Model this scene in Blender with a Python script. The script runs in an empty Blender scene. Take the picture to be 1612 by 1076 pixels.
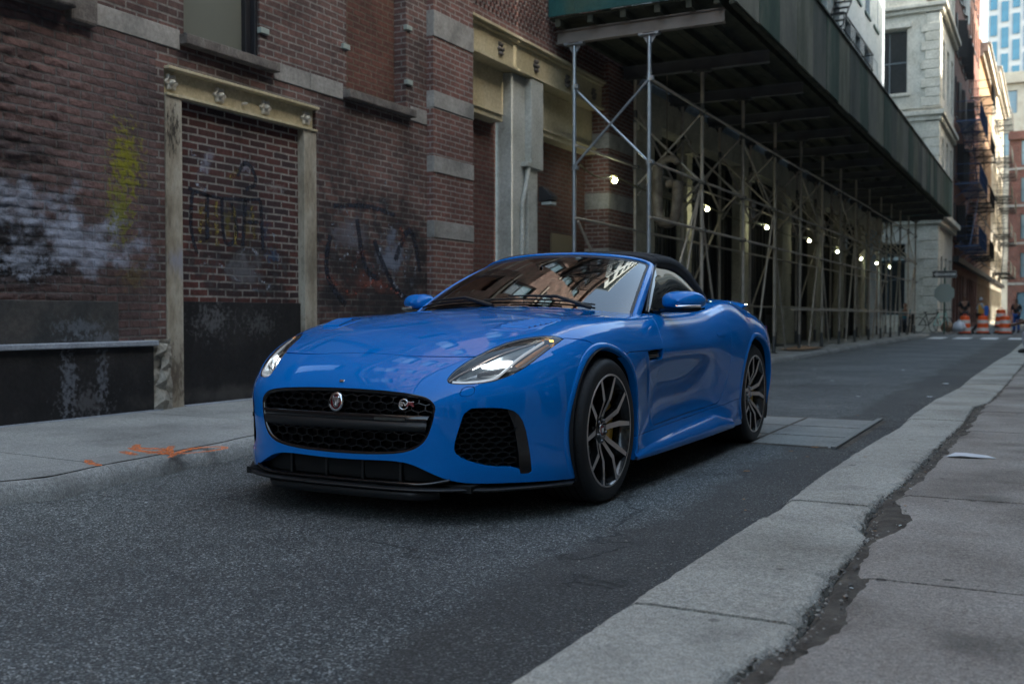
import bpy, bmesh, math, random
import numpy as np
from mathutils import Vector, Matrix
random.seed(7); rng = np.random.default_rng(7)
scene = bpy.context.scene
C = scene.collection
R = math.radians
# ------------------------------------------------------------------ small helpers
def tag(o, label=None, cat=None, group=None, kind=None):
    if label: o['label'] = label
    if cat: o['category'] = cat
    if group: o['group'] = group
    if kind: o['kind'] = kind
    return o
def empty(name, loc=(0, 0, 0), rotz=0, label=None, cat=None, group=None):
    o = bpy.data.objects.new(name, None); C.objects.link(o)
    o.location = loc; o.rotation_euler = (0, 0, rotz); o.empty_display_size = .1
    return tag(o, label, cat, group)
class MB:
    """collects shapes into one mesh; every shape may have its own material slot"""
    def __init__(s): s.v = []; s.f = []; s.m = []; s.s = []
    def add(s, verts, faces, mi=0, smooth=False):
        b = len(s.v); s.v += [tuple(p) for p in verts]; s.f += [tuple(i+b for i in f) for f in faces]
        s.m += [mi]*len(faces); s.s += [smooth]*len(faces); return s
    def box(s, a, b, mi=0, bev=0):
        x0, y0, z0 = [min(p, q) for p, q in zip(a, b)]; x1, y1, z1 = [max(p, q) for p, q in zip(a, b)]
        return s.add([(x0,y0,z0),(x1,y0,z0),(x1,y1,z0),(x0,y1,z0),(x0,y0,z1),(x1,y0,z1),(x1,y1,z1),(x0,y1,z1)],
                     [(0,3,2,1),(4,5,6,7),(0,1,5,4),(1,2,6,5),(2,3,7,6),(3,0,4,7)], mi)
    def obox(s, c, ax, ay, az, mi=0):
        c, ax, ay, az = [Vector(q) for q in (c, ax, ay, az)]
        v = [c+ax*i+ay*j+az*k for k in (-1, 1) for i, j in ((-1,-1),(1,-1),(1,1),(-1,1))]
        return s.add(v, [(0,3,2,1),(4,5,6,7),(0,1,5,4),(1,2,6,5),(2,3,7,6),(3,0,4,7)], mi)
    def tube(s, pts, r, n=8, mi=0, caps=True, closed=False):
        pts = [Vector(p) for p in pts]; rs = r if hasattr(r, '__len__') else [r]*len(pts)
        vs = []; m = len(pts); up = None
        for i, p in enumerate(pts):
            if closed: t = pts[(i+1) % m]-pts[i-1]
            else: t = pts[min(i+1, m-1)]-pts[max(i-1, 0)]
            t.normalize()
            if up is None:
                up = Vector((0, 0, 1)) if abs(t.z) < .9 else Vector((1, 0, 0))
            a = t.cross(up).normalized(); b = a.cross(t).normalized(); up = b
            for k in range(n):
                an = 2*math.pi*k/n; vs.append(p+(a*math.cos(an)+b*math.sin(an))*rs[i])
        fs = []
        for i in range(m if closed else m-1):
            j = (i+1) % m
            for k in range(n): k2 = (k+1) % n; fs.append((i*n+k, i*n+k2, j*n+k2, j*n+k))
        s.add(vs, fs, mi, True)
        if caps and not closed: s.add(vs[:n], [tuple(range(n))[::-1]], mi); s.add(vs[-n:], [tuple(range(n))], mi)
        return s
    def prism(s, poly, ax, o0, o1, mi=0):
        """extrude a 2D polygon along axis ax (0,1,2) from o0 to o1"""
        def P(a, b, o):
            q = [a, b]; q.insert(ax, o); return q
        n = len(poly); v = [P(a, b, o0) for a, b in poly]+[P(a, b, o1) for a, b in poly]
        f = [tuple(range(n)), tuple(range(n, 2*n))[::-1]]+[(i, i+n, (i+1) % n+n, (i+1) % n) for i in range(n)]
        return s.add(v, f, mi)
    def lathe(s, prof, c=(0, 0, 0), ax=2, n=32, mi=0, smooth=True, a0=0, a1=2*math.pi):
        full = abs(a1-a0-2*math.pi) < 1e-6; k = n if full else n+1; v = []
        for r, h in prof:
            for i in range(k):
                an = a0+(a1-a0)*i/n; q = [r*math.cos(an), r*math.sin(an)]; q.insert(ax, h)
                v.append([q[j]+c[j] for j in range(3)])
        f = []
        for j in range(len(prof)-1):
            for i in range(n):
                i2 = (i+1) % k; f.append((j*k+i, j*k+i2, (j+1)*k+i2, (j+1)*k+i))
        return s.add(v, f, mi, smooth)
    def grid(s, P, mi=0, smooth=True, flip=False):
        P = np.asarray(P, float); a, b = P.shape[:2]
        f = [(i*b+j, i*b+j+1, (i+1)*b+j+1, (i+1)*b+j) for i in range(a-1) for j in range(b-1)]
        if flip: f = [q[::-1] for q in f]
        return s.add(P.reshape(-1, 3).tolist(), f, mi, smooth)
    def build(s, name, mats, parent=None, bevel=0, fixn=True, seg=2):
        me = bpy.data.meshes.new(name); me.from_pydata(s.v, [], s.f)
        if not isinstance(mats, (list, tuple)): mats = [mats]
        for m in mats: me.materials.append(m)
        me.polygons.foreach_set('material_index', s.m); me.polygons.foreach_set('use_smooth', s.s)
        if fixn:
            bm = bmesh.new(); bm.from_mesh(me); bmesh.ops.recalc_face_normals(bm, faces=bm.faces); bm.to_mesh(me); bm.free()
        me.update()
        o = bpy.data.objects.new(name, me); C.objects.link(o)
        if parent: o.parent = parent
        if bevel:
            b = o.modifiers.new('bevel', 'BEVEL'); b.width = bevel; b.segments = seg; b.limit_method = 'ANGLE'; b.angle_limit = R(40); b.harden_normals = False
        return o
def copy_tree(o, parent=None, link=True):
    c = o.copy(); C.objects.link(c)
    if parent: c.parent = parent
    for ch in list(o.children): copy_tree(ch, c)
    return c
# ------------------------------------------------------------------ materials
def newmat(name):
    m = bpy.data.materials.new(name); m.use_nodes = True
    nt = m.node_tree; b = nt.nodes['Principled BSDF']; return m, nt, b
def N(nt, t, **kw):
    n = nt.nodes.new(t)
    for k, v in kw.items():
        if k in n.inputs: n.inputs[k].default_value = v
        else: setattr(n, k, v)
    return n
def L(nt, a, b): nt.links.new(a, b)
def flat(name, col, rough=.5, metal=0, coat=0, emit=None, es=0, bump=0, bscale=200, var=0, vscale=3, spec=.5):
    m, nt, b = newmat(name)
    b.inputs['Base Color'].default_value = (*col, 1); b.inputs['Roughness'].default_value = rough
    b.inputs['Metallic'].default_value = metal; b.inputs['Coat Weight'].default_value = coat
    b.inputs['Coat Roughness'].default_value = .03; b.inputs['Specular IOR Level'].default_value = spec
    if emit: b.inputs['Emission Color'].default_value = (*emit, 1); b.inputs['Emission Strength'].default_value = es
    tc = N(nt, 'ShaderNodeTexCoord')
    if var:
        nz = N(nt, 'ShaderNodeTexNoise', Scale=vscale, Detail=6); L(nt, tc.outputs['Object'], nz.inputs['Vector'])
        mx = N(nt, 'ShaderNodeMix', data_type='RGBA'); L(nt, nz.outputs['Fac'], mx.inputs[0])
        mx.inputs[6].default_value = (*[c*(1-var) for c in col], 1); mx.inputs[7].default_value = (*[min(1, c*(1+var)) for c in col], 1)
        L(nt, mx.outputs[2], b.inputs['Base Color'])
    if bump:
        nz = N(nt, 'ShaderNodeTexNoise', Scale=bscale, Detail=3); L(nt, tc.outputs['Object'], nz.inputs['Vector'])
        bp = N(nt, 'ShaderNodeBump', Strength=bump, Distance=.002); L(nt, nz.outputs['Fac'], bp.inputs['Height']); L(nt, bp.outputs['Normal'], b.inputs['Normal'])
    return m
def glass(name, tint, rough=0.0, alpha_t=.6):
    """thin glass: mirror reflection by fresnel over a tinted straight-through pane"""
    m = bpy.data.materials.new(name); m.use_nodes = True; nt = m.node_tree; nt.nodes.clear()
    o = N(nt, 'ShaderNodeOutputMaterial'); t = N(nt, 'ShaderNodeBsdfTransparent'); t.inputs['Color'].default_value = (*tint, 1)
    g = N(nt, 'ShaderNodeBsdfGlossy'); g.inputs['Roughness'].default_value = rough; g.inputs['Color'].default_value = (.9, .9, .9, 1)
    f = N(nt, 'ShaderNodeFresnel', IOR=alpha_t); mx = N(nt, 'ShaderNodeMixShader')
    L(nt, f.outputs[0], mx.inputs[0]); L(nt, t.outputs[0], mx.inputs[1]); L(nt, g.outputs[0], mx.inputs[2]); L(nt, mx.outputs[0], o.inputs['Surface'])
    return m
# ------------------------------------------------------------------ car body shape (numpy only)
# car frame: x forward (0 at the front axle), y to the car's left, z up, metres
def nat_spline(xk):
    """natural cubic spline operator on knots xk; returns function evaluating weights"""
    xk = np.asarray(xk, float); n = len(xk); h = np.diff(xk)
    A = np.zeros((n, n)); B = np.zeros((n, n)); A[0, 0] = A[-1, -1] = 1
    for i in range(1, n-1):
        A[i, i-1] = h[i-1]; A[i, i] = 2*(h[i-1]+h[i]); A[i, i+1] = h[i]
        B[i, i-1] = 6/h[i-1]; B[i, i] = -6/h[i-1]-6/h[i]; B[i, i+1] = 6/h[i]
    M = np.linalg.solve(A, B)
    def W(x):
        x = np.clip(np.asarray(x, float), xk[0]-.3, xk[-1]+.3)
        i = np.clip(np.searchsorted(xk, x)-1, 0, n-2)
        xc = np.clip(x, xk[0], xk[-1]); hi = h[i]
        a = (xk[i+1]-xc)/hi; b = 1-a
        w = np.zeros(x.shape+(n,)); idx = np.arange(len(x))
        w[idx, i] += a; w[idx, i+1] += b
        w += ((a**3-a)*hi**2/6)[:, None]*M[i] + ((b**3-b)*hi**2/6)[:, None]*M[i+1]
        e = x-xc
        if np.any(e != 0):
            d = np.zeros_like(w); d[idx, i] -= 1/hi; d[idx, i+1] += 1/hi
            d += (-(3*a*a-1)*hi/6)[:, None]*M[i] + ((3*b*b-1)*hi/6)[:, None]*M[i+1]
            w += e[:, None]*d
        return w
    return W
class Surf2:
    def __init__(s, u, v, T):
        o = np.argsort(u); s.U = nat_spline(np.asarray(u, float)[o]); s.V = nat_spline(v); s.T = np.asarray(T, float)[o]
    def __call__(s, x, y):
        return np.einsum('ni,ij,nj->n', s.U(x), s.T, s.V(y))
HY = [0, .25, .45, .60, .72, .80, .88, .96]
HX = [1.05, .90, .80, .69, .55, .38, .20, 0, -.25, -.5, -.75, -1.1, -1.5, -1.8, -2.05, -2.3, -2.55, -2.85, -3.15, -3.4, -3.6]
HT = [
 [.44, .43, .40, .36, .31, .27, .22, .15],
 [.590,.580,.545,.50, .45, .41, .36, .29],
 [.665,.655,.620,.575,.53, .49, .44, .37],
 [.724,.716,.690,.650,.605,.570,.52, .45],
 [.783,.777,.757,.727,.690,.655,.60, .53],
 [.832,.828,.812,.790,.765,.735,.68, .60],
 [.868,.864,.852,.838,.820,.795,.745,.66],
 [.898,.893,.882,.872,.862,.840,.79, .70],
 [.921,.915,.904,.893,.886,.868,.82, .735],
 [.936,.930,.917,.903,.895,.880,.835,.75],
 [.948,.942,.928,.912,.901,.885,.84, .76],
 [.95, .945,.935,.922,.908,.890,.845,.77],
 [.95, .947,.94, .93, .915,.897,.852,.785],
 [.955,.952,.945,.938,.93, .913,.872,.81],
 [.965,.963,.96, .958,.957,.945,.910,.85],
 [.975,.975,.975,.980,.988,.978,.940,.88],
 [.978,.979,.980,.986,.992,.978,.938,.88],
 [.972,.972,.972,.972,.966,.946,.905,.85],
 [.955,.955,.952,.945,.925,.90,.855,.80],
 [.935,.933,.928,.915,.88,.85,.80,.74],
 [.91,.908,.90,.88,.84,.80,.75,.68]]
WZ = [.12, .20, .27, .36, .48, .60, .69, .74, .80, .87, .93, 1.0]
WX = [.75, .55, .35, .15, -.05, -.3, -.6, -.9, -1.2, -1.5, -1.8, -2.1, -2.4, -2.65, -2.95, -3.2, -3.4, -3.6]
WT = [
 [.90,.905,.895,.88,.875,.87,.86,.85,.84,.82,.78,.74],
 [.915,.925,.92,.915,.912,.905,.892,.878,.86,.83,.79,.75],
 [.92,.93,.932,.930,.928,.920,.910,.895,.877,.85,.81,.76],
 [.92,.93,.936,.938,.940,.934,.922,.908,.888,.86,.82,.77],
 [.92,.93,.936,.944,.948,.942,.928,.913,.893,.86,.82,.77],
 [.915,.92,.922,.925,.930,.930,.922,.912,.892,.86,.82,.77],
 [.922,.928,.902,.884,.886,.906,.922,.914,.890,.855,.815,.77],
 [.925,.932,.895,.866,.866,.897,.923,.914,.888,.853,.815,.77],
 [.927,.935,.893,.858,.860,.895,.924,.915,.889,.853,.815,.77],
 [.929,.938,.898,.866,.870,.902,.926,.918,.894,.860,.822,.78],
 [.930,.938,.915,.902,.908,.922,.928,.923,.905,.875,.84,.80],
 [.930,.94,.935,.935,.940,.945,.943,.938,.925,.90,.87,.83],
 [.93,.94,.945,.955,.962,.962,.957,.951,.938,.912,.88,.84],
 [.93,.94,.945,.957,.966,.968,.962,.953,.933,.895,.85,.80],
 [.91,.925,.94,.955,.968,.972,.966,.955,.928,.872,.82,.77],
 [.86,.875,.895,.92,.938,.942,.932,.915,.88,.82,.76,.71],
 [.80,.82,.845,.87,.885,.885,.872,.855,.82,.76,.70,.65],
 [.71,.72,.735,.75,.755,.75,.74,.73,.71,.68,.65,.62]]
NY = [0, .25, .42, .52, .60, .68, .75, .82, .88, .95]
NZ = [.10, .18, .26, .36, .48, .56, .62, .70, .80]
NP = np.array([.905, .897, .873, .832, .775, .697, .613, .520, .425, .27])
NF = np.array([-.045,-.012,-.004,.0,.0,-.006,-.03,-.075,-.16])
HS = Surf2(HX, HY, np.array(HT)); WS = Surf2(WX, WZ, np.array(WT))
NPs = nat_spline(NY); NFs = nat_spline(NZ)
TY = nat_spline([0, .3, .5, .65, .75, .85, .95]); TP = np.array([3.57, 3.56, 3.53, 3.49, 3.43, 3.33, 3.08])
TZ = nat_spline([.1, .25, .4, .6, .8, .95]); TF = np.array([-.16, -.06, 0, .0, -.03, -.06])
def smax(a, b, k):
    h = np.maximum(k-np.abs(a-b), 0)/k
    return np.maximum(a, b)+h*h*h*k/6
def bodyF(P):
    x, y, z = P[:, 0], np.abs(P[:, 1]), P[:, 2]
    e = 1e-3
    Hh = HS(x, y); gx = (HS(x+e, y)-Hh)/e; gy = (HS(x, y+e)-Hh)/e
    a = (z-Hh)/np.sqrt(1+gx*gx+gy*gy)
    Ww = WS(x, z); gx = (WS(x+e, z)-Ww)/e; gz = (WS(x, z+e)-Ww)/e
    b = (y-Ww)/np.sqrt(1+gx*gx+gz*gz)
    Nn = NPs(y)@NP+NFs(z)@NF; gy = (NPs(y+e)@NP-NPs(y)@NP)/e; gz = (NFs(z+e)@NF-NFs(z)@NF)/e
    c = (x-Nn)/np.sqrt(1+gy*gy+gz*gz)
    Tt = TY(y)@TP+TZ(z)@TF; gy = (TY(y+e)@TP-TY(y)@TP)/e
    d = (-x-Tt)/np.sqrt(1+gy*gy)
    k1 = .16-.07*np.clip((.2-x)/.6, 0, 1)
    f = smax(a, b, k1)
    f = smax(f, c, .10+.06*np.clip((y-.3)/.4, 0, 1))
    f = smax(f, d, .10)
    return f
def body_normal(P, e=1.5e-3):
    g = np.stack([bodyF(P+np.eye(3)[i]*e)-bodyF(P-np.eye(3)[i]*e) for i in range(3)], 1)
    return g/np.linalg.norm(g, axis=1)[:, None]
def cast_body(O, D, t0, t1, n=60):
    """first crossing from outside to inside along the rays O + t D"""
    O = np.asarray(O, float); D = np.asarray(D, float); m = len(O)
    lo = np.full(m, np.nan); hi = np.full(m, np.nan)
    ts = np.linspace(t0, t1, n); prev = bodyF(O+D*t0)
    for t, tp in zip(ts[1:], ts[:-1]):
        f = bodyF(O+D*t); hit = (prev > 0) & (f <= 0) & np.isnan(lo)
        lo[hit] = tp; hi[hit] = t; prev = f
    for _ in range(24):
        mid = (lo+hi)/2; f = bodyF(O+D*np.nan_to_num(mid)[:, None]); s = f > 0
        lo = np.where(s, mid, lo); hi = np.where(s, hi, mid)
    return O+D*((lo+hi)/2)[:, None]
# ------------------------------------------------------------------ car materials
def paint_mat():
    m, nt, b = newmat('blue_paint')
    b.inputs['Metallic'].default_value = .10; b.inputs['Roughness'].default_value = .45; b.inputs['Specular IOR Level'].default_value = 0
    b.inputs['Coat Weight'].default_value = 1; b.inputs['Coat Roughness'].default_value = .008; b.inputs['Coat IOR'].default_value = 1.45
    tc = N(nt, 'ShaderNodeTexCoord')
    v = N(nt, 'ShaderNodeTexVoronoi', Scale=900); L(nt, tc.outputs['Object'], v.inputs['Vector'])
    mx = N(nt, 'ShaderNodeMix', data_type='RGBA'); L(nt, v.outputs['Color'], mx.inputs[0])
    mx.inputs[6].default_value = (.0, .142, .50, 1); mx.inputs[7].default_value = (.0, .198, .66, 1)
    L(nt, mx.outputs[2], b.inputs['Base Color'])
    # the faint orange peel of real lacquer
    nz = N(nt, 'ShaderNodeTexNoise', Scale=260, Detail=1); L(nt, tc.outputs['Object'], nz.inputs['Vector'])
    bp = N(nt, 'ShaderNodeBump', Strength=.02, Distance=.001); L(nt, nz.outputs['Fac'], bp.inputs['Height']); L(nt, bp.outputs['Normal'], b.inputs['Coat Normal'])
    return m
M_paint = paint_mat()
M_black = flat('gloss_black', (.005, .005, .006), .14, coat=.5)
M_satin = flat('satin_black', (.010, .011, .012), .42, bump=.15, bscale=400)
M_mesh = flat('grille_black', (.006, .006, .007), .35)
M_dark = flat('dark_void', (.004, .004, .004), .9)
M_rubber = flat('tyre_rubber', (.016, .016, .017), .62, bump=.2, bscale=300, var=.3, vscale=6)
M_trim = flat('black_trim', (.01, .01, .01), .5)
M_chrome = flat('bright_chrome', (.75, .76, .78), .08, metal=1)
M_satch = flat('satin_chrome', (.35, .36, .38), .25, metal=1)
M_machined = flat('machined_alloy', (.60, .53, .49), .32, metal=.55)
M_alloyblk = flat('alloy_black', (.012, .012, .013), .22, coat=.6)
M_disc = flat('brake_disc', (.10, .10, .10), .35, metal=.9)
M_caliper = flat('yellow_caliper', (.85, .48, .02), .35, coat=.5)
M_fabric = flat('soft_top_fabric', (.020, .022, .026), .9, bump=.5, bscale=900, var=.15, vscale=3)
M_red = flat('badge_red', (.22, .008, .012), .3, coat=.5)
M_leather = flat('seat_leather', (.035, .03, .028), .5, bump=.3)
M_wsglass = glass('windscreen_glass', (.20, .21, .20), 0, 2.3)
M_sideglass = glass('side_window_glass', (.10, .11, .105), 0, 2.3)
M_lampglass = glass('headlamp_cover', (.93, .95, .97), 0, 1.45)
M_led = flat('daylight_led', (.9, .9, .9), .3, emit=(.92, .97, 1.0), es=.9)
M_ledsoft = flat('headlamp_reflector', (.30, .33, .34), .3, metal=.8)
M_bucket = flat('lamp_bucket', (.05, .052, .055), .3, metal=.5)
M_amber = flat('amber_lens', (.60, .20, .02), .2, coat=.8)
M_warm = flat('warm_alloy', (.55, .42, .34), .25, metal=.8)
M_drl = flat('running_light_bar', (.62, .64, .62), .2, metal=.3, emit=(.9, .95, 1), es=.05)
M_amberlit = flat('amber_lit', (.8, .3, .02), .3, emit=(1, .42, .05), es=1.2)

# ------------------------------------------------------------------ implicit mesh cutting
class TM:
    def __init__(s, V, T, Nn): s.V = V; s.T = T; s.N = Nn
    def clean(s):
        u, inv = np.unique(s.T, return_inverse=True); s.V = s.V[u]; s.N = s.N[u]; s.T = inv.reshape(-1, 3); return s
def split(tm, fn, gap=0.0):
    """cut along fn=0; returns (inside fn<-gap, outside fn>gap)"""
    f = fn(tm.V)
    if gap: return cut(tm, f+gap)[0], cut(tm, f-gap)[1]
    return cut(tm, f)
def cut(tm, f):
    V, T, Nn = tm.V, tm.T, tm.N; f = np.where(np.abs(f) < 1e-7, 1e-7, f)
    ins = f < 0; c = ins[T].sum(1); a = T[c == 3]; b = T[c == 0]; mixed = T[(c == 1) | (c == 2)]
    newV = list(); newN = list(); cache = {}; base = len(V); ai = []; bo = []
    def ed(i, j):
        k = (i, j) if i < j else (j, i)
        if k not in cache:
            t = f[i]/(f[i]-f[j]); newV.append(V[i]+(V[j]-V[i])*t); n = Nn[i]+(Nn[j]-Nn[i])*t
            newN.append(n/np.linalg.norm(n)); cache[k] = base+len(newV)-1
        return cache[k]
    for t in mixed:
        t = list(t); s = [ins[i] for i in t]
        lone = s.index(True) if sum(s) == 1 else s.index(False)
        i, j, k = t[lone], t[(lone+1) % 3], t[(lone+2) % 3]; p, q = ed(i, j), ed(i, k)
        one = [(i, p, q)]; two = [(p, j, k), (p, k, q)]
        if sum(s) == 1: ai += one; bo += two
        else: ai += two; bo += one
    if newV: V = np.vstack([V, newV]); Nn = np.vstack([Nn, newN])
    A = np.vstack([a, np.array(ai, int).reshape(-1, 3)]); B = np.vstack([b, np.array(bo, int).reshape(-1, 3)])
    return TM(V, A, Nn).clean() if len(A) else None, TM(V, B, Nn).clean() if len(B) else None
def sd_poly(poly):
    poly = np.asarray(poly, float); poly = poly[np.linalg.norm(poly-np.roll(poly, 1, 0), axis=1) > 1e-9]
    def f(Q):
        d = np.full(len(Q), 1e9); ins = np.zeros(len(Q), bool); n = len(poly)
        for i in range(n):
            a, b = poly[i], poly[(i+1) % n]; e = b-a; w = Q-a
            t = np.clip((w@e)/(e@e), 0, 1); d = np.minimum(d, np.linalg.norm(w-t[:, None]*e, axis=1))
            cnd = (a[1] <= Q[:, 1]) != (b[1] <= Q[:, 1])
            with np.errstate(divide='ignore', invalid='ignore'):
                xi = a[0]+(Q[:, 1]-a[1])*e[0]/e[1]
            ins ^= cnd & (Q[:, 0] < xi)
        return np.where(ins, -d, d)
    return f
def smooth_poly(P, it=2, closed=True):
    P = np.asarray(P, float)
    for _ in range(it):
        if closed: Q = np.roll(P, -1, 0)
        else: Q = P[1:]; 
        A = P if closed else P[:-1]
        N2 = np.empty((2*len(A), P.shape[1])); N2[0::2] = .75*A+.25*Q; N2[1::2] = .25*A+.75*Q
        P = N2 if closed else np.vstack([P[:1], N2, P[-1:]])
    if closed: P = P[np.linalg.norm(P-np.roll(P, 1, 0), axis=1) > 1e-6]
    return P
def mirror(tm):
    V = tm.V*[1, -1, 1]; Nn = tm.N*[1, -1, 1]; return TM(V, tm.T[:, ::-1], Nn)
def join(a, b): return TM(np.vstack([a.V, b.V]), np.vstack([a.T, b.T+len(a.V)]), np.vstack([a.N, b.N]))
def weld_seam(tm):
    key = np.round(tm.V, 6); _, idx, inv = np.unique(key, axis=0, return_index=True, return_inverse=True)
    inv = inv.ravel()
    tm.V = tm.V[idx]; tm.N = tm.N[idx]; tm.T = inv[tm.T]; return tm
def biggest(tm):
    """keep only the largest connected piece"""
    tm = weld_seam(tm); lab = np.arange(len(tm.V))
    for _ in range(400):
        m = lab[tm.T].min(1); new = lab.copy(); np.minimum.at(new, tm.T.ravel(), np.repeat(m, 3)); new = new[new]
        if (new == lab).all(): break
        lab = new
    r_ = lab[tm.T[:, 0]]; v, c = np.unique(r_, return_counts=True); return TM(tm.V, tm.T[r_ == v[c.argmax()]], tm.N).clean()
def panel(tm, name, mat, parent, lip=.02, seam=True, lipmat=None):
    """link a cut piece of the body skin, its free edges turned inwards"""
    tm = weld_seam(tm)
    T = tm.T[(tm.T[:, 0] != tm.T[:, 1]) & (tm.T[:, 1] != tm.T[:, 2]) & (tm.T[:, 0] != tm.T[:, 2])]
    V, Nn = tm.V, tm.N; n = len(V)
    E = np.vstack([T[:, [0, 1]], T[:, [1, 2]], T[:, [2, 0]]]); key = np.sort(E, 1)
    _, first, cnt = np.unique(key[:, 0]*(n+1)+key[:, 1], return_index=True, return_counts=True)
    B = E[first[cnt == 1]]
    faces = T; VV = V; NN = Nn; mats = np.zeros(len(T), int)
    if lip and len(B):
        bv = np.unique(B); loc = -np.ones(n, int); loc[bv] = np.arange(len(bv))
        # direction inside the surface, away from the panel edge, for a tiny rounded edge
        acc = np.zeros((n, 3))
        e = V[B[:, 1]]-V[B[:, 0]]; out = np.cross(e, Nn[B[:, 0]]); out /= np.linalg.norm(out, axis=1)[:, None]+1e-9
        np.add.at(acc, B[:, 0], out); np.add.at(acc, B[:, 1], out)
        acc = acc[bv]; acc /= np.linalg.norm(acc, axis=1)[:, None]+1e-9
        P1 = V[bv]+acc*.0008-Nn[bv]*.0012; N1 = Nn[bv]*.6+acc*.8; N1 /= np.linalg.norm(N1, axis=1)[:, None]
        P2 = V[bv]+acc*.0008-Nn[bv]*lip
        b0 = n; VV = np.vstack([V, P1, P1, P2]); NN = np.vstack([Nn, N1, acc, acc]); k = len(bv)
        i, j = B[:, 0], B[:, 1]; a, c = loc[i], loc[j]
        q1 = np.stack([j, i, b0+a], 1); q2 = np.stack([j, b0+a, b0+c], 1)
        q3 = np.stack([b0+k+c, b0+k+a, b0+2*k+a], 1); q4 = np.stack([b0+k+c, b0+2*k+a, b0+2*k+c], 1)
        faces = np.vstack([T, q1, q2, q3, q4]); mats = np.concatenate([mats, np.zeros(2*len(B), int), np.full(2*len(B), 1 if lipmat else 0)])
    me = bpy.data.meshes.new(name)
    me.vertices.add(len(VV)); me.vertices.foreach_set('co', VV.ravel())
    me.loops.add(len(faces)*3); me.loops.foreach_set('vertex_index', faces.ravel().astype(np.int32))
    me.polygons.add(len(faces)); me.polygons.foreach_set('loop_start', np.arange(len(faces), dtype=np.int32)*3)
    me.polygons.foreach_set('material_index', mats.astype(np.int32))
    me.update(calc_edges=True); me.validate()
    me.materials.append(mat)
    if lipmat: me.materials.append(lipmat)
    me.polygons.foreach_set('use_smooth', [True]*len(me.polygons))
    me.normals_split_custom_set_from_vertices(NN.tolist())
    o = bpy.data.objects.new(name, me); C.objects.link(o)
    if parent: o.parent = parent
    return o
# ------------------------------------------------------------------ sample the skin from a capsule of rays
def body_grid(q=1.0):
    nc, nx, nr, nf = int(120*q), int(330*q), int(50*q), int(170*q)
    xa, xb, zc = .25, -2.9, .5
    O = []; D = []
    ph = np.linspace(0, np.pi, nf)
    th = np.linspace(np.pi/2, 0, nc+1)[:-1]
    rows = [(xa, t) for t in th]+[(x, 0) for x in np.linspace(xa, xb, nx)]+[(xb, -t) for t in th[::-1][1:][::max(1, nc//nr)]]
    for x, t in rows:
        d = np.stack([np.full(nf, np.sin(t)), np.cos(t)*np.sin(ph), -np.cos(t)*np.cos(ph)], 1)
        D.append(d); O.append(np.tile([x, 0, zc], (nf, 1)))
    O = np.vstack(O); D = np.vstack(D); lo = np.zeros(len(O)); hi = np.full(len(O), 1.35)
    for _ in range(20):
        m = (lo+hi)/2; f = np.maximum(bodyF(O+D*m[:, None]), .135-(O+D*m[:, None])[:, 2]); s = f < 0
        lo = np.where(s, m, lo); hi = np.where(s, hi, m)
    P = O+D*lo[:, None]; P[np.abs(P[:, 1]) < 1e-4, 1] = 0
    a = len(rows); idx = np.arange(a*nf).reshape(a, nf)
    q00, q01, q10, q11 = idx[:-1, :-1].ravel(), idx[:-1, 1:].ravel(), idx[1:, :-1].ravel(), idx[1:, 1:].ravel()
    T = np.vstack([np.stack([q00, q01, q11], 1), np.stack([q00, q11, q10], 1)])
    Nn = body_normal(P)
    # orientation check
    n = np.cross(P[T[:, 1]]-P[T[:, 0]], P[T[:, 2]]-P[T[:, 0]])
    if (n*Nn[T[:, 0]]).sum() < 0: T = T[:, ::-1]
    return TM(P, T, Nn)
QUAL = 1.0
skin = body_grid(QUAL)
AF = (.005, .352, .382); AR = (-2.625, .35, .392)      # wheel arches: x, z, radius
ax_lamp = np.array([.62, .62, .48]); ax_lamp /= np.linalg.norm(ax_lamp)
lu = np.cross([0, 0, 1.], ax_lamp); lu /= np.linalg.norm(lu); lv = np.cross(ax_lamp, lu)
LAMP = np.array([[0.767,0.486,0.622],[0.719,0.497,0.657],[0.648,0.522,0.696],[0.584,0.548,0.723],[0.489,0.581,0.757],[0.398,0.62,0.781],
 [0.324,0.669,0.795],[0.259,0.734,0.80],[0.232,0.789,0.786],[0.232,0.789,0.786],[0.326,0.781,0.755],[0.429,0.765,0.714],[0.516,0.743,0.67],[0.578,0.715,0.64],
 [0.649,0.669,0.613],[0.695,0.629,0.602],[0.743,0.573,0.597],[0.78,0.51,0.599],[0.779,0.491,0.609]])
def lamp_uv(P): Q = np.stack([P[:, 0], np.abs(P[:, 1]), P[:, 2]], 1); return np.stack([Q@lu, Q@lv], 1)
lamp_poly = smooth_poly(lamp_uv(LAMP), 2)
def f_lamp(P):
    f = sd_poly(lamp_poly)(lamp_uv(P)); return np.where((P[:, 0] > .1) & (P[:, 2] > .5), f, np.maximum(f, .05))
def circ(P, a): return np.where(P[:, 1] > .45, np.hypot(P[:, 0]-a[0], P[:, 2]-a[1])-a[2], .5)
GR = smooth_poly([(0,.574),(.14,.572),(.28,.567),(.385,.557),(.445,.543),(.478,.51),(.474,.47),(.463,.42),(.447,.375),(.42,.340),(.375,.315),(.31,.300),(.2,.290),(.1,.287),(0,.286),
                  (-.1,.287),(-.2,.290),(-.31,.300),(-.375,.315),(-.42,.340),(-.447,.375),(-.463,.42),(-.474,.47),(-.478,.51),(-.445,.543),(-.385,.557),(-.28,.567),(-.14,.572)], 2)
def f_grille(P): f = sd_poly(GR)(P[:, 1:3]); return np.where(P[:, 0] > .6, f, .3)
LIPY = nat_spline([0, .15, .30, .38, .43, .49, .56, .62, .72, .86]); LIPZ = np.array([.264, .266, .268, .256, .236, .208, .184, .176, .171, .165])
def f_low(P):
    f = P[:, 2]-LIPY(np.abs(P[:, 1]))@LIPZ; return f
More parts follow.
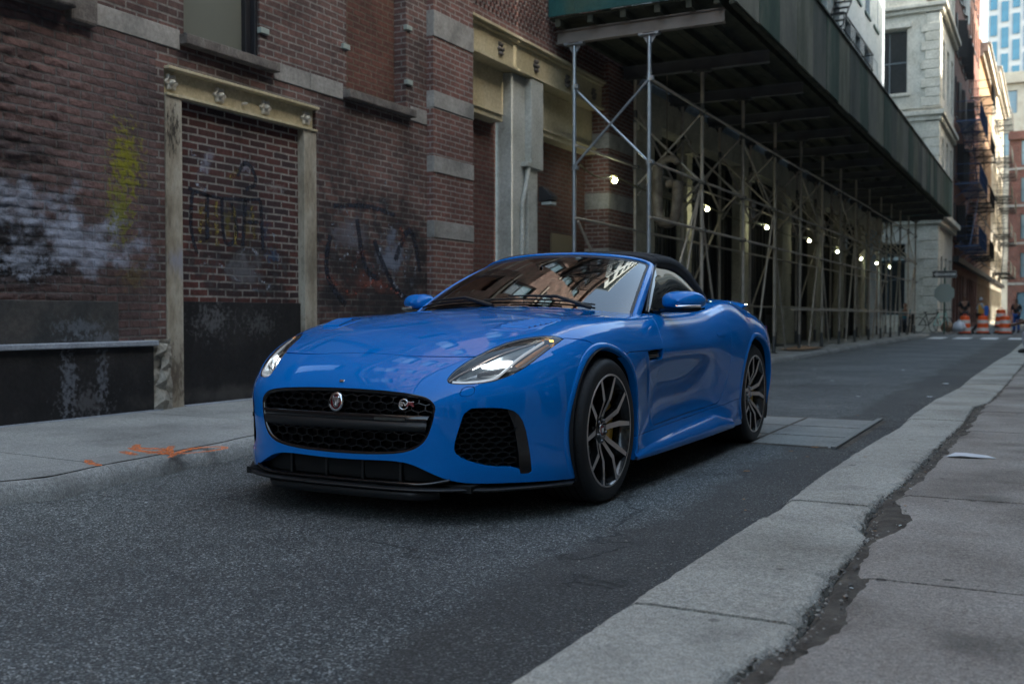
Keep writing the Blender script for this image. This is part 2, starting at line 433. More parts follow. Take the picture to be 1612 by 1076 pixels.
SI = smooth_poly([(.585,.498),(.66,.500),(.71,.494),(.745,.478),(.770,.42),(.783,.31),(.789,.205),(.789,.205),(.752,.205),(.752,.205),(.752,.236),(.675,.243),(.609,.266),(.556,.296),(.543,.330),(.560,.40)], 1)
def f_side(P): f = sd_poly(SI)(P[:, 1:3]); return np.where((P[:, 0] > .3) & (P[:, 1] > .4), f, .3)
VENT = [(-.497,.704),(-.743,.712),(-.746,.655),(-.522,.653)]
def f_vent(P): f = sd_poly(VENT)(P[:, [0, 2]]); return np.where(P[:, 1] > .6, f, .3)
WASH = smooth_poly([(.560,.588),(.606,.588),(.603,.548),(.555,.548)], 1)
def f_wash(P): f = sd_poly(WASH)(P[:, 1:3]); return np.where(P[:, 0] > .6, f, .3)
HFX = np.array([(.697,-.05),(.698,.06),(.6985,.141),(.700,.24),(.699,.33),(.688,.40),(.674,.455),(.66,.50),(.648,.522),(.56,.60),(.40,.70),(.232,.789),(.182,.819),(.10,.86),(.0,.93),(-.3,1.3)])
def f_bonnet(P):
    poly = np.vstack([HFX, [(-2, 1.3), (-2, -.05)]]); g = sd_poly(poly)(P[:, :2])
    zs = np.interp(P[:, 0], [-.9, -.74, -.475, -.271, -.195, -.1, .046, .063, .128], [.712, .710, .708, .709, .695, .69, .700, .735, .71])
    f = np.maximum(g, zs-P[:, 2])
    # behind: cowl and the edge of the door
    xr = np.interp(P[:, 1], [0, .5, .70, .76, .804, .882, .906, .93], [-.73, -.745, -.775, -.83, -.892, -.80, -.774, -.745])
    return np.maximum(f, xr-P[:, 0])
DOOR = np.array([(-.75,.30),(-.755,.36),(-.80,.50),(-.785,.60),(-.752,.66),(-.752,.714),(-.774,.757),(-.792,.806),(-.86,.87),(-.90,.90),(-.92,1.1),(-2.10,1.1),(-2.10,.93),(-2.07,.87),(-2.035,.712),(-1.985,.52),(-1.93,.42),(-1.86,.352),(-1.80,.334),(-1.61,.322),(-1.167,.310)])
DOOR[:5, 0] = [-.705, -.715, -.745, -.752, -.752]
def f_door(P): f = sd_poly(DOOR)(P[:, [0, 2]]); return np.where(P[:, 1] > .55, f, .3)
CAB = smooth_poly([(-.70,-.1),(-.715,.30),(-.74,.52),(-.80,.715),(-.93,.742),(-1.3,.752),(-1.8,.735),(-2.1,.70),(-2.3,.62),(-2.5,.45),(-2.6,.2),(-2.62,-.1)], 2)
def f_cab(P): f = sd_poly(CAB)(P[:, :2]); return np.where(P[:, 2] > .8, f, .3)

car = empty('sports_car', (0, 0, 0), 0, 'bright blue two-seat convertible with black soft top and lit headlamps, stopped on the road', 'car')
G = .0026
skin, _ = split(skin, lambda P: .150+.012*(P[:, 0] < 9)-P[:, 2])                       # open underside
_, skin = split(skin, lambda P: circ(P, AF)); _, skin = split(skin, lambda P: circ(P, AR))
_, skin = split(skin, f_cab)
lamp_tm, skin = split(skin, f_lamp, .0022)
gr_tm, skin = split(skin, f_grille)
low_tm, skin = split(skin, lambda P: np.where(P[:, 0] > .392, f_low(P), .3))
si_tm, skin = split(skin, f_side)
vent_tm, skin = split(skin, f_vent)
wash_tm, skin = split(skin, f_wash, .0016)
bonnet, skin = split(skin, f_bonnet, G)
def part_sym(tm, name, mat, **k): return panel(join(tm, mirror(tm)), name, mat, car, **k)
part_sym(bonnet, 'bonnet', M_paint)
bumper, skin = split(skin, lambda P: AF[0]-P[:, 0], 0)
part_sym(bumper, 'front_bumper', M_paint, lip=.05)
door_tm, skin = split(skin, f_door, G)
rear, fend = split(skin, lambda P: P[:, 0]+1.5)
def f_sill(P): return P[:, 2]-np.interp(P[:, 0], [-2.106,-1.934,-1.372,-.677,-.305], [.335,.318,.294,.280,.276])
sill1, fend = split(fend, f_sill, G*.7)
sill2, rear = split(rear, lambda P: np.where(P[:, 0] > -2.4, f_sill(P), 1.), G*.7)
sill = join(sill1, sill2)
part_sym(rear, 'rear_body', M_paint, lip=.035)
def both(tm, name, mat, **k):
    return [panel(TM(t.V.copy(), t.T.copy(), t.N.copy()), name, mat, car, **k) for t in (tm, mirror(tm))]
both(biggest(fend), 'front_fender', M_paint, lip=.035); doors = both(door_tm, 'door', M_paint); both(sill, 'side_skirt', M_paint, lip=.06)
both(wash_tm, 'washer_cover', M_paint)
# ------------------------------------------------------------------ openings
def inset(tm, d): return TM(tm.V-tm.N*d, tm.T.copy(), tm.N.copy())
def surf_pt(pts, chart_axis, guess_from):
    """points on the skin straight along an axis"""
    pts = np.asarray(pts, float)
    return pts
def on_front(Y, Z, off=0.0):
    """skin points at (y, z) seen from the front, pushed out by off"""
    Y = np.asarray(Y, float).ravel(); Z = np.asarray(Z, float).ravel()
    P = cast_body(np.stack([np.full(len(Y), 1.3), Y, Z], 1), np.tile([-1., 0, 0], (len(Y), 1)), 0, 1.3, 60)
    return P+body_normal(P)*off
def on_side(X, Z, off=0.0):
    X = np.asarray(X, float).ravel(); Z = np.asarray(Z, float).ravel()
    P = cast_body(np.stack([X, np.full(len(X), 1.3), Z], 1), np.tile([0, -1., 0], (len(X), 1)), 0, 1.0, 50)
    return P+body_normal(P)*off
def on_top(X, Y, off=0.0):
    X = np.asarray(X, float).ravel(); Y = np.asarray(Y, float).ravel()
    P = cast_body(np.stack([X, Y, np.full(len(X), 1.3)], 1), np.tile([0, 0, -1.], (len(X), 1)), 0, .9, 50)
    return P+body_normal(P)*off
def hexmesh(name, inside, y0, y1, z0, z1, w, h, t, off, depth, mirrored=False, thick=.004):
    """honeycomb of raised walls following the nose, behind its opening"""
    mb = MB(); rows = int((z1-z0)/(h*.75))+2; cols = int((y1-y0)/w)+2; seen = set(); segs = []
    for r in range(rows):
        for c in range(cols):
            cy = y0+(c+(.5 if r % 2 else 0))*w; cz = z0+r*h*.75
            pts = [(cy+w/2*a, cz+h/2*b) for a, b in ((0,1),(1,.5),(1,-.5),(0,-1),(-1,-.5),(-1,.5))]
            for i in range(6):
                a, b = pts[i], pts[(i+1) % 6]; k = tuple(sorted([(round(a[0],4), round(a[1],4)), (round(b[0],4), round(b[1],4))]))
                if k in seen: continue
                seen.add(k); segs.append((a, b))
    if not segs: return None
    A = np.array([s[0] for s in segs]); B = np.array([s[1] for s in segs]); keep = (inside(A) < .012) & (inside(B) < .012); A = A[keep]; B = B[keep]
    PA = on_front(A[:, 0], A[:, 1], -off); PB = on_front(B[:, 0], B[:, 1], -off); NA = body_normal(PA)
    for pa, pb, n in zip(PA, PB, NA):
        if np.isnan(pa).any() or np.isnan(pb).any(): continue
        e = pb-pa; s = np.cross(e, n); s = s/np.linalg.norm(s)*thick/2; bk = n*depth
        e2 = e*.02
        mb.add([pa-s, pb-s, pb+s, pa+s, pa-s*2-bk, pb-s*2-bk, pb+s*2-bk, pa+s*2-bk], [(0,1,2,3),(0,4,5,1),(3,2,6,7),(0,3,7,4),(1,5,6,2)])
    return mb
def liner(tm, name, d, mat):
    t = inset(tm, d); return panel(join(t, mirror(t)) if True else t, name, mat, None, lip=0)
gp = car
for tm, nm, d in ((gr_tm, 'grille_backing', .085), (si_tm, 'intake_backing', .06), (vent_tm, 'vent_backing', .03)):
    if nm == 'grille_backing': liner(tm, nm, d, M_dark).parent = car
    else: [panel(inset(t_, d), nm, M_dark, car, lip=0) for t_ in (tm, mirror(tm))]
o = panel(inset(join(low_tm, mirror(low_tm)), .05), 'lower_intake', M_dark, car, lip=0)
# rims round the two big openings
def ring(poly, name, off0, off1, w, mat, yside=None):
    P = np.asarray(poly); n = len(P); T = np.roll(P, -1, 0)-np.roll(P, 1, 0); T /= np.linalg.norm(T, axis=1)[:, None]
    a = np.sum(P[:, 0]*np.roll(P[:, 1], -1)-np.roll(P[:, 0], -1)*P[:, 1]); Nin = np.stack([-T[:, 1], T[:, 0]], 1)*(1 if a > 0 else -1)
    rows = []
    for k, (w_, o_) in enumerate([(-.001, -.001), (.006, -.002), (w, off0), (w*1.05, off1), (w*.6, off1-.03)]):
        Q = P+Nin*w_; rows.append(on_front(Q[:, 0], Q[:, 1], o_))
    G_ = np.stack(rows); G_ = np.concatenate([G_, G_[:, :1]], 1); mb = MB(); mb.grid(G_); return mb
ring(GR, 'x', -.010, -.018, .014, M_black).build('grille_surround', M_black, car)
gmesh = hexmesh('grille_mesh', sd_poly(GR), -.5, .5, .27, .60, .062, .044, .003, .022, .035)
gmesh.build('grille_mesh', M_mesh, car, fixn=False)
sd_si = sd_poly(SI)
inner = sd_poly(smooth_poly([(.585,.498),(.66,.500),(.715,.49),(.742,.42),(.75,.31),(.752,.24),(.675,.243),(.609,.266),(.556,.296),(.543,.330),(.560,.40)], 1))
for sgn in (1, -1):
    mb = hexmesh('i', inner, .53, .77, .22, .51, .040, .030, .003, .026, .022, thick=.003)
    # black fin beside the mesh with its parking sensor
    f = [(.715,.492),(.745,.478),(.770,.42),(.783,.31),(.789,.205),(.752,.205),(.750,.30),(.737,.42)]
    P = on_front([p[0] for p in f], [p[1] for p in f], -.004); P2 = P-[.03, 0, 0]
    fin = MB(); n = len(f); fin.add(list(P)+list(P2), [tuple(range(n))]+[(i, (i+1) % n, (i+1) % n+n, i+n) for i in range(n)])
    sp = on_front([.748], [.40], -.003)[0]; sn = body_normal(sp[None])[0]
    sens = MB(); sens.tube([sp-sn*.006, sp+sn*.003], .0105, 20)
    for m_, nm in ((mb, 'intake_mesh'), (fin, 'intake_fin'), (sens, 'parking_sensor')):
        if sgn < 0: m_.v = [(x, -y, z) for x, y, z in m_.v]
        m_.build(nm, M_black if nm != 'intake_mesh' else M_satin, car)
# horizontal blade through the grille
mb = MB(); rows = []
ys = np.linspace(-.452, .452, 61)
for z, o_ in ((.462, -.030), (.468, -.004), (.462, .006), (.440, .000), (.405, -.006), (.398, -.03)):
    yy = ys*(1.0 if z > .44 else .972); rows.append(on_front(yy, z-.010*0+yy*0, o_))
mb.grid(np.stack(rows)); mb.build('grille_blade', M_black, car)
mb = MB(); rows = [on_front(ys*.985, .437+ys*0, -.003), on_front(ys*.98, .4355+ys*0, .0045), on_front(ys*.97, .40+ys*0, .002), on_front(ys*.965, .392+ys*0, -.02)]
mb.grid(np.stack(rows)); mb.build('plate_panel', M_satin, car)
# frontal sensor window and bolts on the blade
sw = MB(); a = on_front([.20, .35, .35, .20], [.455, .455, .444, .444], .0075); sw.add(list(a), [(0, 1, 2, 3)]); sw.add(list(a-[.006,0,0]), [(0,1,2,3)])
sw.build('sensor_window', flat('sensor_glass', (.10, .10, .09), .15, metal=.6, var=.6, vscale=90), car)
# splitter under the nose: a wide plate and a deeper middle chin
def splitter(prof, y1, name, mat, ny=60):
    ys = np.linspace(-y1, y1, ny); rows = []
    base = np.array([NPs(np.array([abs(y)]))@NP for y in ys]).ravel()
    for dx, z, ys_ in prof: rows.append(np.stack([base+dx, ys*ys_, np.full(ny, z)], 1))
    mb = MB(); mb.grid(np.stack(rows)); return mb.build(name, mat, car, bevel=0)
yy = np.linspace(-.905, .905, 90)
def nosex(y): return NPs(np.abs(np.atleast_1d(y)))@NP
base = nosex(yy); end = np.clip((np.abs(yy)-.58)/.1, 0, 1); end = end*end*(3-2*end)
rows = []
for dx, z in ((-.14, .164), (.0, .161), (.022, .157), (.029, .152), (.022, .147), (-.12, .142)):
    xx = base+dx*(1-.3*end)-.0*end; rows.append(np.stack([np.maximum(xx, .36+.0*yy), yy, np.full(90, z)-.008*end], 1))
mb = MB(); mb.grid(np.stack(rows)); mb.build('front_splitter', M_satin, car)
yy2 = np.linspace(-.46, .46, 50); b2 = nosex(yy2)-.25*np.clip((np.abs(yy2)-.38)/.08, 0, 1)**2*.3
mb = MB(); mb.grid(np.stack([np.stack([b2+dx, yy2, np.full(50, z)], 1) for dx, z in ((-.1, .14), (.002, .142), (.012, .136), (-.004, .104), (-.03, .098), (-.2, .11))]))
mb.build('chin_deflector', M_satin, car)
# gloss strip above the splitter
yy3 = np.linspace(-.53, .53, 60); b3 = nosex(yy3)
mb = MB(); mb.grid(np.stack([np.stack([b3+dx, yy3, np.full(60, z)+.02*np.clip((np.abs(yy3)-.40)/.13, 0, 1)**1.5], 1) for dx, z in ((-.06, .172), (-.012, .180), (.0, .176), (-.004, .166), (-.03, .162))]))
mb.build('intake_lip', M_black, car)
for y in (-.3, -.1, .1, .3):
    mb = MB(); mb.box((.78, y-.006, .165), (.855, y+.006, .262)); mb.build('intake_strut', M_trim, car)
# small nose camera
cp = on_front([0], [.600], 0)[0]; cn = body_normal(cp[None])[0]
mb = MB(); mb.obox(cp+cn*.002, (0, .0135, 0), np.cross(cn, [0, 1, 0])*.006, cn*.004); mb.build('nose_badge', M_chrome, car, bevel=.002)
# ------------------------------------------------------------------ round cat-face emblem
em = on_front([0], [.512], .004)[0]; en = np.array([.99, 0, .10]); en /= np.linalg.norm(en); eu = np.array([0, 1., 0]); ev = np.cross(en, eu); ev = -ev if ev[2] < 0 else ev
def EP(a, b, h=0): return em+eu*a+ev*b+en*h
def disc(r0, r1, h, n=40, d=.006):
    vs = []; 
    for r, hh in ((r0, h), (r1, h), (r1, h-d)):
        vs.append([EP(r*math.cos(t), r*1.12*math.sin(t), hh) for t in np.linspace(0, 2*math.pi, n)])
    return np.array(vs)
mb = MB(); mb.grid(disc(.0275, .0375, .006)); mb.build('emblem_ring', M_chrome, car)
mb = MB(); mb.grid(disc(.0001, .028, .0035)); emblem = mb.build('emblem_field', M_red, car)
face = MB()
HF = lambda pts, h, top=None: None
half = [(0,.021),(.006,.020),(.011,.023),(.0145,.019),(.0155,.012),(.014,.005),(.0135,-.002),(.0105,-.008),(.0085,-.016),(.005,-.022),(0,-.0235)]
rel = [ .004,.0035,.002,.002,.0045,.005,.0045,.004,.005,.004,.0035]
outl = [(a, b) for a, b in half]+[(-a, b) for a, b in half[::-1][1:-1]]
n = len(outl); ctr = EP(0, -.004, .0125)
face.add([EP(a*1.45, b*1.16, .004) for a, b in outl]+[EP(a*1.2, b*.98, .0095) for a, b in outl]+[ctr], [(i, (i+1) % n, (i+1) % n+n, i+n) for i in range(n)]+[(i+n, (i+1) % n+n, 2*n) for i in range(n)])
face.add([EP(-.004, .004, .012), EP(.004, .004, .012), EP(.006, -.012, .0125), EP(0, -.016, .014), EP(-.006, -.012, .0125)], [(0, 1, 2, 3, 4)])
for s in (1, -1): face.add([EP(s*.004, .006, .0115), EP(s*.0105, .009, .0105), EP(s*.0095, .005, .0105)], [(0, 1, 2)])
face.build('emblem_face', flat('emblem_silver', (.62, .62, .64), .25, metal=1, var=.4, vscale=120), car)
dk = MB()
for s in (1, -1): dk.add([EP(s*.0035, .003, .0128), EP(s*.009, .0062, .0118), EP(s*.0085, .0035, .0118), EP(s*.004, .0015, .0126)], [(0, 1, 2, 3)])
dk.add([EP(-.0035, -.0125, .0148), EP(.0035, -.0125, .0148), EP(0, -.0165, .0150)], [(0, 1, 2)]); dk.add([EP(-.005, -.0185, .0128), EP(.005, -.0185, .0128), EP(.003, -.0205, .0120), EP(-.003, -.0205, .012)], [(0, 1, 2, 3)])
dk.build('emblem_eyes', M_black, car)
# ------------------------------------------------------------------ badge letters S V R with a ring round S V
bp_ = on_front([.350], [.513], 0)[0]; bn = body_normal(bp_[None])[0]; bu = np.cross([0, 0, 1.], bn); bu /= np.linalg.norm(bu); bv_ = np.cross(bn, bu)
def BP(a, b, h): return bp_+bu*a+bv_*b+bn*h
def strokes(mb, segs, w, h0, h1):
    for (a0, b0), (a1, b1) in segs:
        e = np.array([a1-a0, b1-b0]); l = np.linalg.norm(e); e /= l; p = np.array([-e[1], e[0]])*w/2; e2 = e*w/2*.8
        q = [np.array([a0, b0])-e2-p, np.array([a1, b1])+e2-p, np.array([a1, b1])+e2+p, np.array([a0, b0])-e2+p]
        mb.add([BP(*k, h1) for k in q]+[BP(*k, h0) for k in q], [(0, 1, 2, 3), (0, 4, 5, 1), (1, 5, 6, 2), (2, 6, 7, 3), (3, 7, 4, 0)])
sv = MB()
sv.grid(np.array([[BP(r*math.cos(t)-.010, r*math.sin(t), h) for t in np.linspace(R(20), R(338), 40)] for r, h in ((.0195, -.002), (.0195, .004), (.0228, .004), (.0228, -.002))]))
S_ = [((-.011,.0075),(-.028,.0075)),((-.028,.0075),(-.028,.0005)),((-.028,.0005),(-.013,.0005)),((-.013,.0005),(-.013,-.0065)),((-.013,-.0065),(-.030,-.0065))]
V_ = [((-.008,.0075),(-.002,-.0065)),((-.002,-.0065),(.009,.0075))]
strokes(sv, S_+V_, .0032, -.002, .006); sv.build('badge_letters', M_chrome, car)
rr = MB()
R_ = [((.012,.0075),(.034,.0075)),((.034,.0075),(.034,.001)),((.034,.001),(.012,.001)),((.022,.001),(.036,-.0068)),((.013,.0015),(.008,-.0068))]
strokes(rr, R_, .0050, -.002, .007); rr.build('badge_letter_red', M_red, car)
rr = MB(); strokes(rr, [((.012,.0110),(.038,.0110))], .0015, -.002, .007); rr.build('badge_edge', M_chrome, car)
# ------------------------------------------------------------------ headlamps
lampP = lamp_uv(LAMP)
def lamp_surf(u, v, off=0.0):
    """skin point of chart position (u, v) pushed out by off"""
    u = np.atleast_1d(u); v = np.atleast_1d(v); O = u[:, None]*lu+v[:, None]*lv+ax_lamp*2.0
    P = cast_body(O, np.tile(-ax_lamp, (len(u), 1)), .2, 2.0, 60); return P+body_normal(P)*off
def LC(x, y, z): q = lamp_uv(np.array([[x, y, z]]))[0]; return q
def ribbon(path, w, off, h=.004, n=40):
    """raised band along a chart path of 3D control points"""
    Pc = lamp_uv(np.array(path)); t = np.linspace(0, len(Pc)-1, n); sp = nat_spline(np.arange(len(Pc)))(t)@Pc
    d = np.gradient(sp, axis=0); d /= np.linalg.norm(d, axis=1)[:, None]; nn = np.stack([-d[:, 1], d[:, 0]], 1)
    wv = (w if np.ndim(w) else np.full(n, w)); wv = np.interp(np.linspace(0, 1, n), np.linspace(0, 1, len(np.atleast_1d(w))), np.atleast_1d(w)) if np.ndim(w) else wv
    rows = []
    for k, o_ in ((-.5, off-h), (-.42, off), (.42, off), (.5, off-h)):
        q = sp+nn*(wv*k)[:, None]; rows.append(lamp_surf(q[:, 0], q[:, 1], o_))
    return np.stack(rows)
def px3(*p): return p
for sgn in (1, -1):
    hl = MB()
    def emit(mb, name, mat, par, **k):
        if sgn < 0: mb.v = [(x, -y, z) for x, y, z in mb.v]
        return mb.build(name, mat, par, **k)
    t = lamp_tm if sgn > 0 else mirror(lamp_tm)
    lamp = panel(inset(t, .045), 'headlight', M_bucket, car, lip=0)
    cov = panel(inset(t, .001), 'cover', M_lampglass, lamp, lip=0)
    # black frame just inside the glass
    PL = lamp_poly; n = len(PL); T_ = np.roll(PL, -1, 0)-np.roll(PL, 1, 0); T_ /= np.linalg.norm(T_, axis=1)[:, None]
    a_ = np.sum(PL[:, 0]*np.roll(PL[:, 1], -1)-np.roll(PL[:, 0], -1)*PL[:, 1]); Ni = np.stack([-T_[:, 1], T_[:, 0]], 1)*(1 if a_ > 0 else -1)
    rows = [lamp_surf(*(PL+Ni*w_).T, o_) for w_, o_ in ((.0, -.004), (.006, -.005), (.008, -.008), (.010, -.05))]
    g = np.stack(rows); g = np.concatenate([g, g[:, :1]], 1); mb = MB(); mb.grid(g); emit(mb, 'frame', M_black, lamp)
    # dark upper shelf with its row of small lights
    mb = MB(); mb.grid(ribbon([(0.706,0.513,0.661),(0.632,0.541,0.700),(0.561,0.573,0.728),(0.442,0.629,0.764),(0.338,0.686,0.787),(0.297,0.723,0.791)], (.012,.030,.036,.036,.026,.014), -.010)); emit(mb, 'upper_shelf', M_trim, lamp)
    q = ribbon([(.620,.537,.706),(.47,.602,.760),(.36,.662,.788),(.29,.725,.797)], .0032, -.007, n=60)[1:3]
    for s_ in np.linspace(.15, .88, 12):
        i = int(s_*57); mb = MB(); mb.grid(q[:, i:i+2]); emit(mb, 'marker_dot', M_satch, lamp)
    mb = MB(); mb.grid(ribbon([(0.774,0.495,0.613),(0.722,0.523,0.645),(0.673,0.555,0.669),(0.593,0.591,0.705),(0.492,0.641,0.740),(0.406,0.682,0.763),(0.311,0.721,0.787)], (.004,.006,.007,.007,.006,.005,.004), -.007)); emit(mb, 'upper_blade', M_warm, lamp)
    bw = [(0.766,0.506,0.615),(0.683,0.557,0.661),(0.598,0.603,0.698),(0.500,0.650,0.733),(0.418,0.688,0.756),(0.360,0.716,0.770),(0.456,0.708,0.730),(0.544,0.687,0.689),(0.602,0.671,0.656),(0.643,0.657,0.631),(0.685,0.624,0.618),(0.728,0.573,0.613)]
    bc = smooth_poly(lamp_uv(np.array(bw)), 2); c0 = lamp_uv(np.array([[.57,.645,.690]]))[0]; rows = []
    for k, o_ in ((1, -.012), (.9, -.026), (.6, -.036), (.3, -.040), (.02, -.040)):
        q = c0+(bc-c0)*k; rows.append(lamp_surf(q[:, 0], q[:, 1], o_))
    g = np.stack(rows); g = np.concatenate([g, g[:, :1]], 1); mb = MB(); mb.grid(g); emit(mb, 'reflector', M_ledsoft, lamp)
    mb = MB(); mb.grid(ribbon([(0.668,0.553,0.673),(0.625,0.590,0.686),(0.588,0.626,0.694),(0.553,0.664,0.697),(0.538,0.682,0.697)], (.004,.016,.024,.028,.022), -.016, h=.02)); emit(mb, 'projector', M_led, lamp)
    mb = MB(); mb.grid(ribbon([(0.682,0.585,0.647),(0.645,0.620,0.657),(0.607,0.655,0.664),(0.578,0.677,0.672)], (.004,.014,.018,.010), -.014, h=.02)); emit(mb, 'lower_module', M_black, lamp)
    mb = MB(); mb.grid(ribbon([(0.767,0.510,0.612),(0.747,0.552,0.608),(0.718,0.591,0.610),(0.676,0.638,0.615),(0.642,0.660,0.629),(0.599,0.675,0.656),(0.546,0.688,0.687),(0.482,0.702,0.719),(0.404,0.719,0.751),(0.327,0.731,0.778)], (.008,.013,.015,.014,.012,.010,.009,.009,.008,.006), -.006, h=.010)); emit(mb, 'running_light', M_drl, lamp)
    mb = MB(); mb.grid(ribbon([(0.551,0.707,0.671),(0.490,0.725,0.702),(0.419,0.741,0.734),(0.330,0.756,0.767)], (.020,.022,.020,.010), -.010, h=.006)); emit(mb, 'amber_strip', M_amber, lamp)
    mb = MB(); mb.grid(ribbon([(0.533,0.726,0.671),(0.463,0.749,0.704),(0.379,0.764,0.741),(0.301,0.773,0.770)], (.004,.007,.008,.004), -.007, h=.006)); emit(mb, 'outer_blade', M_satch, lamp)
    mb = MB(); mb.grid(ribbon([(0.303,0.748,0.780),(0.288,0.760,0.781)], .010, -.005, h=.003)); emit(mb, 'side_marker', M_amberlit, lamp)
# ------------------------------------------------------------------ greenhouse
def spl(pts, n, par=None):
    P = np.asarray(pts, float); t = np.arange(len(P)) if par is None else np.asarray(par, float)
    return nat_spline(t)(np.linspace(t[0], t[-1], n))@P
def sym(pts): P = np.asarray(pts, float); return np.vstack([P[::-1]*[1, -1, 1], P[1:]])
# windscreen outer curves from the middle outwards (y >= 0): base, top
WB = sym([(-.685,0,.945),(-.690,.18,.943),(-.705,.36,.935),(-.735,.52,.922),(-.775,.65,.905),(-.835,.742,.884)])
WT_ = sym([(-1.392,0,1.284),(-1.397,.15,1.282),(-1.415,.30,1.272),(-1.445,.42,1.258),(-1.482,.515,1.238),(-1.53,.582,1.208)])
def screen(u0, u1, w0, w1, nu=60, nv=24, off=0.0):
    """patch of the windscreen surface; u across (-1..1), w up (0..1)"""
    u = np.linspace(u0, u1, nu); B_ = nat_spline(np.linspace(-1, 1, len(WB)))(u)@WB; T_ = nat_spline(np.linspace(-1, 1, len(WT_)))(u)@WT_
    w = np.linspace(w0, w1, nv)[:, None, None]; P = B_*(1-w)+T_*w
    nrm = np.array([.47, 0, .88])*1.0+np.zeros(3)
    bul = (4*w*(1-w))*.028
    side = np.stack([np.zeros(nu), np.sign(u)*np.abs(u)**4*.5, np.zeros(nu)], 1)
    nn = (nrm+side); nn = nn/np.linalg.norm(nn, axis=1)[:, None]
    return P+nn*(bul+off)
gh = car
mb = MB(); mb.grid(screen(-.93, .93, -.02, .925, 80, 40)); ws = mb.build('windshield', M_wsglass, car, fixn=False)
def framestrip(P_list, mat, name, mi=0): mb = MB(); mb.grid(np.stack(P_list)); return mb.build(name, mat, car)
# black band round the glass and blue frame (two pillars and header as one arch)
def arch(offs):
    rows = []
    for (iu, iw, off) in offs:
        n1, n2 = 30, 50; pts = []
        B = lambda u, w: screen(u, u, w, w, 1, 1, off)[0, 0]
        ws_ = np.linspace(-.03, iw-.05, n1); us = np.linspace(-iu+.06, iu-.06, n2)
        c = .05
        path = [(-iu, w) for w in ws_]+[(-iu+.06*(1-math.cos(a)), iw-.05+.05*math.sin(a)) for a in np.linspace(0, math.pi/2, 8)[1:-1]]+[(u, iw) for u in us]+[(iu-.06*(1-math.cos(a)), iw-.05+.05*math.sin(a)) for a in np.linspace(0, math.pi/2, 8)[1:-1][::-1]]+[(iu, w) for w in ws_[::-1]]
        rows.append([B(u, w) for u, w in path])
    return np.array(rows)
mb = MB(); mb.grid(arch([(.905, .905, -.0), (.925, .925, .003), (.945, .94, .004)])); mb.build('windscreen_seal', M_trim, car)
mb = MB(); mb.grid(arch([(.938, .935, -.004), (.938, .935, .008), (.952, .945, .0125), (.985, .975, .013), (1.015, 1.00, .006), (1.03, 1.005, -.006), (1.035, .99, -.03)])); mb.build('windscreen_frame', M_paint, car)
# interior band of the header (dark)
mb = MB(); mb.grid(screen(-.95, .95, .90, 1.0, 60, 6, -.03)); mb.build('header_lining', M_trim, car)
# soft top
NX = 40; NYR = 61
xs = np.linspace(0, 1, NX)
cen = spl([(-1.425,0,1.288),(-1.60,0,1.306),(-1.82,0,1.312),(-2.05,0,1.295),(-2.25,0,1.248),(-2.43,0,1.165),(-2.58,0,1.065),(-2.68,0,.975)], NX)
edg = spl([(-1.535,.575,1.212),(-1.66,.603,1.222),(-1.82,.622,1.212),(-1.98,.640,1.165),(-2.12,.655,1.098),(-2.24,.67,1.03),(-2.34,.680,.985),(-2.45,.672,.965)], NX)
def roof(off=0.0, wid=1.0):
    G_ = []
    for i in range(NX):
        r = []
        for v in np.linspace(-1, 1, NYR):
            a = abs(v); ang = a*math.pi/2; k = 2/2.9
            yy_ = math.sin(ang)**k if a > 0 else 0; zz = math.cos(ang)**k if a < 1 else 0
            s_ = np.sign(v); y = s_*edg[i, 1]*wid*yy_; f = yy_**2.2
            x = cen[i, 0]*(1-f)+edg[i, 0]*f; z = edg[i, 2]+(cen[i, 2]-edg[i, 2])*zz
            tn = np.array([0, s_*f, 1-.6*f]); tn /= np.linalg.norm(tn)
            r.append(np.array([x, y, z])+tn*off)
        G_.append(r)
    return np.array(G_)
Rf = roof()
mb = MB(); mb.grid(Rf)
lo_ = Rf[:, 0]+np.array([0, .008, -.016]); mb.grid(np.stack([Rf[:, 0], lo_])); lo_ = Rf[:, -1]+np.array([0, -.008, -.016]); mb.grid(np.stack([Rf[:, -1], lo_]))
mb.grid(np.stack([Rf[0], Rf[0]+np.array([.012, 0, -.010]), Rf[0]+np.array([.01, 0, -.03])]))
# the cloth seams as raised welts
softtop = mb.build('soft_top', M_fabric, car)
mb = MB()
for row in (Rf[3], Rf[22]): mb.tube([p+np.array([0, 0, .0005]) for p in row[2:-2]], .0025, 6)
for j in (9, -10): mb.tube([p+np.array([0, 0, .0005]) for p in Rf[3:36, j]], .0025, 6)
mb.build('seam_welt', M_fabric, softtop)
mb = MB(); mb.grid(roof(-.03, .98)[2:-2]); mb.build('roof_lining', M_dark, car)
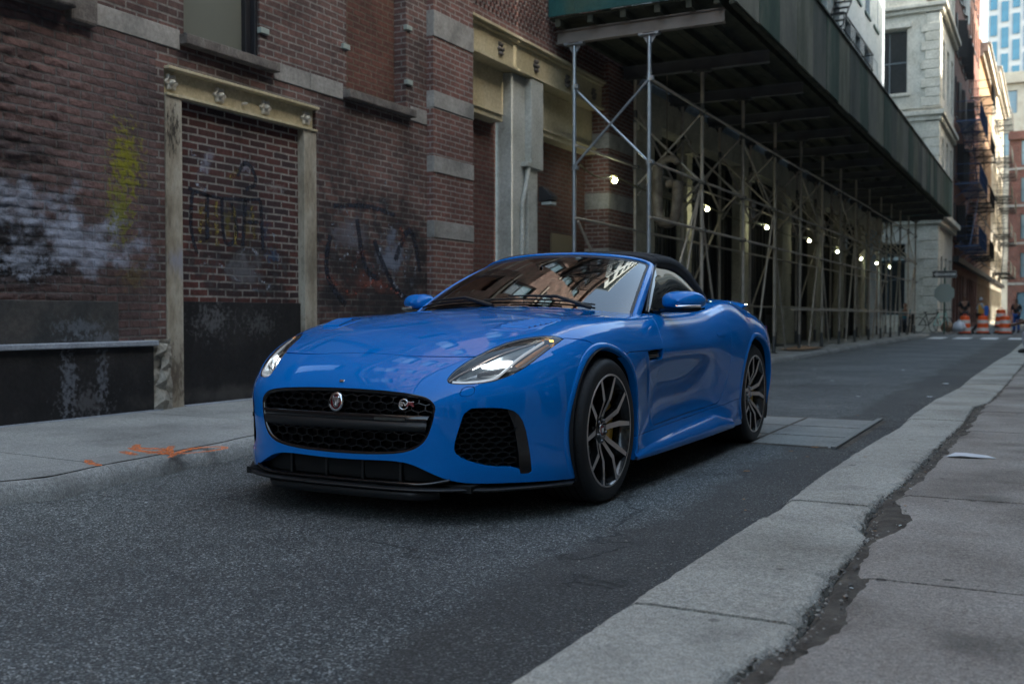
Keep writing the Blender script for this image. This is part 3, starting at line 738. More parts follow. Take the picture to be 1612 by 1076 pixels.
# side windows, one each side: base line on the belt, top line under the roof edge
for s in (1, -1):
    bl = spl([(-.93,.748,.893),(-1.2,.752,.897),(-1.6,.748,.905),(-1.95,.732,.928),(-2.24,.705,.972)], 50)
    tl = spl([(-.95,.744,.910),(-1.24,.665,1.075),(-1.50,.597,1.190),(-1.60,.592,1.200),(-1.80,.606,1.190),(-1.97,.628,1.140),(-2.12,.648,1.068),(-2.25,.690,.985)], 50)
    def F_(k, off): 
        P = bl*(1-k)+tl*k; P = P+np.array([0, 1, .3])*(.022*4*k*(1-k)+off); return P*[1, s, 1]
    mb = MB(); mb.grid(np.stack([F_(k, 0) for k in np.linspace(0, 1, 14)])); sg = mb.build('side_window', M_sideglass, car, fixn=False)
    mb = MB(); mb.tube([p for p in F_(1, .004)], .0085, 8); mb.build('window_seal', M_trim, sg)
    mb = MB(); mb.grid(np.stack([F_(0, -.004)-[0, 0, .016], F_(0, .008)-[0, 0, .006], F_(0.03, .004)])); mb.build('belt_moulding', M_black, sg)
    # inner edge of the pillar: a bright rubber line
    # black gusset cover between pillar and roof rail
    top = spl([(-1.50,.597,1.195),(-1.60,.600,1.208),(-1.80,.615,1.200),(-1.97,.635,1.150),(-2.12,.655,1.080),(-2.26,.690,.995)], 40)
    mb = MB(); a = top*[1, s, 1]; ee = spl(edg[:-4][::3], 40)*[1, s, 1]
    mb.grid(np.stack([a, a+np.array([0, s*.006, .008]), ee+np.array([0, 0, -.006])])); mb.build('roof_rail', M_trim, car)
# belt top of the doors: body coloured shelf between the glass and the skin edge
# ------------------------------------------------------------------ cabin
mb = MB(); mb.grid(np.stack([np.stack([np.full(20, x), np.linspace(-.70, .70, 20), z-.03*np.linspace(-1, 1, 20)**2], 1) for x, z in ((-.66, .915), (-.80, .915), (-1.0, .90), (-1.12, .89), (-1.17, .86), (-1.18, .60))]))
mb.build('dashboard', flat('dash_leather', (.03, .027, .025), .55, bump=.4), car)
mb = MB(); mb.box((-2.6, -.72, .25), (-.65, .72, .27)); mb.box((-2.45, -.70, .27), (-2.40, .70, .95)); mb.box((-2.45, -.73, .27), (-.8, -.70, .87)); mb.box((-2.45, .70, .27), (-.8, .73, .87)); mb.build('cabin_tub', M_trim, car)
for s in (1, -1):
    c = .37*s; mb = MB()
    sec = [(-.25, .0), (-.23, .075), (-.15, .10), (0, .085), (.15, .10), (.23, .075), (.25, 0)]
    prof = [(-1.62, .50, 1), (-1.95, .48, 1), (-2.02, .55, 1), (-2.10, .75, .96), (-2.17, .93, .78), (-2.20, 1.00, .45), (-2.22, 1.10, .42), (-2.235, 1.14, .3)]
    rows = []
    for (x, z, w) in prof:
        rows.append([(x+(d if z > .5 else 0), c+y*w, z+(d if z <= .5 else 0)) for y, d in sec])
    mb.grid(np.array(rows)); rows2 = [[(x-.08, y, z) for x, y, z in r] for r in rows[2:]]; mb.grid(np.array(rows2)); mb.build('seat', M_leather, car)
mb = MB(); ctr = Vector((-1.36, .37, .84)); t_ = R(24); mb.tube([ctr+Vector((math.sin(t_)*.18*math.cos(a)*1, .18*math.sin(a), math.cos(t_)*.18*math.cos(a))) for a in np.linspace(0, 2*math.pi, 32)[:-1]], .015, 10, closed=True)
mb.obox(ctr, (.01, 0, 0), (0, .16, 0), (0, 0, .03)); mb.tube([ctr, ctr+Vector((.25, 0, -.06))], .035, 12); mb.build('steering_wheel', M_leather, car)
mb = MB(); mb.obox((-1.16, 0, 1.15), (.015, 0, .006), (0, .12, 0), (-.01, 0, .03)); mb.tube([(-1.15, 0, 1.17), (-1.11, 0, 1.195)], .01, 8); mb.build('interior_mirror', M_black, car, bevel=.006)
# cowl and wipers
mb = MB(); yy_ = np.linspace(-.74, .74, 50); bx = np.interp(np.abs(yy_), [0, .3, .52, .72], [-.655, -.675, -.705, -.78])
zc = np.interp(np.abs(yy_), [0, .3, .52, .74], [.940, .934, .918, .885])
mb.grid(np.stack([np.stack([bx+.03, yy_, zc-.006], 1), np.stack([bx-.03, yy_, zc-.004], 1), np.stack([bx-.10, yy_, zc+.004], 1)])); mb.build('cowl_panel', M_trim, car)
def wiper(base, u0, u1, w0, w1):
    t = np.linspace(0, 1, 14); P = [screen(u0+(u1-u0)*k, u0+(u1-u0)*k, w0+(w1-w0)*k+.010*math.sin(k*math.pi), w0+(w1-w0)*k, 1, 1, .012)[0, 0] for k in t]
    mb = MB(); mb.tube(P, .0055, 6); Q = [p+np.array([.006, 0, .012+.008*math.sin(k*math.pi)]) for p, k in zip(P, t)]; mb.tube(Q[4:11], .005, 6)
    mid = Q[8]; mb.tube([base, (np.array(base)+mid)/2+np.array([.01, 0, .03]), mid], [.013, .009, .006], 8); mb.build('wiper', M_trim, car)
wiper((-.69, .52, .935), .60, -.20, .045, .07)
wiper((-.685, -.10, .948), -.14, -.86, .05, .075)
# ------------------------------------------------------------------ mirrors
for s in (1, -1):
    cx_, cy_, cz_ = -1.115, .905, .972
    mb = MB(); rows = []
    prof = [(.072, .03), (.066, .30), (.050, .62), (.022, .88), (-.012, .99), (-.050, 1.0), (-.062, .97)]
    nseg = 36; rows = []
    for (dx, k) in [(.076, .001)]+prof:
        r = []
        for a in np.linspace(0, 2*math.pi, nseg+1):
            ca, sa = math.cos(a), math.sin(a); e = 2/2.8
            yv = np.sign(ca)*abs(ca)**e*.118*k; zv = np.sign(sa)*abs(sa)**e*(.060 if sa > 0 else .052)*k
            if ca > 0: zv = zv*(1-.30*abs(ca)**3)
            r.append((cx_+dx-yv*.22, s*(cy_+yv), cz_+zv+.05*0))
        rows.append(r)
    mb.grid(np.array(rows)); mir = mb.build('door_mirror', M_paint, car)
    mb = MB(); mb.grid(np.array(rows[-1:]+[[(cx_-.055, s*cy_+(p[1]-s*cy_)*.9, cz_+(p[2]-cz_)*.9) for p in rows[-1]], [(cx_-.055, s*cy_, cz_)]*(nseg+1)])); mb.build('mirror_face', M_chrome, mir)
    # dark lower part and arm
    mb = MB(); P = []
    for dx, dz in ((.050, -.040), (.046, -.056), (.0, -.066), (-.06, -.060), (-.062, -.045)):
        P.append([(cx_+dx*(1-.35*abs(t)**3)-t*.118*.22, s*(cy_+t*.113), cz_+dz*(1-.25*max(0, t)**3)) for t in np.linspace(-1, 1, 20)])
    mb.grid(np.array(P)); mb.build('mirror_underside', M_black, mir)
    mb = MB(); mb.grid(np.array([[(cx_+.035, s*.80, cz_-.040), (cx_-.03, s*.80, cz_-.035), (cx_-.035, s*.80, cz_-.058), (cx_+.03, s*.80, cz_-.062), (cx_+.035, s*.80, cz_-.040)], [(cx_+.075, s*.735, cz_-.055), (cx_-.035, s*.735, cz_-.052), (cx_-.04, s*.735, cz_-.085), (cx_+.07, s*.735, cz_-.088), (cx_+.075, s*.735, cz_-.055)]])); mb.build('mirror_arm', M_black, mir)
    mb = MB(); P = [[(cx_+.074*(1-.5*t**2)-(.02+.095*t)*.22+d, s*(cy_+.02+.095*t), cz_-.028+h) for t in np.linspace(-.35, 1, 14)] for d, h in ((-.004, .006), (.003, .004), (.003, -.006), (-.003, -.009))]
    mb.grid(np.array(P)); mb.build('mirror_indicator', M_chrome, mir)
# ------------------------------------------------------------------ door furniture, vents, louvres
for s, d in zip((1, -1), doors):
    q = smooth_poly([(-1.775,.789),(-1.925,.789),(-1.935,.755),(-1.785,.752)], 2)
    P = on_side(q[:, 0], q[:, 1], .0025); P0_ = on_side(q[:, 0], q[:, 1], -.002); c_ = P.mean(0)+[0, .0015, 0]; n = len(q)
    f = 1.05; Pb = on_side(c_[0]+(q[:, 0]-c_[0])*1.03, c_[2]+(q[:, 1]-c_[2])*1.10, .0006)
    mb = MB(); vs = np.vstack([P, P0_, [c_]])*[1, s, 1]; mb.add(vs, [(i, (i+1) % n, (i+1) % n+n, i+n) for i in range(n)]+[(i, (i+1) % n, 2*n) for i in range(n)]); mb.build('handle', M_paint, d)
    mb = MB(); vs = np.vstack([Pb, P0_+[0, .0012, 0]])*[1, s, 1]; mb.add(vs, [(i, (i+1) % n, (i+1) % n+n, i+n) for i in range(n)]); mb.build('handle_gap', M_dark, d)
    # blade of the side vent and slats
    mb = MB()
    for z in (.668, .680, .692): P = on_side([-.53, -.735, -.735, -.53], [z, z, z+.004, z+.004], -.012); mb.add(np.vstack([P, P-[0, .012, 0]])*[1, s, 1], [(0,1,2,3),(0,4,5,1),(3,2,6,7)])
    mb.build('vent_slats', M_black, car)
# fender blade line: a fine pressed edge from the vent down to the skirt
for s in (1, -1):
    pts = spl([(-.496,0,.703),(-.540,0,.626),(-.590,0,.547),(-.645,0,.42),(-.668,0,.30)], 30); P = on_side(pts[:, 0], pts[:, 2], .0008)*[1, s, 1]
    mb = MB(); W_ = [on_side(pts[:, 0]+dx, pts[:, 2], o_)*[1, s, 1] for dx, o_ in ((.030, .0003), (.008, .006), (.0, .0075), (-.004, -.001))]
    mb.grid(np.stack(W_)); mb.build('fender_blade', M_paint, car)
# bonnet louvres
for s in (1, -1):
    q = smooth_poly([(.335,.452),(.30,.448),(.13,.443),(.03,.50),(.01,.60),(.02,.655),(.06,.665),(.16,.655),(.29,.59)], 2)
    P1 = on_top(q[:, 0], q[:, 1], .001)*[1, s, 1]; c2 = q.mean(0)
    def Q(k, o_): w = c2+(q-c2)*k; return on_top(w[:, 0], w[:, 1], o_)*[1, s, 1]
    g = np.stack([Q(1.04, -.0004), Q(1.0, .0022), Q(.95, .0016)]); g = np.concatenate([g, g[:, :1]], 1)
    mb = MB(); mb.grid(g); lv_ = mb.build('bonnet_louvre', M_paint, car)
    mb = MB(); db = MB()
    for k in range(7):
        x0 = .255-.034*k; y0 = .475+.012*k; ya = np.linspace(y0, y0+.13, 8)
        r = [on_top(x0+dx-(ya-y0)*.25, ya, o_)*[1, s, 1] for dx, o_ in ((.018, .0006), (.006, .010), (.000, .0115), (-.0035, .008))]
        mb.grid(np.stack(r)); r = [on_top(x0+dx-(ya-y0)*.25, ya, o_)*[1, s, 1] for dx, o_ in ((-.003, .0015), (-.014, .0009))]; db.grid(np.stack(r))
    mb.build('louvre_slats', M_paint, lv_); db.build('louvre_slots', M_dark, lv_)
# raised rear spoiler
mb = MB(); rows = []
ysp = np.linspace(-.70, .70, 40); xr = -3.30+.0*ysp+np.interp(np.abs(ysp), [0, .5, .7], [-.06, -.02, .10])
for dx, dz in ((.10, .004), (.04, .020), (-.03, .036), (-.10, .040), (-.105, .030), (-.02, .018), (.09, -.006), (.10, .004)):
    rows.append(np.stack([xr+dx, ysp, .985+dz-.05*np.abs(ysp/.7)**4], 1))
g = np.stack(rows); mb.grid(g); mb.add(g[:, 0], [tuple(range(8))]); mb.add(g[:, -1], [tuple(range(8))])
for y in (-.4, .4): mb.box((-3.33, y-.02, .90), (-3.25, y+.02, 1.0))
mb.build('rear_spoiler', M_paint, car)
# rear lamps and exhaust, hardly seen
for s in (1, -1):
    mb = MB(); P = []
    for z in (.76, .785, .81): 
        ya = np.linspace(.40, .86, 16); P.append([(-1*float(TY(np.array([y]))@TP+TZ(np.array([z]))@TF)-.004, s*y, z) for y in ya])
    mb.grid(np.array(P)); mb.build('tail_light', flat('tail_red', (.3, .005, .005), .2, coat=1), car)
# skirt blade
for s in (1, -1):
    xs_ = np.linspace(-.33, -2.05, 60); za = np.interp(xs_, [-2.05, -1.75, -1.2, -.6, -.33], [.205, .262, .243, .213, .190])
    W_ = [on_side(xs_, za+.012, -.002), on_side(xs_, za, .004), on_side(xs_, za-.008+.0*xs_, .010)+0, on_side(xs_, np.maximum(.176, (za-.176)*.35+.176), .016), on_side(xs_, .168+0*xs_, .018), on_side(xs_, .160+0*xs_, .012)]
    k = np.clip((xs_+2.05)/.12, 0, 1)*np.clip((-.33-xs_)/.15, 0, 1)
    W0 = on_side(xs_, za, -.003); W_ = [W0*(1-k)[:, None]*0+w*1.0 for w in W_]
    mb = MB(); g = np.stack(W_)*[1, s, 1]; mb.grid(g); mb.build('skirt_blade', M_paint, car)
# floor pan and wheel wells
mb = MB(); mb.box((-3.45, -.62, .14), (.8, .62, .17)); mb.box((-2.22, -.88, .15), (-.40, .88, .175)); mb.build('floor_pan', M_dark, car)
for (cx_, cz_, r_) in (AF, AR):
    for s in (1, -1):
        mb = MB(); an = np.linspace(R(-32), R(212), 40); g = [[(cx_+(r_+.004)*math.cos(a), s*y, cz_+(r_+.004)*math.sin(a)) for a in an] for y in (.40, .80, .905 if cx_ > -1 else .935)]
        mb.grid(np.array(g)); mb.box((cx_-r_, s*.40, .12), (cx_+r_, s*.41, cz_+r_)); mb.build('wheel_well', M_dark, car)
# pressed lips round the wheel arches
for (cx_, cz_, r_), a0, a1 in ((AF, -28, 208), (AR, -22, 202)):
    an = np.linspace(R(a0), R(a1), 90)
    for s in (1, -1):
        rows = []
        for dr, o_ in ((.030, -.001), (.024, .0035), (.006, .0060), (.0015, .0035), (.0005, -.008)):
            X_ = cx_+(r_+dr)*np.cos(an); Z_ = cz_+(r_+dr)*np.sin(an); keep = Z_ > .165; rows.append(on_side(X_[keep] if 0 else X_, np.maximum(Z_, .165), o_)*[1, s, 1])
        g = np.stack(rows); ok = ~np.isnan(g).any(axis=(0, 2)); mb = MB(); mb.grid(g[:, ok]); mb.build('arch_lip', M_paint, car)
# ------------------------------------------------------------------ wheels
def make_wheel(name, cx_, yo, s, width, rad, steer=0, angle=15):
    """yo: y of the outer tyre face"""
    w = empty(name, (cx_, s*yo, rad-.004)); w.parent = car
    w.rotation_euler = (0, 0, 0)
    def Y(d): return -d*s                        # d: depth inwards from the tyre face
    pr = [(.268, .010), (.275, .003), (.300, .000), (.322, .006), (rad-.010, .022), (rad-.003, .034), (rad, .055), (rad, width-.055), (rad-.01, width-.02), (.30, width), (.27, width-.01)]
    mb = MB(); mb.lathe([(r, Y(d)) for r, d in spl(pr, 60)], ax=1, n=96)
    tyre = mb.build('tyre', M_rubber, w)
    mb = MB()
    for d in (.075, .115, width-.115, width-.075): mb.lathe([(rad+.0006, Y(d-.0045)), (rad+.0006, Y(d+.0045))], ax=1, n=96)
    for k in range(64):
        a = 2*math.pi*k/64; c, sn = math.cos(a), math.sin(a)
        for d0, d1, da in ((.018, .062, .03), (width-.062, width-.018, .03)):
            p = []
            for d, a2 in ((d0, a), (d1, a+da), (d1, a+da+.008), (d0, a+.008)):
                rr_ = rad+.0008 if d > .03 and d < width-.03 else rad-.010; p.append((rr_*math.cos(a2), Y(d), rr_*math.sin(a2)))
            mb.add(p, [(0, 1, 2, 3)])
    mb.build('tread_grooves', M_dark, tyre)
    rim = MB()
    rim.lathe([(.2705, Y(.012)), (.2700, Y(.003)), (.2660, Y(.0015)), (.2615, Y(.003))], ax=1, n=96, mi=0)
    rim.lathe([(.2615, Y(.003)), (.2560, Y(.012)), (.2450, Y(.030)), (.238, Y(.07)), (.240, Y(width-.03)), (.265, Y(width-.01))], ax=1, n=96, mi=1)
    rm = rim.build('rim', [M_machined, M_alloyblk], w)
    # ten spokes in five pairs
    for p_ in range(5):
        for e in (1, -1):
            a0 = R(angle+72*p_)
            st = [(.050, a0+e*R(17), .052, .026), (.090, a0+e*R(13), .038, .026), (.150, a0+e*R(13), .012, .027), (.205, a0+e*R(16.5), .007, .023), (.260, a0+e*R(18.5), .003, .020)]
            mb = MB(); T_, Bk = [], []
            sec = []
            for r_, a, d, hw in st:
                ca, sa = math.cos(a), math.sin(a); t = (-sa, ca)
                sec.append([(r_*ca+t[0]*k*hw/1.0, Y(d+dd), r_*sa+t[1]*k*hw/1.0) for k, dd in ((-.5, .003), (.5, .003), (.62, .040), (-.62, .040))])
            f0 = []; f1 = []; V_ = [p for q in sec for p in q]
            for i in range(len(sec)-1):
                b = 4*i; f0.append((b, b+1, b+5, b+4)); f1 += [(b+1, b+2, b+6, b+5), (b+2, b+3, b+7, b+6), (b+3, b, b+4, b+7)]
            mb.add(V_, f0, 0); mb.add(V_, f1, 1); mb.build('spoke', [M_machined, M_alloyblk], rm)
    mb = MB(); mb.lathe([(.0, Y(.046)), (.030, Y(.046)), (.034, Y(.050)), (.070, Y(.050)), (.078, Y(.058)), (.080, Y(.10)), (.0, Y(.10))], ax=1, n=48); mb.build('hub', M_alloyblk, rm)
    mb = MB(); mb.lathe([(.0, Y(.043)), (.022, Y(.0435)), (.026, Y(.047))], ax=1, n=32, mi=0); mb.lathe([(.026, Y(.0425)), (.0295, Y(.0425)), (.031, Y(.048))], ax=1, n=32, mi=1)
    mb.add([(-.010, Y(.0415), -.012), (.010, Y(.0415), -.012), (.014, Y(.0415), .010), (0, Y(.0405), .016), (-.014, Y(.0415), .010)], [(0, 1, 2, 3, 4)], 1); mb.build('hub_cap', [M_red, M_chrome], rm)
    for k in range(5):
        a = R(angle+36+72*k); c_ = (.052*math.cos(a), 0, .052*math.sin(a)); mb = MB()
        mb.lathe([(0, Y(.040)), (.006, Y(.040)), (.0085, Y(.044)), (.0085, Y(.056))], c=c_, ax=1, n=8); mb.build('lug_nut', M_satch, rm)
    mb = MB(); mb.lathe([(.06, Y(.115)), (.185, Y(.115)), (.187, Y(.119)), (.187, Y(.145)), (.06, Y(.145))], ax=1, n=64); mb.lathe([(0, Y(.09)), (.075, Y(.092)), (.085, Y(.115))], ax=1, n=40); mb.build('brake_disc', M_disc, w)
    mb = MB(); mb.lathe([(.108, Y(.090)), (.118, Y(.070)), (.198, Y(.070)), (.214, Y(.088)), (.216, Y(.165)), (.11, Y(.165)), (.108, Y(.090))], ax=1, n=20, a0=R(140), a1=R(222)); cal = mb.build('brake_caliper', M_caliper, w)
    mb = MB(); mb.lathe([(.14, Y(.068)), (.17, Y(.068))], ax=1, n=6, a0=R(176), a1=R(184)); mb.build('caliper_plate', M_black, cal)
    return w
for s in (1, -1):
    make_wheel('wheel', 0, .925, s, .265, .347)
    make_wheel('wheel', -2.622, .945, s, .30, .3465, angle=27)
car.location = (-2.77, 4.49, 0); car.rotation_euler = (0, 0, R(-90))
# ------------------------------------------------------------------ street materials
def pos_uv(nt, warp=0.0, wscale=3.0):
    """(x+y, z) of the place, so walls facing either way share one coursing"""
    tc = N(nt, 'ShaderNodeTexCoord'); sp = N(nt, 'ShaderNodeSeparateXYZ'); L(nt, tc.outputs['Object'], sp.inputs[0])
    ad = N(nt, 'ShaderNodeMath', operation='ADD'); L(nt, sp.outputs[0], ad.inputs[0]); L(nt, sp.outputs[1], ad.inputs[1])
    cb = N(nt, 'ShaderNodeCombineXYZ'); L(nt, ad.outputs[0], cb.inputs[0]); L(nt, sp.outputs[2], cb.inputs[1])
    out = cb.outputs[0]
    if warp:
        nz = N(nt, 'ShaderNodeTexNoise', Scale=wscale, Detail=3); L(nt, out, nz.inputs['Vector'])
        sb = N(nt, 'ShaderNodeVectorMath', operation='SUBTRACT'); L(nt, nz.outputs['Color'], sb.inputs[0]); sb.inputs[1].default_value = (.5, .5, .5)
        sc = N(nt, 'ShaderNodeVectorMath', operation='SCALE'); L(nt, sb.outputs[0], sc.inputs[0]); sc.inputs['Scale'].default_value = warp
        a2 = N(nt, 'ShaderNodeVectorMath', operation='ADD'); L(nt, out, a2.inputs[0]); L(nt, sc.outputs[0], a2.inputs[1]); out = a2.outputs[0]
    return out, cb.outputs[0], sp
def math_(nt, op, a, b=None, clamp=False):
    n = N(nt, 'ShaderNodeMath', operation=op); n.use_clamp = clamp
    for i, v in enumerate((a, b)):
        if v is None: continue
        if isinstance(v, (int, float)): n.inputs[i].default_value = v
        else: L(nt, v, n.inputs[i])
    return n.outputs[0]
def ramp(nt, src, stops):
    r = N(nt, 'ShaderNodeValToRGB'); L(nt, src, r.inputs[0]); e = r.color_ramp.elements
    while len(e) < len(stops): e.new(.5)
    for k, (p, c) in zip(e, stops): k.position = p; k.color = (*c, 1) if len(c) == 3 else c
    return r.outputs[0]
def noise(nt, vec, scale, detail=4, rough=.55, ch='Fac'):
    n = N(nt, 'ShaderNodeTexNoise', Scale=scale, Detail=detail, Roughness=rough); L(nt, vec, n.inputs['Vector']); return n.outputs[ch]
def mixc(nt, f, a, b, mode='MIX'):
    m = N(nt, 'ShaderNodeMix', data_type='RGBA'); m.blend_type = mode
    for i, v in ((0, f), (6, a), (7, b)):
        if isinstance(v, (int, float)): m.inputs[i].default_value = v
        elif isinstance(v, tuple): m.inputs[i].default_value = (*v, 1)
        else: L(nt, v, m.inputs[i])
    return m.outputs[2]
def blob(nt, uv, cu, cv, ru, rv, src, lo=.35, hi=.65, edge=.6):
    """a patch of paint or growth with a ragged noisy outline"""
    mp = N(nt, 'ShaderNodeVectorMath', operation='SUBTRACT'); L(nt, uv, mp.inputs[0]); mp.inputs[1].default_value = (cu, cv, 0)
    ml = N(nt, 'ShaderNodeVectorMath', operation='MULTIPLY'); L(nt, mp.outputs[0], ml.inputs[0]); ml.inputs[1].default_value = (1/ru, 1/rv, 0)
    ln = N(nt, 'ShaderNodeVectorMath', operation='LENGTH'); L(nt, ml.outputs[0], ln.inputs[0])
    f = math_(nt, 'SUBTRACT', 1.0, ln.outputs['Value']); f = math_(nt, 'ADD', f, math_(nt, 'MULTIPLY', math_(nt, 'SUBTRACT', src, .53), 3.4)); f = math_(nt, 'MULTIPLY', f, math_(nt, 'LESS_THAN', ln.outputs['Value'], 1.6))
    m = N(nt, 'ShaderNodeMapRange'); L(nt, f, m.inputs[0]); m.inputs[1].default_value = 0; m.inputs[2].default_value = edge*1.5; m.interpolation_type = 'SMOOTHSTEP'
    return m.outputs[0]
def brick_mat(name, c1, c2, mortar, bw=.215, rh=.066, ms=.010, grime=.5, blobs=(), bump=.6, warp=.012, rough=.85, lump=0.0, dist=.012):
    m, nt, b = newmat(name); wv, uv, sp = pos_uv(nt, warp, 5)
    br = N(nt, 'ShaderNodeTexBrick'); L(nt, wv, br.inputs['Vector']); br.offset = .5
    for k, v in (('Scale', 1), ('Brick Width', bw), ('Row Height', rh), ('Mortar Size', ms), ('Mortar Smooth', .25), ('Bias', 0)): br.inputs[k].default_value = v
    br.inputs['Color1'].default_value = (*c1, 1); br.inputs['Color2'].default_value = (*c2, 1); br.inputs['Mortar'].default_value = (*mortar, 1)
    n1 = noise(nt, uv, 1.3, 8, .65); n2 = noise(nt, uv, 22, 5, .6); n3 = noise(nt, uv, 5, 6, .6)
    col = mixc(nt, 1.0, br.outputs['Color'], ramp(nt, n2, [(.25, (.62, .62, .62)), (.75, (1.3, 1.3, 1.3))]), 'MULTIPLY')
    col = mixc(nt, 1.0, col, ramp(nt, n1, [(.32, (1-grime, 1-grime, 1-grime)), (.62, (1.15, 1.12, 1.1))]), 'MULTIPLY')
    for (cu, cv, ru, rv, pc, st, which) in blobs:
        f = blob(nt, uv, cu, cv, ru, rv, {1: n1, 2: n2, 3: n3}[which]); f = math_(nt, 'MULTIPLY', f, st); col = mixc(nt, f, col, pc)
    L(nt, col, b.inputs['Base Color']); b.inputs['Roughness'].default_value = rough; b.inputs['Specular IOR Level'].default_value = .3
    h = math_(nt, 'ADD', math_(nt, 'MULTIPLY', br.outputs['Fac'], -1.0), math_(nt, 'MULTIPLY', n2, .5))
    if lump: h = math_(nt, 'ADD', h, math_(nt, 'MULTIPLY', n3, lump))
    bp = N(nt, 'ShaderNodeBump', Strength=bump, Distance=dist); L(nt, h, bp.inputs['Height']); L(nt, bp.outputs['Normal'], b.inputs['Normal'])
    return m
def rough_mat(name, cols, scale=3, fine=40, bump=.3, rough=.85, dist=.01, blobs=(), streak=0, spec=.3, stretch=(1, 1, 1)):
    """plaster, stone, concrete, weathered board: two-scale mottling"""
    m, nt, b = newmat(name); tc = N(nt, 'ShaderNodeTexCoord'); mp = N(nt, 'ShaderNodeMapping'); L(nt, tc.outputs['Object'], mp.inputs[0]); mp.inputs['Scale'].default_value = stretch
    v = mp.outputs[0]; _, uv, _s = pos_uv(nt)
    n1 = noise(nt, v, scale, 8, .62); n2 = noise(nt, v, fine, 4, .6); k = len(cols)
    col = ramp(nt, n1, [(.28+.44*i/(k-1), c) for i, c in enumerate(cols)])
    col = mixc(nt, 1.0, col, ramp(nt, n2, [(.3, (.8, .8, .8)), (.7, (1.18, 1.18, 1.18))]), 'MULTIPLY')
    for (cu, cv, ru, rv, pc, st, wh) in blobs:
        f = math_(nt, 'MULTIPLY', blob(nt, uv, cu, cv, ru, rv, n1 if wh == 1 else n2), st); col = mixc(nt, f, col, pc)
    L(nt, col, b.inputs['Base Color']); b.inputs['Roughness'].default_value = rough; b.inputs['Specular IOR Level'].default_value = spec
    h = math_(nt, 'ADD', n2, math_(nt, 'MULTIPLY', n1, 1.5)); bp = N(nt, 'ShaderNodeBump', Strength=bump, Distance=dist); L(nt, h, bp.inputs['Height']); L(nt, bp.outputs['Normal'], b.inputs['Normal'])
    return m
WH = (.30, .34, .42); SOOT = (.016, .016, .018); MOSS = (.13, .13, .008)
U = lambda y: y-6.45
K_brick = brick_mat('old_red_brick', (.165, .088, .075), (.085, .056, .053), (.215, .195, .18), grime=.68, bump=1.0, blobs=[
    (U(4.6), 1.5, 1.6, .75, SOOT, .85, 1), (U(9.0), 1.4, 2.2, 1.1, SOOT, .85, 3), (U(9.3), 1.0, 1.9, .6, SOOT, .8, 1),
    (U(5.3), 1.45, .75, .22, (.26, .29, .36), .55, 3), (U(4.7), 1.62, .6, .20, (.22, .25, .32), .5, 2), (U(8.6), 1.75, .45, .25, (.20, .19, .22), .5, 3), (U(9.35), 1.55, .40, .35, (.22, .25, .33), .55, 3),
    (U(9.0), 1.25, .5, .16, (.20, .07, .05), .4, 3), (U(5.66), 2.05, .16, .30, MOSS, .85, 2), (U(5.60), 1.75, .13, .22, (.10, .10, .015), .8, 2), (U(5.75), 1.3, .2, .12, (.10, .09, .02), .5, 2)])
K_rough = brick_mat('crumbled_brick', (.155, .092, .084), (.098, .068, .066), (.12, .105, .10), grime=.55, bump=1.0, warp=.028, lump=1.3, dist=.022, ms=.009, blobs=[
    (U(4.6), 1.35, 1.5, .55, SOOT, .92, 1), (U(4.5), 1.95, .7, .35, SOOT, .6, 3),
    (U(5.3), 1.45, .75, .30, (.30, .33, .41), .8, 3), (U(4.75), 1.70, .7, .26, (.26, .29, .36), .75, 3), (U(4.75), 1.25, .4, .14, (.27, .30, .37), .6, 2), (U(5.68), 2.08, .22, .42, (.19, .18, .012), 1, 2), (U(5.62), 1.72, .18, .34, (.14, .14, .02), .95, 2), (U(5.75), 1.2, .2, .15, (.12, .09, .02), .5, 2)])
K_infill = brick_mat('dark_infill_brick', (.125, .048, .040), (.045, .030, .034), (.30, .28, .26), grime=.65, bump=.9, blobs=[
    (U(7.0), 1.35, 1.1, .5, SOOT, .8, 3), (U(7.0), 2.0, 1.1, .9, SOOT, .35, 1), (U(6.95), 1.85, .45, .16, (.02, .025, .035), .8, 3), (U(6.55), 1.72, .07, .20, (.13, .10, .02), .7, 2), (U(6.80), 1.72, .06, .22, (.12, .10, .02), .7, 2), (U(7.05), 1.70, .06, .2, (.12, .09, .02), .6, 2), (U(7.3), 1.68, .08, .18, (.02, .03, .06), .8, 2),
    (U(6.55), 2.22, .10, .16, (.28, .30, .38), .6, 3), (U(7.05), 2.25, .10, .10, (.26, .27, .34), .5, 2), (U(7.0), 1.3, .55, .2, (.22, .22, .24), .4, 3), (U(7.4), 1.45, .15, .1, (.02, .06, .12), .7, 2), (U(7.45), 2.1, .2, .07, (.22, .22, .22), .35, 2)])
K_redbrick = brick_mat('red_brick', (.185, .088, .072), (.13, .068, .058), (.25, .22, .20), grime=.35, bump=.8)
K_niche = brick_mat('niche_brick', (.13, .054, .040), (.09, .042, .034), (.12, .09, .07), grime=.4, bump=.9)
K_farbrick = brick_mat('far_brick', (.14, .036, .026), (.10, .030, .024), (.22, .16, .13), grime=.3, bump=.3)
K_brown = brick_mat('brown_brick', (.12, .052, .042), (.09, .042, .035), (.12, .10, .09), grime=.4, bump=.3)
K_greybrick = brick_mat('grey_painted_brick', (.085, .095, .10), (.065, .072, .076), (.11, .12, .12), grime=.4, bump=.4)
K_stone = rough_mat('grey_stone', [(.14, .135, .125), (.26, .245, .225), (.36, .34, .31)], 2.5, 30, .4)
K_sill = rough_mat('weathered_sill', [(.06, .052, .047), (.13, .112, .10), (.20, .18, .16)], 6, 40, .6)
K_cream = rough_mat('cream_paint', [(.36, .30, .18), (.46, .39, .25), (.50, .44, .31)], 2, 30, .15, .55)
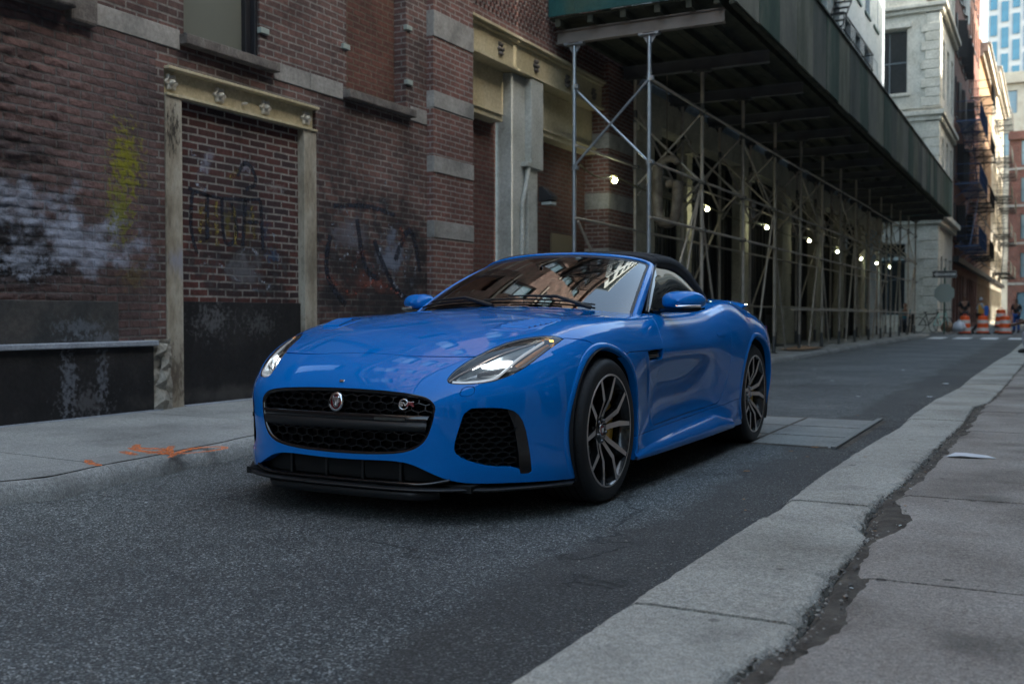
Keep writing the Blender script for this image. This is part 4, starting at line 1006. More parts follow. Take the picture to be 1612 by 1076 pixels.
K_peel = rough_mat('peeling_column', [(.10, .08, .06), (.27, .23, .17), (.38, .34, .27), (.43, .40, .33)], 5, 45, .4, .7, stretch=(1, 1, .35), blobs=[(U(6.17), 2.42, .11, .24, (.022, .018, .015), .95, 2), (U(6.17), .40, .3, .35, (.09, .07, .055), .8, 2), (U(7.93), .6, .3, .4, (.12, .10, .08), .6, 2), (U(7.93), 1.35, .2, .35, (.10, .09, .07), .55, 2), (U(6.17), 1.35, .3, .20, (.25, .26, .33), .75, 1)])
K_dado = rough_mat('sooty_stucco', [(.008, .008, .009), (.016, .015, .016), (.034, .032, .032)], 1.6, 30, .25, .75, blobs=[
    (U(5.15), .38, .10, .35, (.20, .22, .26), .5, 2), (U(5.45), .42, .07, .32, (.20, .22, .26), .45, 2), (U(5.3), .25, .3, .18, (.12, .12, .13), .5, 2), (U(6.6), .85, .3, .2, (.13, .13, .135), .6, 2), (U(7.2), .82, .3, .15, (.11, .11, .11), .5, 2), (U(7), .2, 3, .12, (.07, .065, .06), .6, 1)])
K_dado2 = rough_mat('grey_stucco', [(.022, .026, .028), (.045, .045, .044), (.085, .075, .068)], 2.2, 25, .3, .8, blobs=[(U(5.25), .80, .28, .10, (.14, .16, .19), .5, 2), (U(5.4), .72, .4, .06, (.16, .18, .21), .4, 2)])
K_capw = rough_mat('whitewashed_ledge', [(.22, .24, .27), (.34, .37, .42)], 5, 50, .3)
K_rubble = rough_mat('broken_plaster', [(.14, .125, .10), (.27, .25, .21), (.36, .34, .30)], 6, 30, .8, .9, dist=.02)
K_plaster = rough_mat('pale_stone_front', [(.40, .385, .33), (.52, .505, .45), (.60, .585, .53)], 1.5, 12, .3)
K_white = rough_mat('pale_painted_front', [(.26, .32, .36), (.38, .43, .47)], .8, 8, .15)
K_pil = rough_mat('pilaster_stone', [(.32, .29, .22), (.50, .46, .35), (.58, .54, .42)], 2, 20, .3)
K_darkfront = rough_mat('dark_shopfront', [(.010, .013, .012), (.022, .027, .024)], 2, 20, .2, .5)
K_iron = flat('dark_iron', (.02, .022, .024), .5, metal=.5, var=.4, vscale=8)
K_blueiron = flat('blue_iron', (.02, .045, .11), .5, var=.4, vscale=3)
K_win = flat('window_pane', (.012, .016, .020), .04, spec=.9)
K_winlit = flat('bright_pane', (.10, .17, .22), .05, spec=1)
K_blind = flat('window_blind', (.11, .115, .095), .6, var=.1, vscale=2)
K_frame = flat('dark_window_frame', (.015, .015, .018), .4)
K_frameg = flat('grey_window_frame', (.16, .19, .21), .5)
K_galv = flat('galvanised_pipe', (.40, .44, .48), .32, metal=.75, var=.25, vscale=14)
K_rust = flat('dull_pipe', (.42, .37, .31), .55, metal=.35, var=.4, vscale=9)
K_beam = flat('painted_beam', (.23, .20, .18), .5, metal=.2, var=.4, vscale=4)
K_beamd = flat('dark_beam', (.11, .11, .115), .6, var=.4, vscale=4)
K_deck = rough_mat('deck_planks', [(.028, .032, .025), (.080, .078, .055)], 4, 30, .5)
K_clamp = flat('clamp_steel', (.12, .12, .12), .45, metal=.6)
def ply(name, cols):
    return rough_mat(name, cols, 1.4, 26, .4, .7, stretch=(1, 1.0, .35))
K_ply = [ply('painted_ply', [(.05, .055, .04), (.14, .145, .105), (.26, .25, .20)]), ply('greenish_ply', [(.018, .042, .034), (.05, .085, .062), (.19, .18, .14)]), ply('grey_ply', [(.09, .095, .078), (.18, .178, .145), (.24, .23, .19)]), ply('dark_ply', [(.032, .04, .036), (.085, .095, .08), (.15, .145, .12)])]
K_plyend = rough_mat('teal_ply', [(.010, .055, .055), (.016, .075, .072), (.06, .08, .05)], 1.2, 30, .2, .5)
def asphalt():
    m, nt, b = newmat('asphalt'); tc = N(nt, 'ShaderNodeTexCoord'); v = tc.outputs['Object']
    n1 = noise(nt, v, .55, 6, .6); n2 = noise(nt, v, 5, 5, .6); n3 = noise(nt, v, 150, 2, .6)
    vo = N(nt, 'ShaderNodeTexVoronoi', Scale=175); L(nt, v, vo.inputs['Vector'])
    vr = N(nt, 'ShaderNodeSeparateColor'); L(nt, vo.outputs['Color'], vr.inputs[0])
    stone = ramp(nt, vr.outputs[0], [(.0, (.020, .022, .022)), (.45, (.058, .062, .062)), (.76, (.115, .123, .122)), (.92, (.24, .255, .25)), (1, (.46, .49, .48))])
    col = mixc(nt, 1.0, stone, ramp(nt, n1, [(.32, (.58, .58, .60)), (.66, (1.35, 1.35, 1.34))]), 'MULTIPLY')
    col = mixc(nt, 1.0, col, ramp(nt, n2, [(.3, (.85, .85, .85)), (.7, (1.15, 1.15, 1.15))]), 'MULTIPLY')
    # newer dark strip along the right kerb
    sp = N(nt, 'ShaderNodeSeparateXYZ'); L(nt, v, sp.inputs[0])
    e = math_(nt, 'ADD', sp.outputs[0], math_(nt, 'MULTIPLY', math_(nt, 'SUBTRACT', noise(nt, v, 1.1, 5, .6), .5), .9))
    mr = N(nt, 'ShaderNodeMapRange'); L(nt, e, mr.inputs[0]); mr.inputs[1].default_value = -1.62; mr.inputs[2].default_value = -1.5; 
    col = mixc(nt, math_(nt, 'MULTIPLY', mr.outputs[0], .62), col, (.030, .027, .025))
    # pale dusty tracks
    w = N(nt, 'ShaderNodeMapRange'); L(nt, noise(nt, v, .35, 3, .5), w.inputs[0]); w.inputs[1].default_value = .5; w.inputs[2].default_value = .7
    col = mixc(nt, math_(nt, 'MULTIPLY', w.outputs[0], .25), col, (.11, .11, .115))
    # cracks
    vc = N(nt, 'ShaderNodeTexVoronoi', Scale=.45); vc.feature = 'DISTANCE_TO_EDGE'
    nd = N(nt, 'ShaderNodeTexNoise', Scale=2.5, Detail=6); L(nt, v, nd.inputs['Vector']); va = N(nt, 'ShaderNodeVectorMath', operation='MULTIPLY_ADD'); L(nt, nd.outputs['Color'], va.inputs[0]); va.inputs[1].default_value = (.7, .7, 0); L(nt, v, va.inputs[2]); L(nt, va.outputs[0], vc.inputs['Vector'])
    ck = N(nt, 'ShaderNodeMapRange'); L(nt, vc.outputs['Distance'], ck.inputs[0]); ck.inputs[1].default_value = .002; ck.inputs[2].default_value = .007; ck.inputs[3].default_value = 1; ck.inputs[4].default_value = 0
    gate = math_(nt, 'GREATER_THAN', noise(nt, v, .6, 2), .49); ckf = math_(nt, 'MULTIPLY', ck.outputs[0], gate)
    col = mixc(nt, math_(nt, 'MULTIPLY', ckf, .5), col, (.008, .008, .008))
    L(nt, col, b.inputs['Base Color']); b.inputs['Roughness'].default_value = .72; b.inputs['Specular IOR Level'].default_value = .4
    h = math_(nt, 'ADD', math_(nt, 'MULTIPLY', vo.outputs['Distance'], -1.2), n3); h = math_(nt, 'ADD', h, math_(nt, 'MULTIPLY', n2, 2)); h = math_(nt, 'SUBTRACT', h, math_(nt, 'MULTIPLY', ckf, 3))
    bp = N(nt, 'ShaderNodeBump', Strength=.75, Distance=.0045); L(nt, h, bp.inputs['Height']); L(nt, bp.outputs['Normal'], b.inputs['Normal']); return m
def paving(name, cols, spots=.5, bump=.5, scale=2.0, tint=None):
    m, nt, b = newmat(name); tc = N(nt, 'ShaderNodeTexCoord'); v = tc.outputs['Object']
    n1 = noise(nt, v, scale, 8, .62); n2 = noise(nt, v, 55, 4, .65); n3 = noise(nt, v, 170, 3, .7)
    col = ramp(nt, n1, [(.3+.4*i/(len(cols)-1), c) for i, c in enumerate(cols)])
    col = mixc(nt, 1.0, col, ramp(nt, n2, [(.3, (.72, .72, .72)), (.7, (1.25, 1.25, 1.25))]), 'MULTIPLY')
    col = mixc(nt, 1.0, col, ramp(nt, n3, [(.34, (.55, .55, .55)), (.66, (1.45, 1.45, 1.45))]), 'MULTIPLY')
    # old chewing gum and oil spots
    vo = N(nt, 'ShaderNodeTexVoronoi', Scale=5.5); L(nt, v, vo.inputs['Vector']); nn = math_(nt, 'MULTIPLY', noise(nt, v, 14, 3), .10)
    d = math_(nt, 'ADD', vo.outputs['Distance'], nn); mr = N(nt, 'ShaderNodeMapRange'); L(nt, d, mr.inputs[0]); mr.inputs[1].default_value = .125; mr.inputs[2].default_value = .155; mr.inputs[3].default_value = 1; mr.inputs[4].default_value = 0
    sc = N(nt, 'ShaderNodeSeparateColor'); L(nt, vo.outputs['Color'], sc.inputs[0]); g = math_(nt, 'GREATER_THAN', sc.outputs[0], .45)
    col = mixc(nt, math_(nt, 'MULTIPLY', math_(nt, 'MULTIPLY', mr.outputs[0], g), spots), col, (.035, .033, .032))
    vo = N(nt, 'ShaderNodeTexVoronoi', Scale=2.1); L(nt, v, vo.inputs['Vector']); d = math_(nt, 'ADD', vo.outputs['Distance'], math_(nt, 'MULTIPLY', noise(nt, v, 9, 5), .45))
    mr = N(nt, 'ShaderNodeMapRange'); L(nt, d, mr.inputs[0]); mr.inputs[1].default_value = .30; mr.inputs[2].default_value = .52; mr.inputs[3].default_value = 1; mr.inputs[4].default_value = 0
    col = mixc(nt, math_(nt, 'MULTIPLY', mr.outputs[0], spots*.6), col, (.06, .053, .046))
    L(nt, col, b.inputs['Base Color']); b.inputs['Roughness'].default_value = .8; b.inputs['Specular IOR Level'].default_value = .3
    h = math_(nt, 'ADD', math_(nt, 'MULTIPLY', n2, 2.0), n3); h = math_(nt, 'ADD', h, math_(nt, 'MULTIPLY', n1, 3))
    bp = N(nt, 'ShaderNodeBump', Strength=bump, Distance=.006); L(nt, h, bp.inputs['Height']); L(nt, bp.outputs['Normal'], b.inputs['Normal']); return m
K_asph = asphalt()
K_pave = paving('concrete_pavement', [(.16, .138, .120), (.28, .25, .222), (.36, .33, .30)], .7, .6, 1.6)
K_pavel = paving('far_pavement', [(.19, .19, .18), (.29, .29, .275), (.35, .35, .33)], .4, .5, 1.2)
K_granite = paving('granite_kerb', [(.24, .225, .195), (.37, .355, .315), (.44, .425, .38)], .55, .6, 1.3)
K_dirt = rough_mat('dirt_and_grit', [(.035, .030, .025), (.11, .095, .08), (.18, .16, .135)], 8, 90, 1.0, .95, dist=.015)
K_patch = paving('patch_concrete', [(.19, .195, .185), (.28, .285, .27)], .3, .4, 2)
def worn_paint(name, col, sc=28, lo=.42, hi=.60):
    """sprayed paint with bare, worn-through spots"""
    m, nt, b = newmat(name); tc = N(nt, 'ShaderNodeTexCoord'); n = noise(nt, tc.outputs['Object'], sc, 6, .7)
    mr = N(nt, 'ShaderNodeMapRange'); L(nt, n, mr.inputs[0]); mr.inputs[1].default_value = lo; mr.inputs[2].default_value = hi
    b.inputs['Base Color'].default_value = (*col, 1); b.inputs['Roughness'].default_value = .8; L(nt, mr.outputs[0], b.inputs['Alpha']); return m
K_orange = worn_paint('orange_spray', (.80, .20, .045), 60, .40, .56)
K_whiteline = rough_mat('road_paint', [(.60, .61, .61), (.80, .81, .80)], 2, 30, .2)
from mathutils import noise as mn
# ------------------------------------------------------------------ ground
def struct(mb, name, mats, **k): return tag(mb.build(name, mats, **k), kind='structure')
mb = MB(); mb.add([(-60, -40, -.30), (60, -40, -.30), (900, 900, -.30), (-900, 900, -.30)], [(0, 1, 2, 3)]); struct(mb, 'ground', K_asph)
mb = MB(); ys_ = [-40, 0, 3, 6, 10, 20, 44, 60, 130]; mb.grid(np.array([[(x, y, 0) for x in (-4.9, -3.5, -2, -.7)] for y in ys_]), flip=True)
mb.add([(-60, 44, -.004), (-4.9, 44, -.004), (-4.9, 49.5, -.004), (-60, 49.5, -.004)], [(0, 1, 2, 3)]); mb.add([(-.7, 44, -.004), (40, 44, -.004), (40, 49.5, -.004), (-.7, 49.5, -.004)], [(0, 1, 2, 3)]); mb.add([(-.7, 49.5, -.004), (6, 49.5, -.004), (6, 130, -.004), (-.7, 130, -.004)], [(0, 1, 2, 3)])
struct(mb, 'road', K_asph, fixn=False)
# left pavement: slabs with open joints and a worn rounded kerb
KLY = [-12, 0, 2.6, 3.07, 3.3, 3.69, 4.06, 5.03, 9, 18.8, 30, 46.6]; KLX = [-4.33, -4.33, -4.36, -4.34, -4.24, -4.31, -4.38, -4.54, -4.55, -4.56, -4.55, -4.55]
kl = lambda y: float(np.interp(y, KLY, KLX)+.012*math.sin(y*3.1)+.008*math.sin(y*9.7))
mbs = MB(); mbk = MB(); edges_ = [-12, -8, -4, -.5, 1.9, 3.72, 5.72, 7.6, 9.5, 11.4, 13.3, 15.2, 17.1, 19, 22, 25, 28, 31, 34, 37, 40, 43.6, 46.6]
for a, c_ in zip(edges_[:-1], edges_[1:]):
    g = []
    for y in np.linspace(a+.006, c_-.006, 16):
        w = .004*math.sin(y*7)
        g.append([(-6.9 if y > 10.9 else -6.6, y, .125), (-5.4, y, .118+w*.3), (kl(y)-.20, y, .108), (kl(y)-.085, y, .104)])
    g = np.array(g); mbs.grid(g); mbs.grid(np.stack([g[0], g[0]-[0, 0, .08]])); mbs.grid(np.stack([g[-1]-[0, 0, .08], g[-1]]))
    g = []
    for y in np.linspace(a+.002, c_-.002, 40):
        r_ = .010*math.sin(y*23)+.008*math.sin(y*41+1); g.append([(kl(y)-.08, y, .10), (kl(y)-.045+r_*.5, y, .098), (kl(y)-.018+r_, y, .080), (kl(y)+.006+r_, y, .04), (kl(y)+.014+r_, y, -.01)])
    mbk.grid(np.array(g))
mbs.box((-6.95, -12, .0), (-4.75, 46.6, .05), 1)
struct(mbs, 'pavement', [K_pavel, K_dirt]); struct(mbk, 'kerb', K_pavel)
# right kerb of long granite slabs with broken inner edge, measured off the street
KR = np.array([(-1.10,-6),(-1.08,.5),(-1.05,2.0),(-1.04,2.71),(-1.035,3.17),(-1.03,3.47),(-1.02,3.93),(-1.0,4.27),(-1.01,4.53),(-1.02,5.22),(-1.0,6.69),(-.96,7.7),(-.985,8.8),(-.97,10.56),(-.90,12.37),(-.90,14.86),(-.85,19.29),(-.76,24.53),(-.70,43.6)])
KI = np.array([(-.66,-6),(-.66,.5),(-.655,1.6),(-.63,2.16),(-.62,2.33),(-.57,2.45),(-.58,2.57),(-.59,2.89),(-.60,3.18),(-.59,3.47),(-.575,3.8),(-.64,3.97),(-.67,4.32),(-.66,4.64),(-.63,5.09),(-.625,5.8),(-.62,6.47),(-.58,8.15),(-.60,9.63),(-.51,10.16),(-.45,13.73),(-.41,17.66),(-.36,24),(-.3,43.6)])
SI_ = np.array([(-.60,-6),(-.60,.5),(-.60,1.6),(-.56,2.16),(-.54,2.36),(-.51,2.52),(-.475,2.72),(-.50,2.87),(-.515,3.13),(-.55,3.45),(-.565,3.72),(-.50,3.94),(-.50,4.2),(-.54,4.38),(-.60,4.60),(-.57,4.97),(-.545,5.6),(-.54,6.21),(-.545,6.8),(-.52,7.45),(-.51,9.9),(-.475,10.3),(-.43,13.78),(-.385,17.66),(-.34,24),(-.28,43.6)])
def jag(y, amp, s): return amp*(1.4*mn.noise(Vector((y*7, s, 0)))+1.2*mn.noise(Vector((y*23, s, 3)))+.8*mn.noise(Vector((y*60, s, 7))))
mbk = MB(); cuts = [-6, -4.2, -2.3, -.6, .9, 2.62, 3.98, 4.42, 6.15, 8.3, 10.5, 12.9, 15.4, 18.2, 21.5, 25, 29, 33, 37.5, 43.6]
for i, (a, c_) in enumerate(zip(cuts[:-1], cuts[1:])):
    g = []; dz = [.0, .004, -.003, .002][i % 4]
    for y in np.linspace(a+.005, c_-.005, max(12, int((c_-a)*40))):
        xo = np.interp(y, KR[:, 1], KR[:, 0])+jag(y, .006, i); xi = np.interp(y, KI[:, 1], KI[:, 0])+jag(y, .009, i+5)
        ch = .5+1.5*mn.noise(Vector((y*9, i*3.3, 1)))+.9*mn.noise(Vector((y*31, i, 4))); chip = .024*max(0, ch)*(1.4 if 2 < y < 6.5 else .4); zt = .100+dz
        g.append([(xo-.004, y, -.01), (xo+.0, y, .05), (xo+.012, y, zt-.018), (xo+.035, y, zt-.003), (xo+.07, y, zt)]+[(xo+.07+(xi+.012-chip*1.3-xo-.07)*k, y, zt) for k in (.33, .66, 1)]+[(xi+.018-chip*.8, y, zt-.003), (xi+.022-chip*.3, y, zt-.008-chip*.3), (xi+.024, y, zt-.03-chip*.3), (xi+.026, y, -.01)])
    g = np.array(g); mbk.grid(g[:, :6], smooth=False); mbk.grid(g[:, 5:], smooth=False)
    for e in (g[0], g[-1]): mbk.add(e, [tuple(range(len(e)))])
struct(mbk, 'kerb', K_granite)
mb = MB(); g = []
for y in np.concatenate([np.arange(-6, 1.8, .2), np.arange(1.8, 10, .015), np.arange(10, 43, .1)]):
    xa = np.interp(y, KI[:, 1], KI[:, 0])-.03; xb_ = np.interp(y, SI_[:, 1], SI_[:, 0])+.05
    g.append([(xa+(xb_-xa)*k, y, .020+.078*min(1, max(0, k-.18)*3.0)**.7+.007*mn.noise(Vector((y*14, k*4, 2)))+.010*mn.noise(Vector((y*3, k*2, 5)))) for k in np.linspace(0, 1, 12)])
mb.grid(np.array(g)); struct(mb, 'gutter_dirt', K_dirt)
mb = MB(); cutx = [-.30, 1.25, 3.3]; cuty = [-6, -4.3, -2.6, -.9, .9, 1.85, 3.17, 4.70, 6.2, 7.55, 9.1, 10.7, 12.3, 14, 16, 18, 20.5, 23, 26, 29, 33, 37, 43.6]
for i, (a, c_) in enumerate(zip(cuty[:-1], cuty[1:])):
    yl = np.linspace(a+.004, c_-.004, max(10, int((c_-a)*40))); dz = [.0, .003, -.002][i % 3]; g = []
    for y in yl:
        xs0 = np.interp(y, SI_[:, 1], SI_[:, 0])+jag(y, .008, i*2+1); r_ = .5+.5*math.sin(y*11+i)
        g.append([(xs0+.0, y, .03), (xs0+.003, y, .085+dz), (xs0+.02+.02*r_, y, .102+dz), (xs0+.06, y, .108+dz), (xs0+.4, y, .110+dz), (1.245, y, .115)])
    g = np.array(g); mb.grid(g)
    for e in (g[0], g[-1]): mb.add(e, [tuple(range(len(e)))])
    mb.box((1.255, a+.004, .0), (3.3, c_-.004, .117))
struct(mb, 'pavement', K_pave)
# concrete utility patch with steel edge bar and open seams
mb = MB(); rows_ = [7.03, 7.63, 8.30, 8.98]
for a, c_ in zip(rows_[:-1], rows_[1:]):
    mb.box((-1.84, a+.02, -.02), (-1.30, c_-.02, .006)); mb.box((-2.95, a+.02, -.02), (-1.87, c_-.02, .005))
struct(mb, 'concrete_patch', K_patch)
mb = MB(); mb.add([(-2.98, 7.0, .003), (-1.2, 7.0, .003), (-1.2, 9.03, .003), (-2.98, 9.03, .003)], [(0, 1, 2, 3)]); struct(mb, 'patch_seams', K_dirt, fixn=False)
mb = MB(); mb.obox((-1.265, 8.02, .008), (.02, 0, 0), (0, 1.05, 0), (0, 0, .012)); tag(mb.build('steel_edge_bar', flat('worn_steel', (.16, .17, .17), .4, metal=.6, var=.4, vscale=20), bevel=.003), kind='structure')
mb = MB()
for x in (-3.9, -3.0, -2.05, -1.1): mb.add([(x-.28, 41.6, .004), (x+.28, 41.6, .004), (x+.28, 44.6, .004), (x-.28, 44.6, .004)], [(0, 1, 2, 3)])
for x in np.arange(-.2, 12, .95): mb.add([(x-.28, 41.6, .004), (x+.28, 41.6, .004), (x+.28, 44.6, .004), (x-.28, 44.6, .004)], [(0, 1, 2, 3)])
struct(mb, 'crosswalk', K_whiteline, fixn=False)
mb = MB(); mb.box((-60, 49.5, -.01), (-4.2, 130, .12)); struct(mb, 'pavement', K_pavel)
mb = MB(); mb.box((-60, 37, -.01), (-6.9, 43.6, .12)); mb.box((3.31, 37, -.01), (40, 43.6, .115)); struct(mb, 'pavement', K_pavel)
# sprayed utility marks on the left pavement
def spray(pts, w, name='spray_mark'):
    P = spl([(x, y, 0) for x, y in pts], 26); d = np.gradient(P, axis=0); d /= np.linalg.norm(d, axis=1)[:, None]; nn = np.stack([-d[:, 1], d[:, 0], 0*d[:, 0]], 1)
    ww = w*(.55+.45*np.sin(np.linspace(.3, 2.9, 26))+.12*np.sin(np.arange(26)*2.3)); return P, nn, ww
def zl(x, y): return float(np.interp(x, [-5.4, kl(y)-.20, kl(y)-.085, kl(y)-.045], [.118+.0012*math.sin(y*7), .108, .104, .0985]))+.0016
mb = MB()
for pts, w in [([(-4.74,4.36),(-4.60,4.25),(-4.44,4.30),(-4.30,4.18)], .03), ([(-4.66,4.23),(-4.48,4.17),(-4.33,4.22)], .028), ([(-4.52,4.42),(-4.42,4.28),(-4.40,4.12)], .026), ([(-4.36,4.16),(-4.25,4.28),(-4.20,4.50),(-4.30,4.58),(-4.36,4.44),(-4.30,4.25),(-4.20,4.10)], .024), ([(-4.58,4.10),(-4.40,4.04)], .03)]:
    P, nn, ww = spray([(x-.13, y) for x, y in pts], w*1.9); A = P+nn*ww[:, None]/2; B = P-nn*ww[:, None]/2
    rows = []
    for k in np.linspace(0, 1, 5):
        Q_ = A*(1-k)+B*k; Q_[:, 2] = [zl(x, y) for x, y, _ in Q_]; rows.append(Q_)
    mb.grid(np.stack(rows))
o = mb.build('spray_mark', K_orange, fixn=False); tag(o, 'bright orange sprayed scribble on the left pavement beside the car nose', 'paint mark')
mb = MB(); P, nn, ww = spray([(-4.60,3.78),(-4.50,3.71),(-4.40,3.69)], .05); A = P+nn*ww[:, None]/2; B = P-nn*ww[:, None]/2
rows = []
for k in np.linspace(0, 1, 5):
    Q_ = A*(1-k)+B*k; Q_[:, 2] = [zl(x, y) for x, y, _ in Q_]; rows.append(Q_)
mb.grid(np.stack(rows)); tag(mb.build('spray_mark', K_orange, fixn=False), 'short orange sprayed dash near the edge of the left pavement', 'paint mark')
# ------------------------------------------------------------------ wall builder
def facade(mb, x, y0, y1, z0, z1, holes, depth, mi=0, face=1):
    """wall plane facing +X (face=1) or -X with rectangular holes (ya, yb, za, zb) and reveals"""
    ys_ = sorted({y0, y1, *[h[0] for h in holes], *[h[1] for h in holes]}); zs_ = sorted({z0, z1, *[h[2] for h in holes], *[h[3] for h in holes]})
    ys_ = [y for y in ys_ if y0 <= y <= y1]; zs_ = [z for z in zs_ if z0 <= z <= z1]
    for a, b_ in zip(ys_[:-1], ys_[1:]):
        for c_, d in zip(zs_[:-1], zs_[1:]):
            ym, zm = (a+b_)/2, (c_+d)/2
            if any(h[0] < ym < h[1] and h[2] < zm < h[3] for h in holes): continue
            mb.add([(x, a, c_), (x, b_, c_), (x, b_, d), (x, a, d)], [(0, 1, 2, 3)], mi)
    xd = x-depth*face
    for a, b_, c_, d in holes:
        for q in ([(x, a, c_), (x, a, d), (xd, a, d), (xd, a, c_)], [(x, b_, c_), (xd, b_, c_), (xd, b_, d), (x, b_, d)], [(x, a, d), (x, b_, d), (xd, b_, d), (xd, a, d)], [(x, a, c_), (xd, a, c_), (xd, b_, c_), (x, b_, c_)]):
            mb.add(q, [(0, 1, 2, 3)], mi)
    return mb
def facade_y(mb, y, x0, x1, z0, z1, holes, depth, mi=0):
    """the same for a wall facing -Y; holes (xa, xb, za, zb)"""
    t = MB(); facade(t, 0, x0, x1, z0, z1, holes, depth, mi)
    mb.add([(b_, y-a, c_) for a, b_, c_ in t.v], t.f, mi); return mb
WINM = {}
def window(parent, x, y0, y1, z0, z1, depth=.18, frame=None, pane=None, rows=2, cols=1, face=1, sill=None, axis='x'):
    """framed sash window as a part (> pane) set back in its opening; meshes shared by size"""
    key = (round(y1-y0, 3), round(z1-z0, 3), frame.name, pane.name, rows, cols, face, sill.name if sill else '', axis)
    w, h = y1-y0, z1-z0
    if key not in WINM:
        mb = MB(); f = .055; xo = .05*face
        def bx(a, b_, c_, d, x0=0, x1=.05): mb.box((x0*face, a, c_), (x1*face, b_, d))
        bx(0, f, 0, h); bx(w-f, w, 0, h); bx(f, w-f, 0, f); bx(f, w-f, h-f, h)
        for i in range(1, rows): bx(f, w-f, h*i/rows-.025, h*i/rows+.025, 0, .04)
        for i in range(1, cols): bx(w*i/cols-.02, w*i/cols+.02, f, h-f, 0, .035)
        if sill: mb.box((.05*face, -.08, -.10), ((depth+.06)*face, w+.08, -.003))
        p = MB(); p.add([(.02*face, f*.5, f*.5), (.02*face, w-f*.5, f*.5), (.02*face, w-f*.5, h-f*.5), (.02*face, f*.5, h-f*.5)], [(0, 1, 2, 3)])
        if axis == 'y':
            for q in (mb, p): q.v = [(b_, -a, c_) for a, b_, c_ in q.v]
        o = mb.build('window', [frame, sill or frame], parent); q = p.build('pane', pane, o); WINM[key] = (o, q)
        loc = (x-depth*face, y0, z0) if axis == 'x' else (y0, x+depth, z0)
        o.location = loc; return o
    o0, q0 = WINM[key]; o = o0.copy(); C.objects.link(o); o.parent = parent; q = q0.copy(); C.objects.link(q); q.parent = o
    o.location = (x-depth*face, y0, z0) if axis == 'x' else (y0, x+depth, z0); return o
from mathutils import noise as mn
# ------------------------------------------------------------------ building 1: old brick warehouse on the left
XW = -6.45
b1 = empty('brick_warehouse', (XW, 9, 0), 0, 'old soot-stained red brick warehouse with cream iron beams, left of the car', 'building')
def part(mb, name, mats, parent, **k):
    o = mb.build(name, mats, **k); o.parent = parent
    if parent.type == 'EMPTY' and parent.parent is None: o.matrix_parent_inverse = Matrix.Translation(-Vector(parent.location))
    return o
bigholes = [(6.08, 8.03, .0, 2.94), (6.30, 7.23, 3.24, 5.1), (8.53, 9.63, 3.215, 5.2), (4.2, 5.1, 3.35, 5.2)]
up = [(a, a+.95, z, z+1.75) for z in (6.3, 9.2, 12.1) for a in (4.2, 6.30, 8.6, 11.2, 13.1, 15.0)]
mb = MB(); facade(mb, XW, 5.98, 10.06, .10, 15.5, bigholes[:3]+[h for h in up if h[0] < 9.8 and h[0] > 6], .16); facade(mb, XW, -12, 5.98, 3.1, 15.5, [bigholes[3]]+[h for h in up if h[0] < 5.5]+[(a, a+.95, z, z+1.75) for z in (6.3, 9.2, 12.1) for a in (-10, -7, -4, -1.2, 1.6)], .16); facade(mb, XW, -12, 3.6, .10, 3.1, [], .1)
facade(mb, XW, 10.98, 16.6, 5.6, 15.5, [h for h in up if h[0] > 10.9], .16); facade(mb, XW, 10.06, 10.98, 4.6, 15.5, [], .1)
mb.box((XW-8, -12, 15.5), (XW+.25, 16.6, 15.9)); mb.add([(XW, -12, .1), (XW-8, -12, .1), (XW-8, -12, 15.5), (XW, -12, 15.5)], [(0, 1, 2, 3)]); mb.add([(XW, 16.6, .1), (XW-8, 16.6, .1), (XW-8, 16.6, 15.5), (XW, 16.6, 15.5)], [(0, 1, 2, 3)])
part(mb, 'wall', K_brick, b1, fixn=False)
for (a, c_, z0, z1) in [h for h in up]+[(a, a+.95, z, z+1.75) for z in (6.3, 9.2, 12.1) for a in (-10, -7, -4, -1.2, 1.6)]:
    o = window(b1, XW, a, c_, z0, z1, .16, K_frame, K_winlit, 2, 1, 1, K_stone); o.matrix_parent_inverse = Matrix.Translation(-Vector(b1.location))
for z in (5.9, 8.75, 11.7):
    mb = MB(); mb.box((XW, -12, z), (XW+.05, 10.05, z+.16)); mb.box((XW, 11, z), (XW+.05, 16.6, z+.16)); part(mb, 'string_course', K_stone, b1)
# crumbled brick relief, modelled: Y 3.6 .. 5.98, z 1.0 .. 3.1 (and down to the pavement beside the column)
def relief(y0, y1, z0, z1, amp, base=0.0, st=.014, fade=None):
    ny, nz = int((y1-y0)/st)+1, int((z1-z0)/st)+1; g = np.zeros((ny, nz, 3))
    for i, y in enumerate(np.linspace(y0, y1, ny)):
        for j, z in enumerate(np.linspace(z0, z1, nz)):
            a = amp*(fade(y, z) if fade else 1)
            row = z/.066; c = math.sin((row-math.floor(row))*math.pi)**.6
            v = mn.fractal(Vector((y*5, z*12, 3)), .75, 2.1, 6); v2 = mn.noise(Vector((y*2.2, z*2.0, 9)))
            g[i, j] = (XW+base+a*(.55*v+.5*v2+.28*c-.1), y, z)
    return g
fd = lambda y, z: float(np.clip((5.75-y)/1.1, .12, 1))
mb = MB(); mb.grid(relief(3.6, 5.99, .60, 3.12, .034, .002, fade=fd)); part(mb, 'crumbled_facing', K_rough, b1, fixn=False)
mb = MB(); mb.box((XW-.3, 3.5, .3), (XW-.06, 6.075, 3.14)); part(mb, 'wall_core', K_sill, b1)
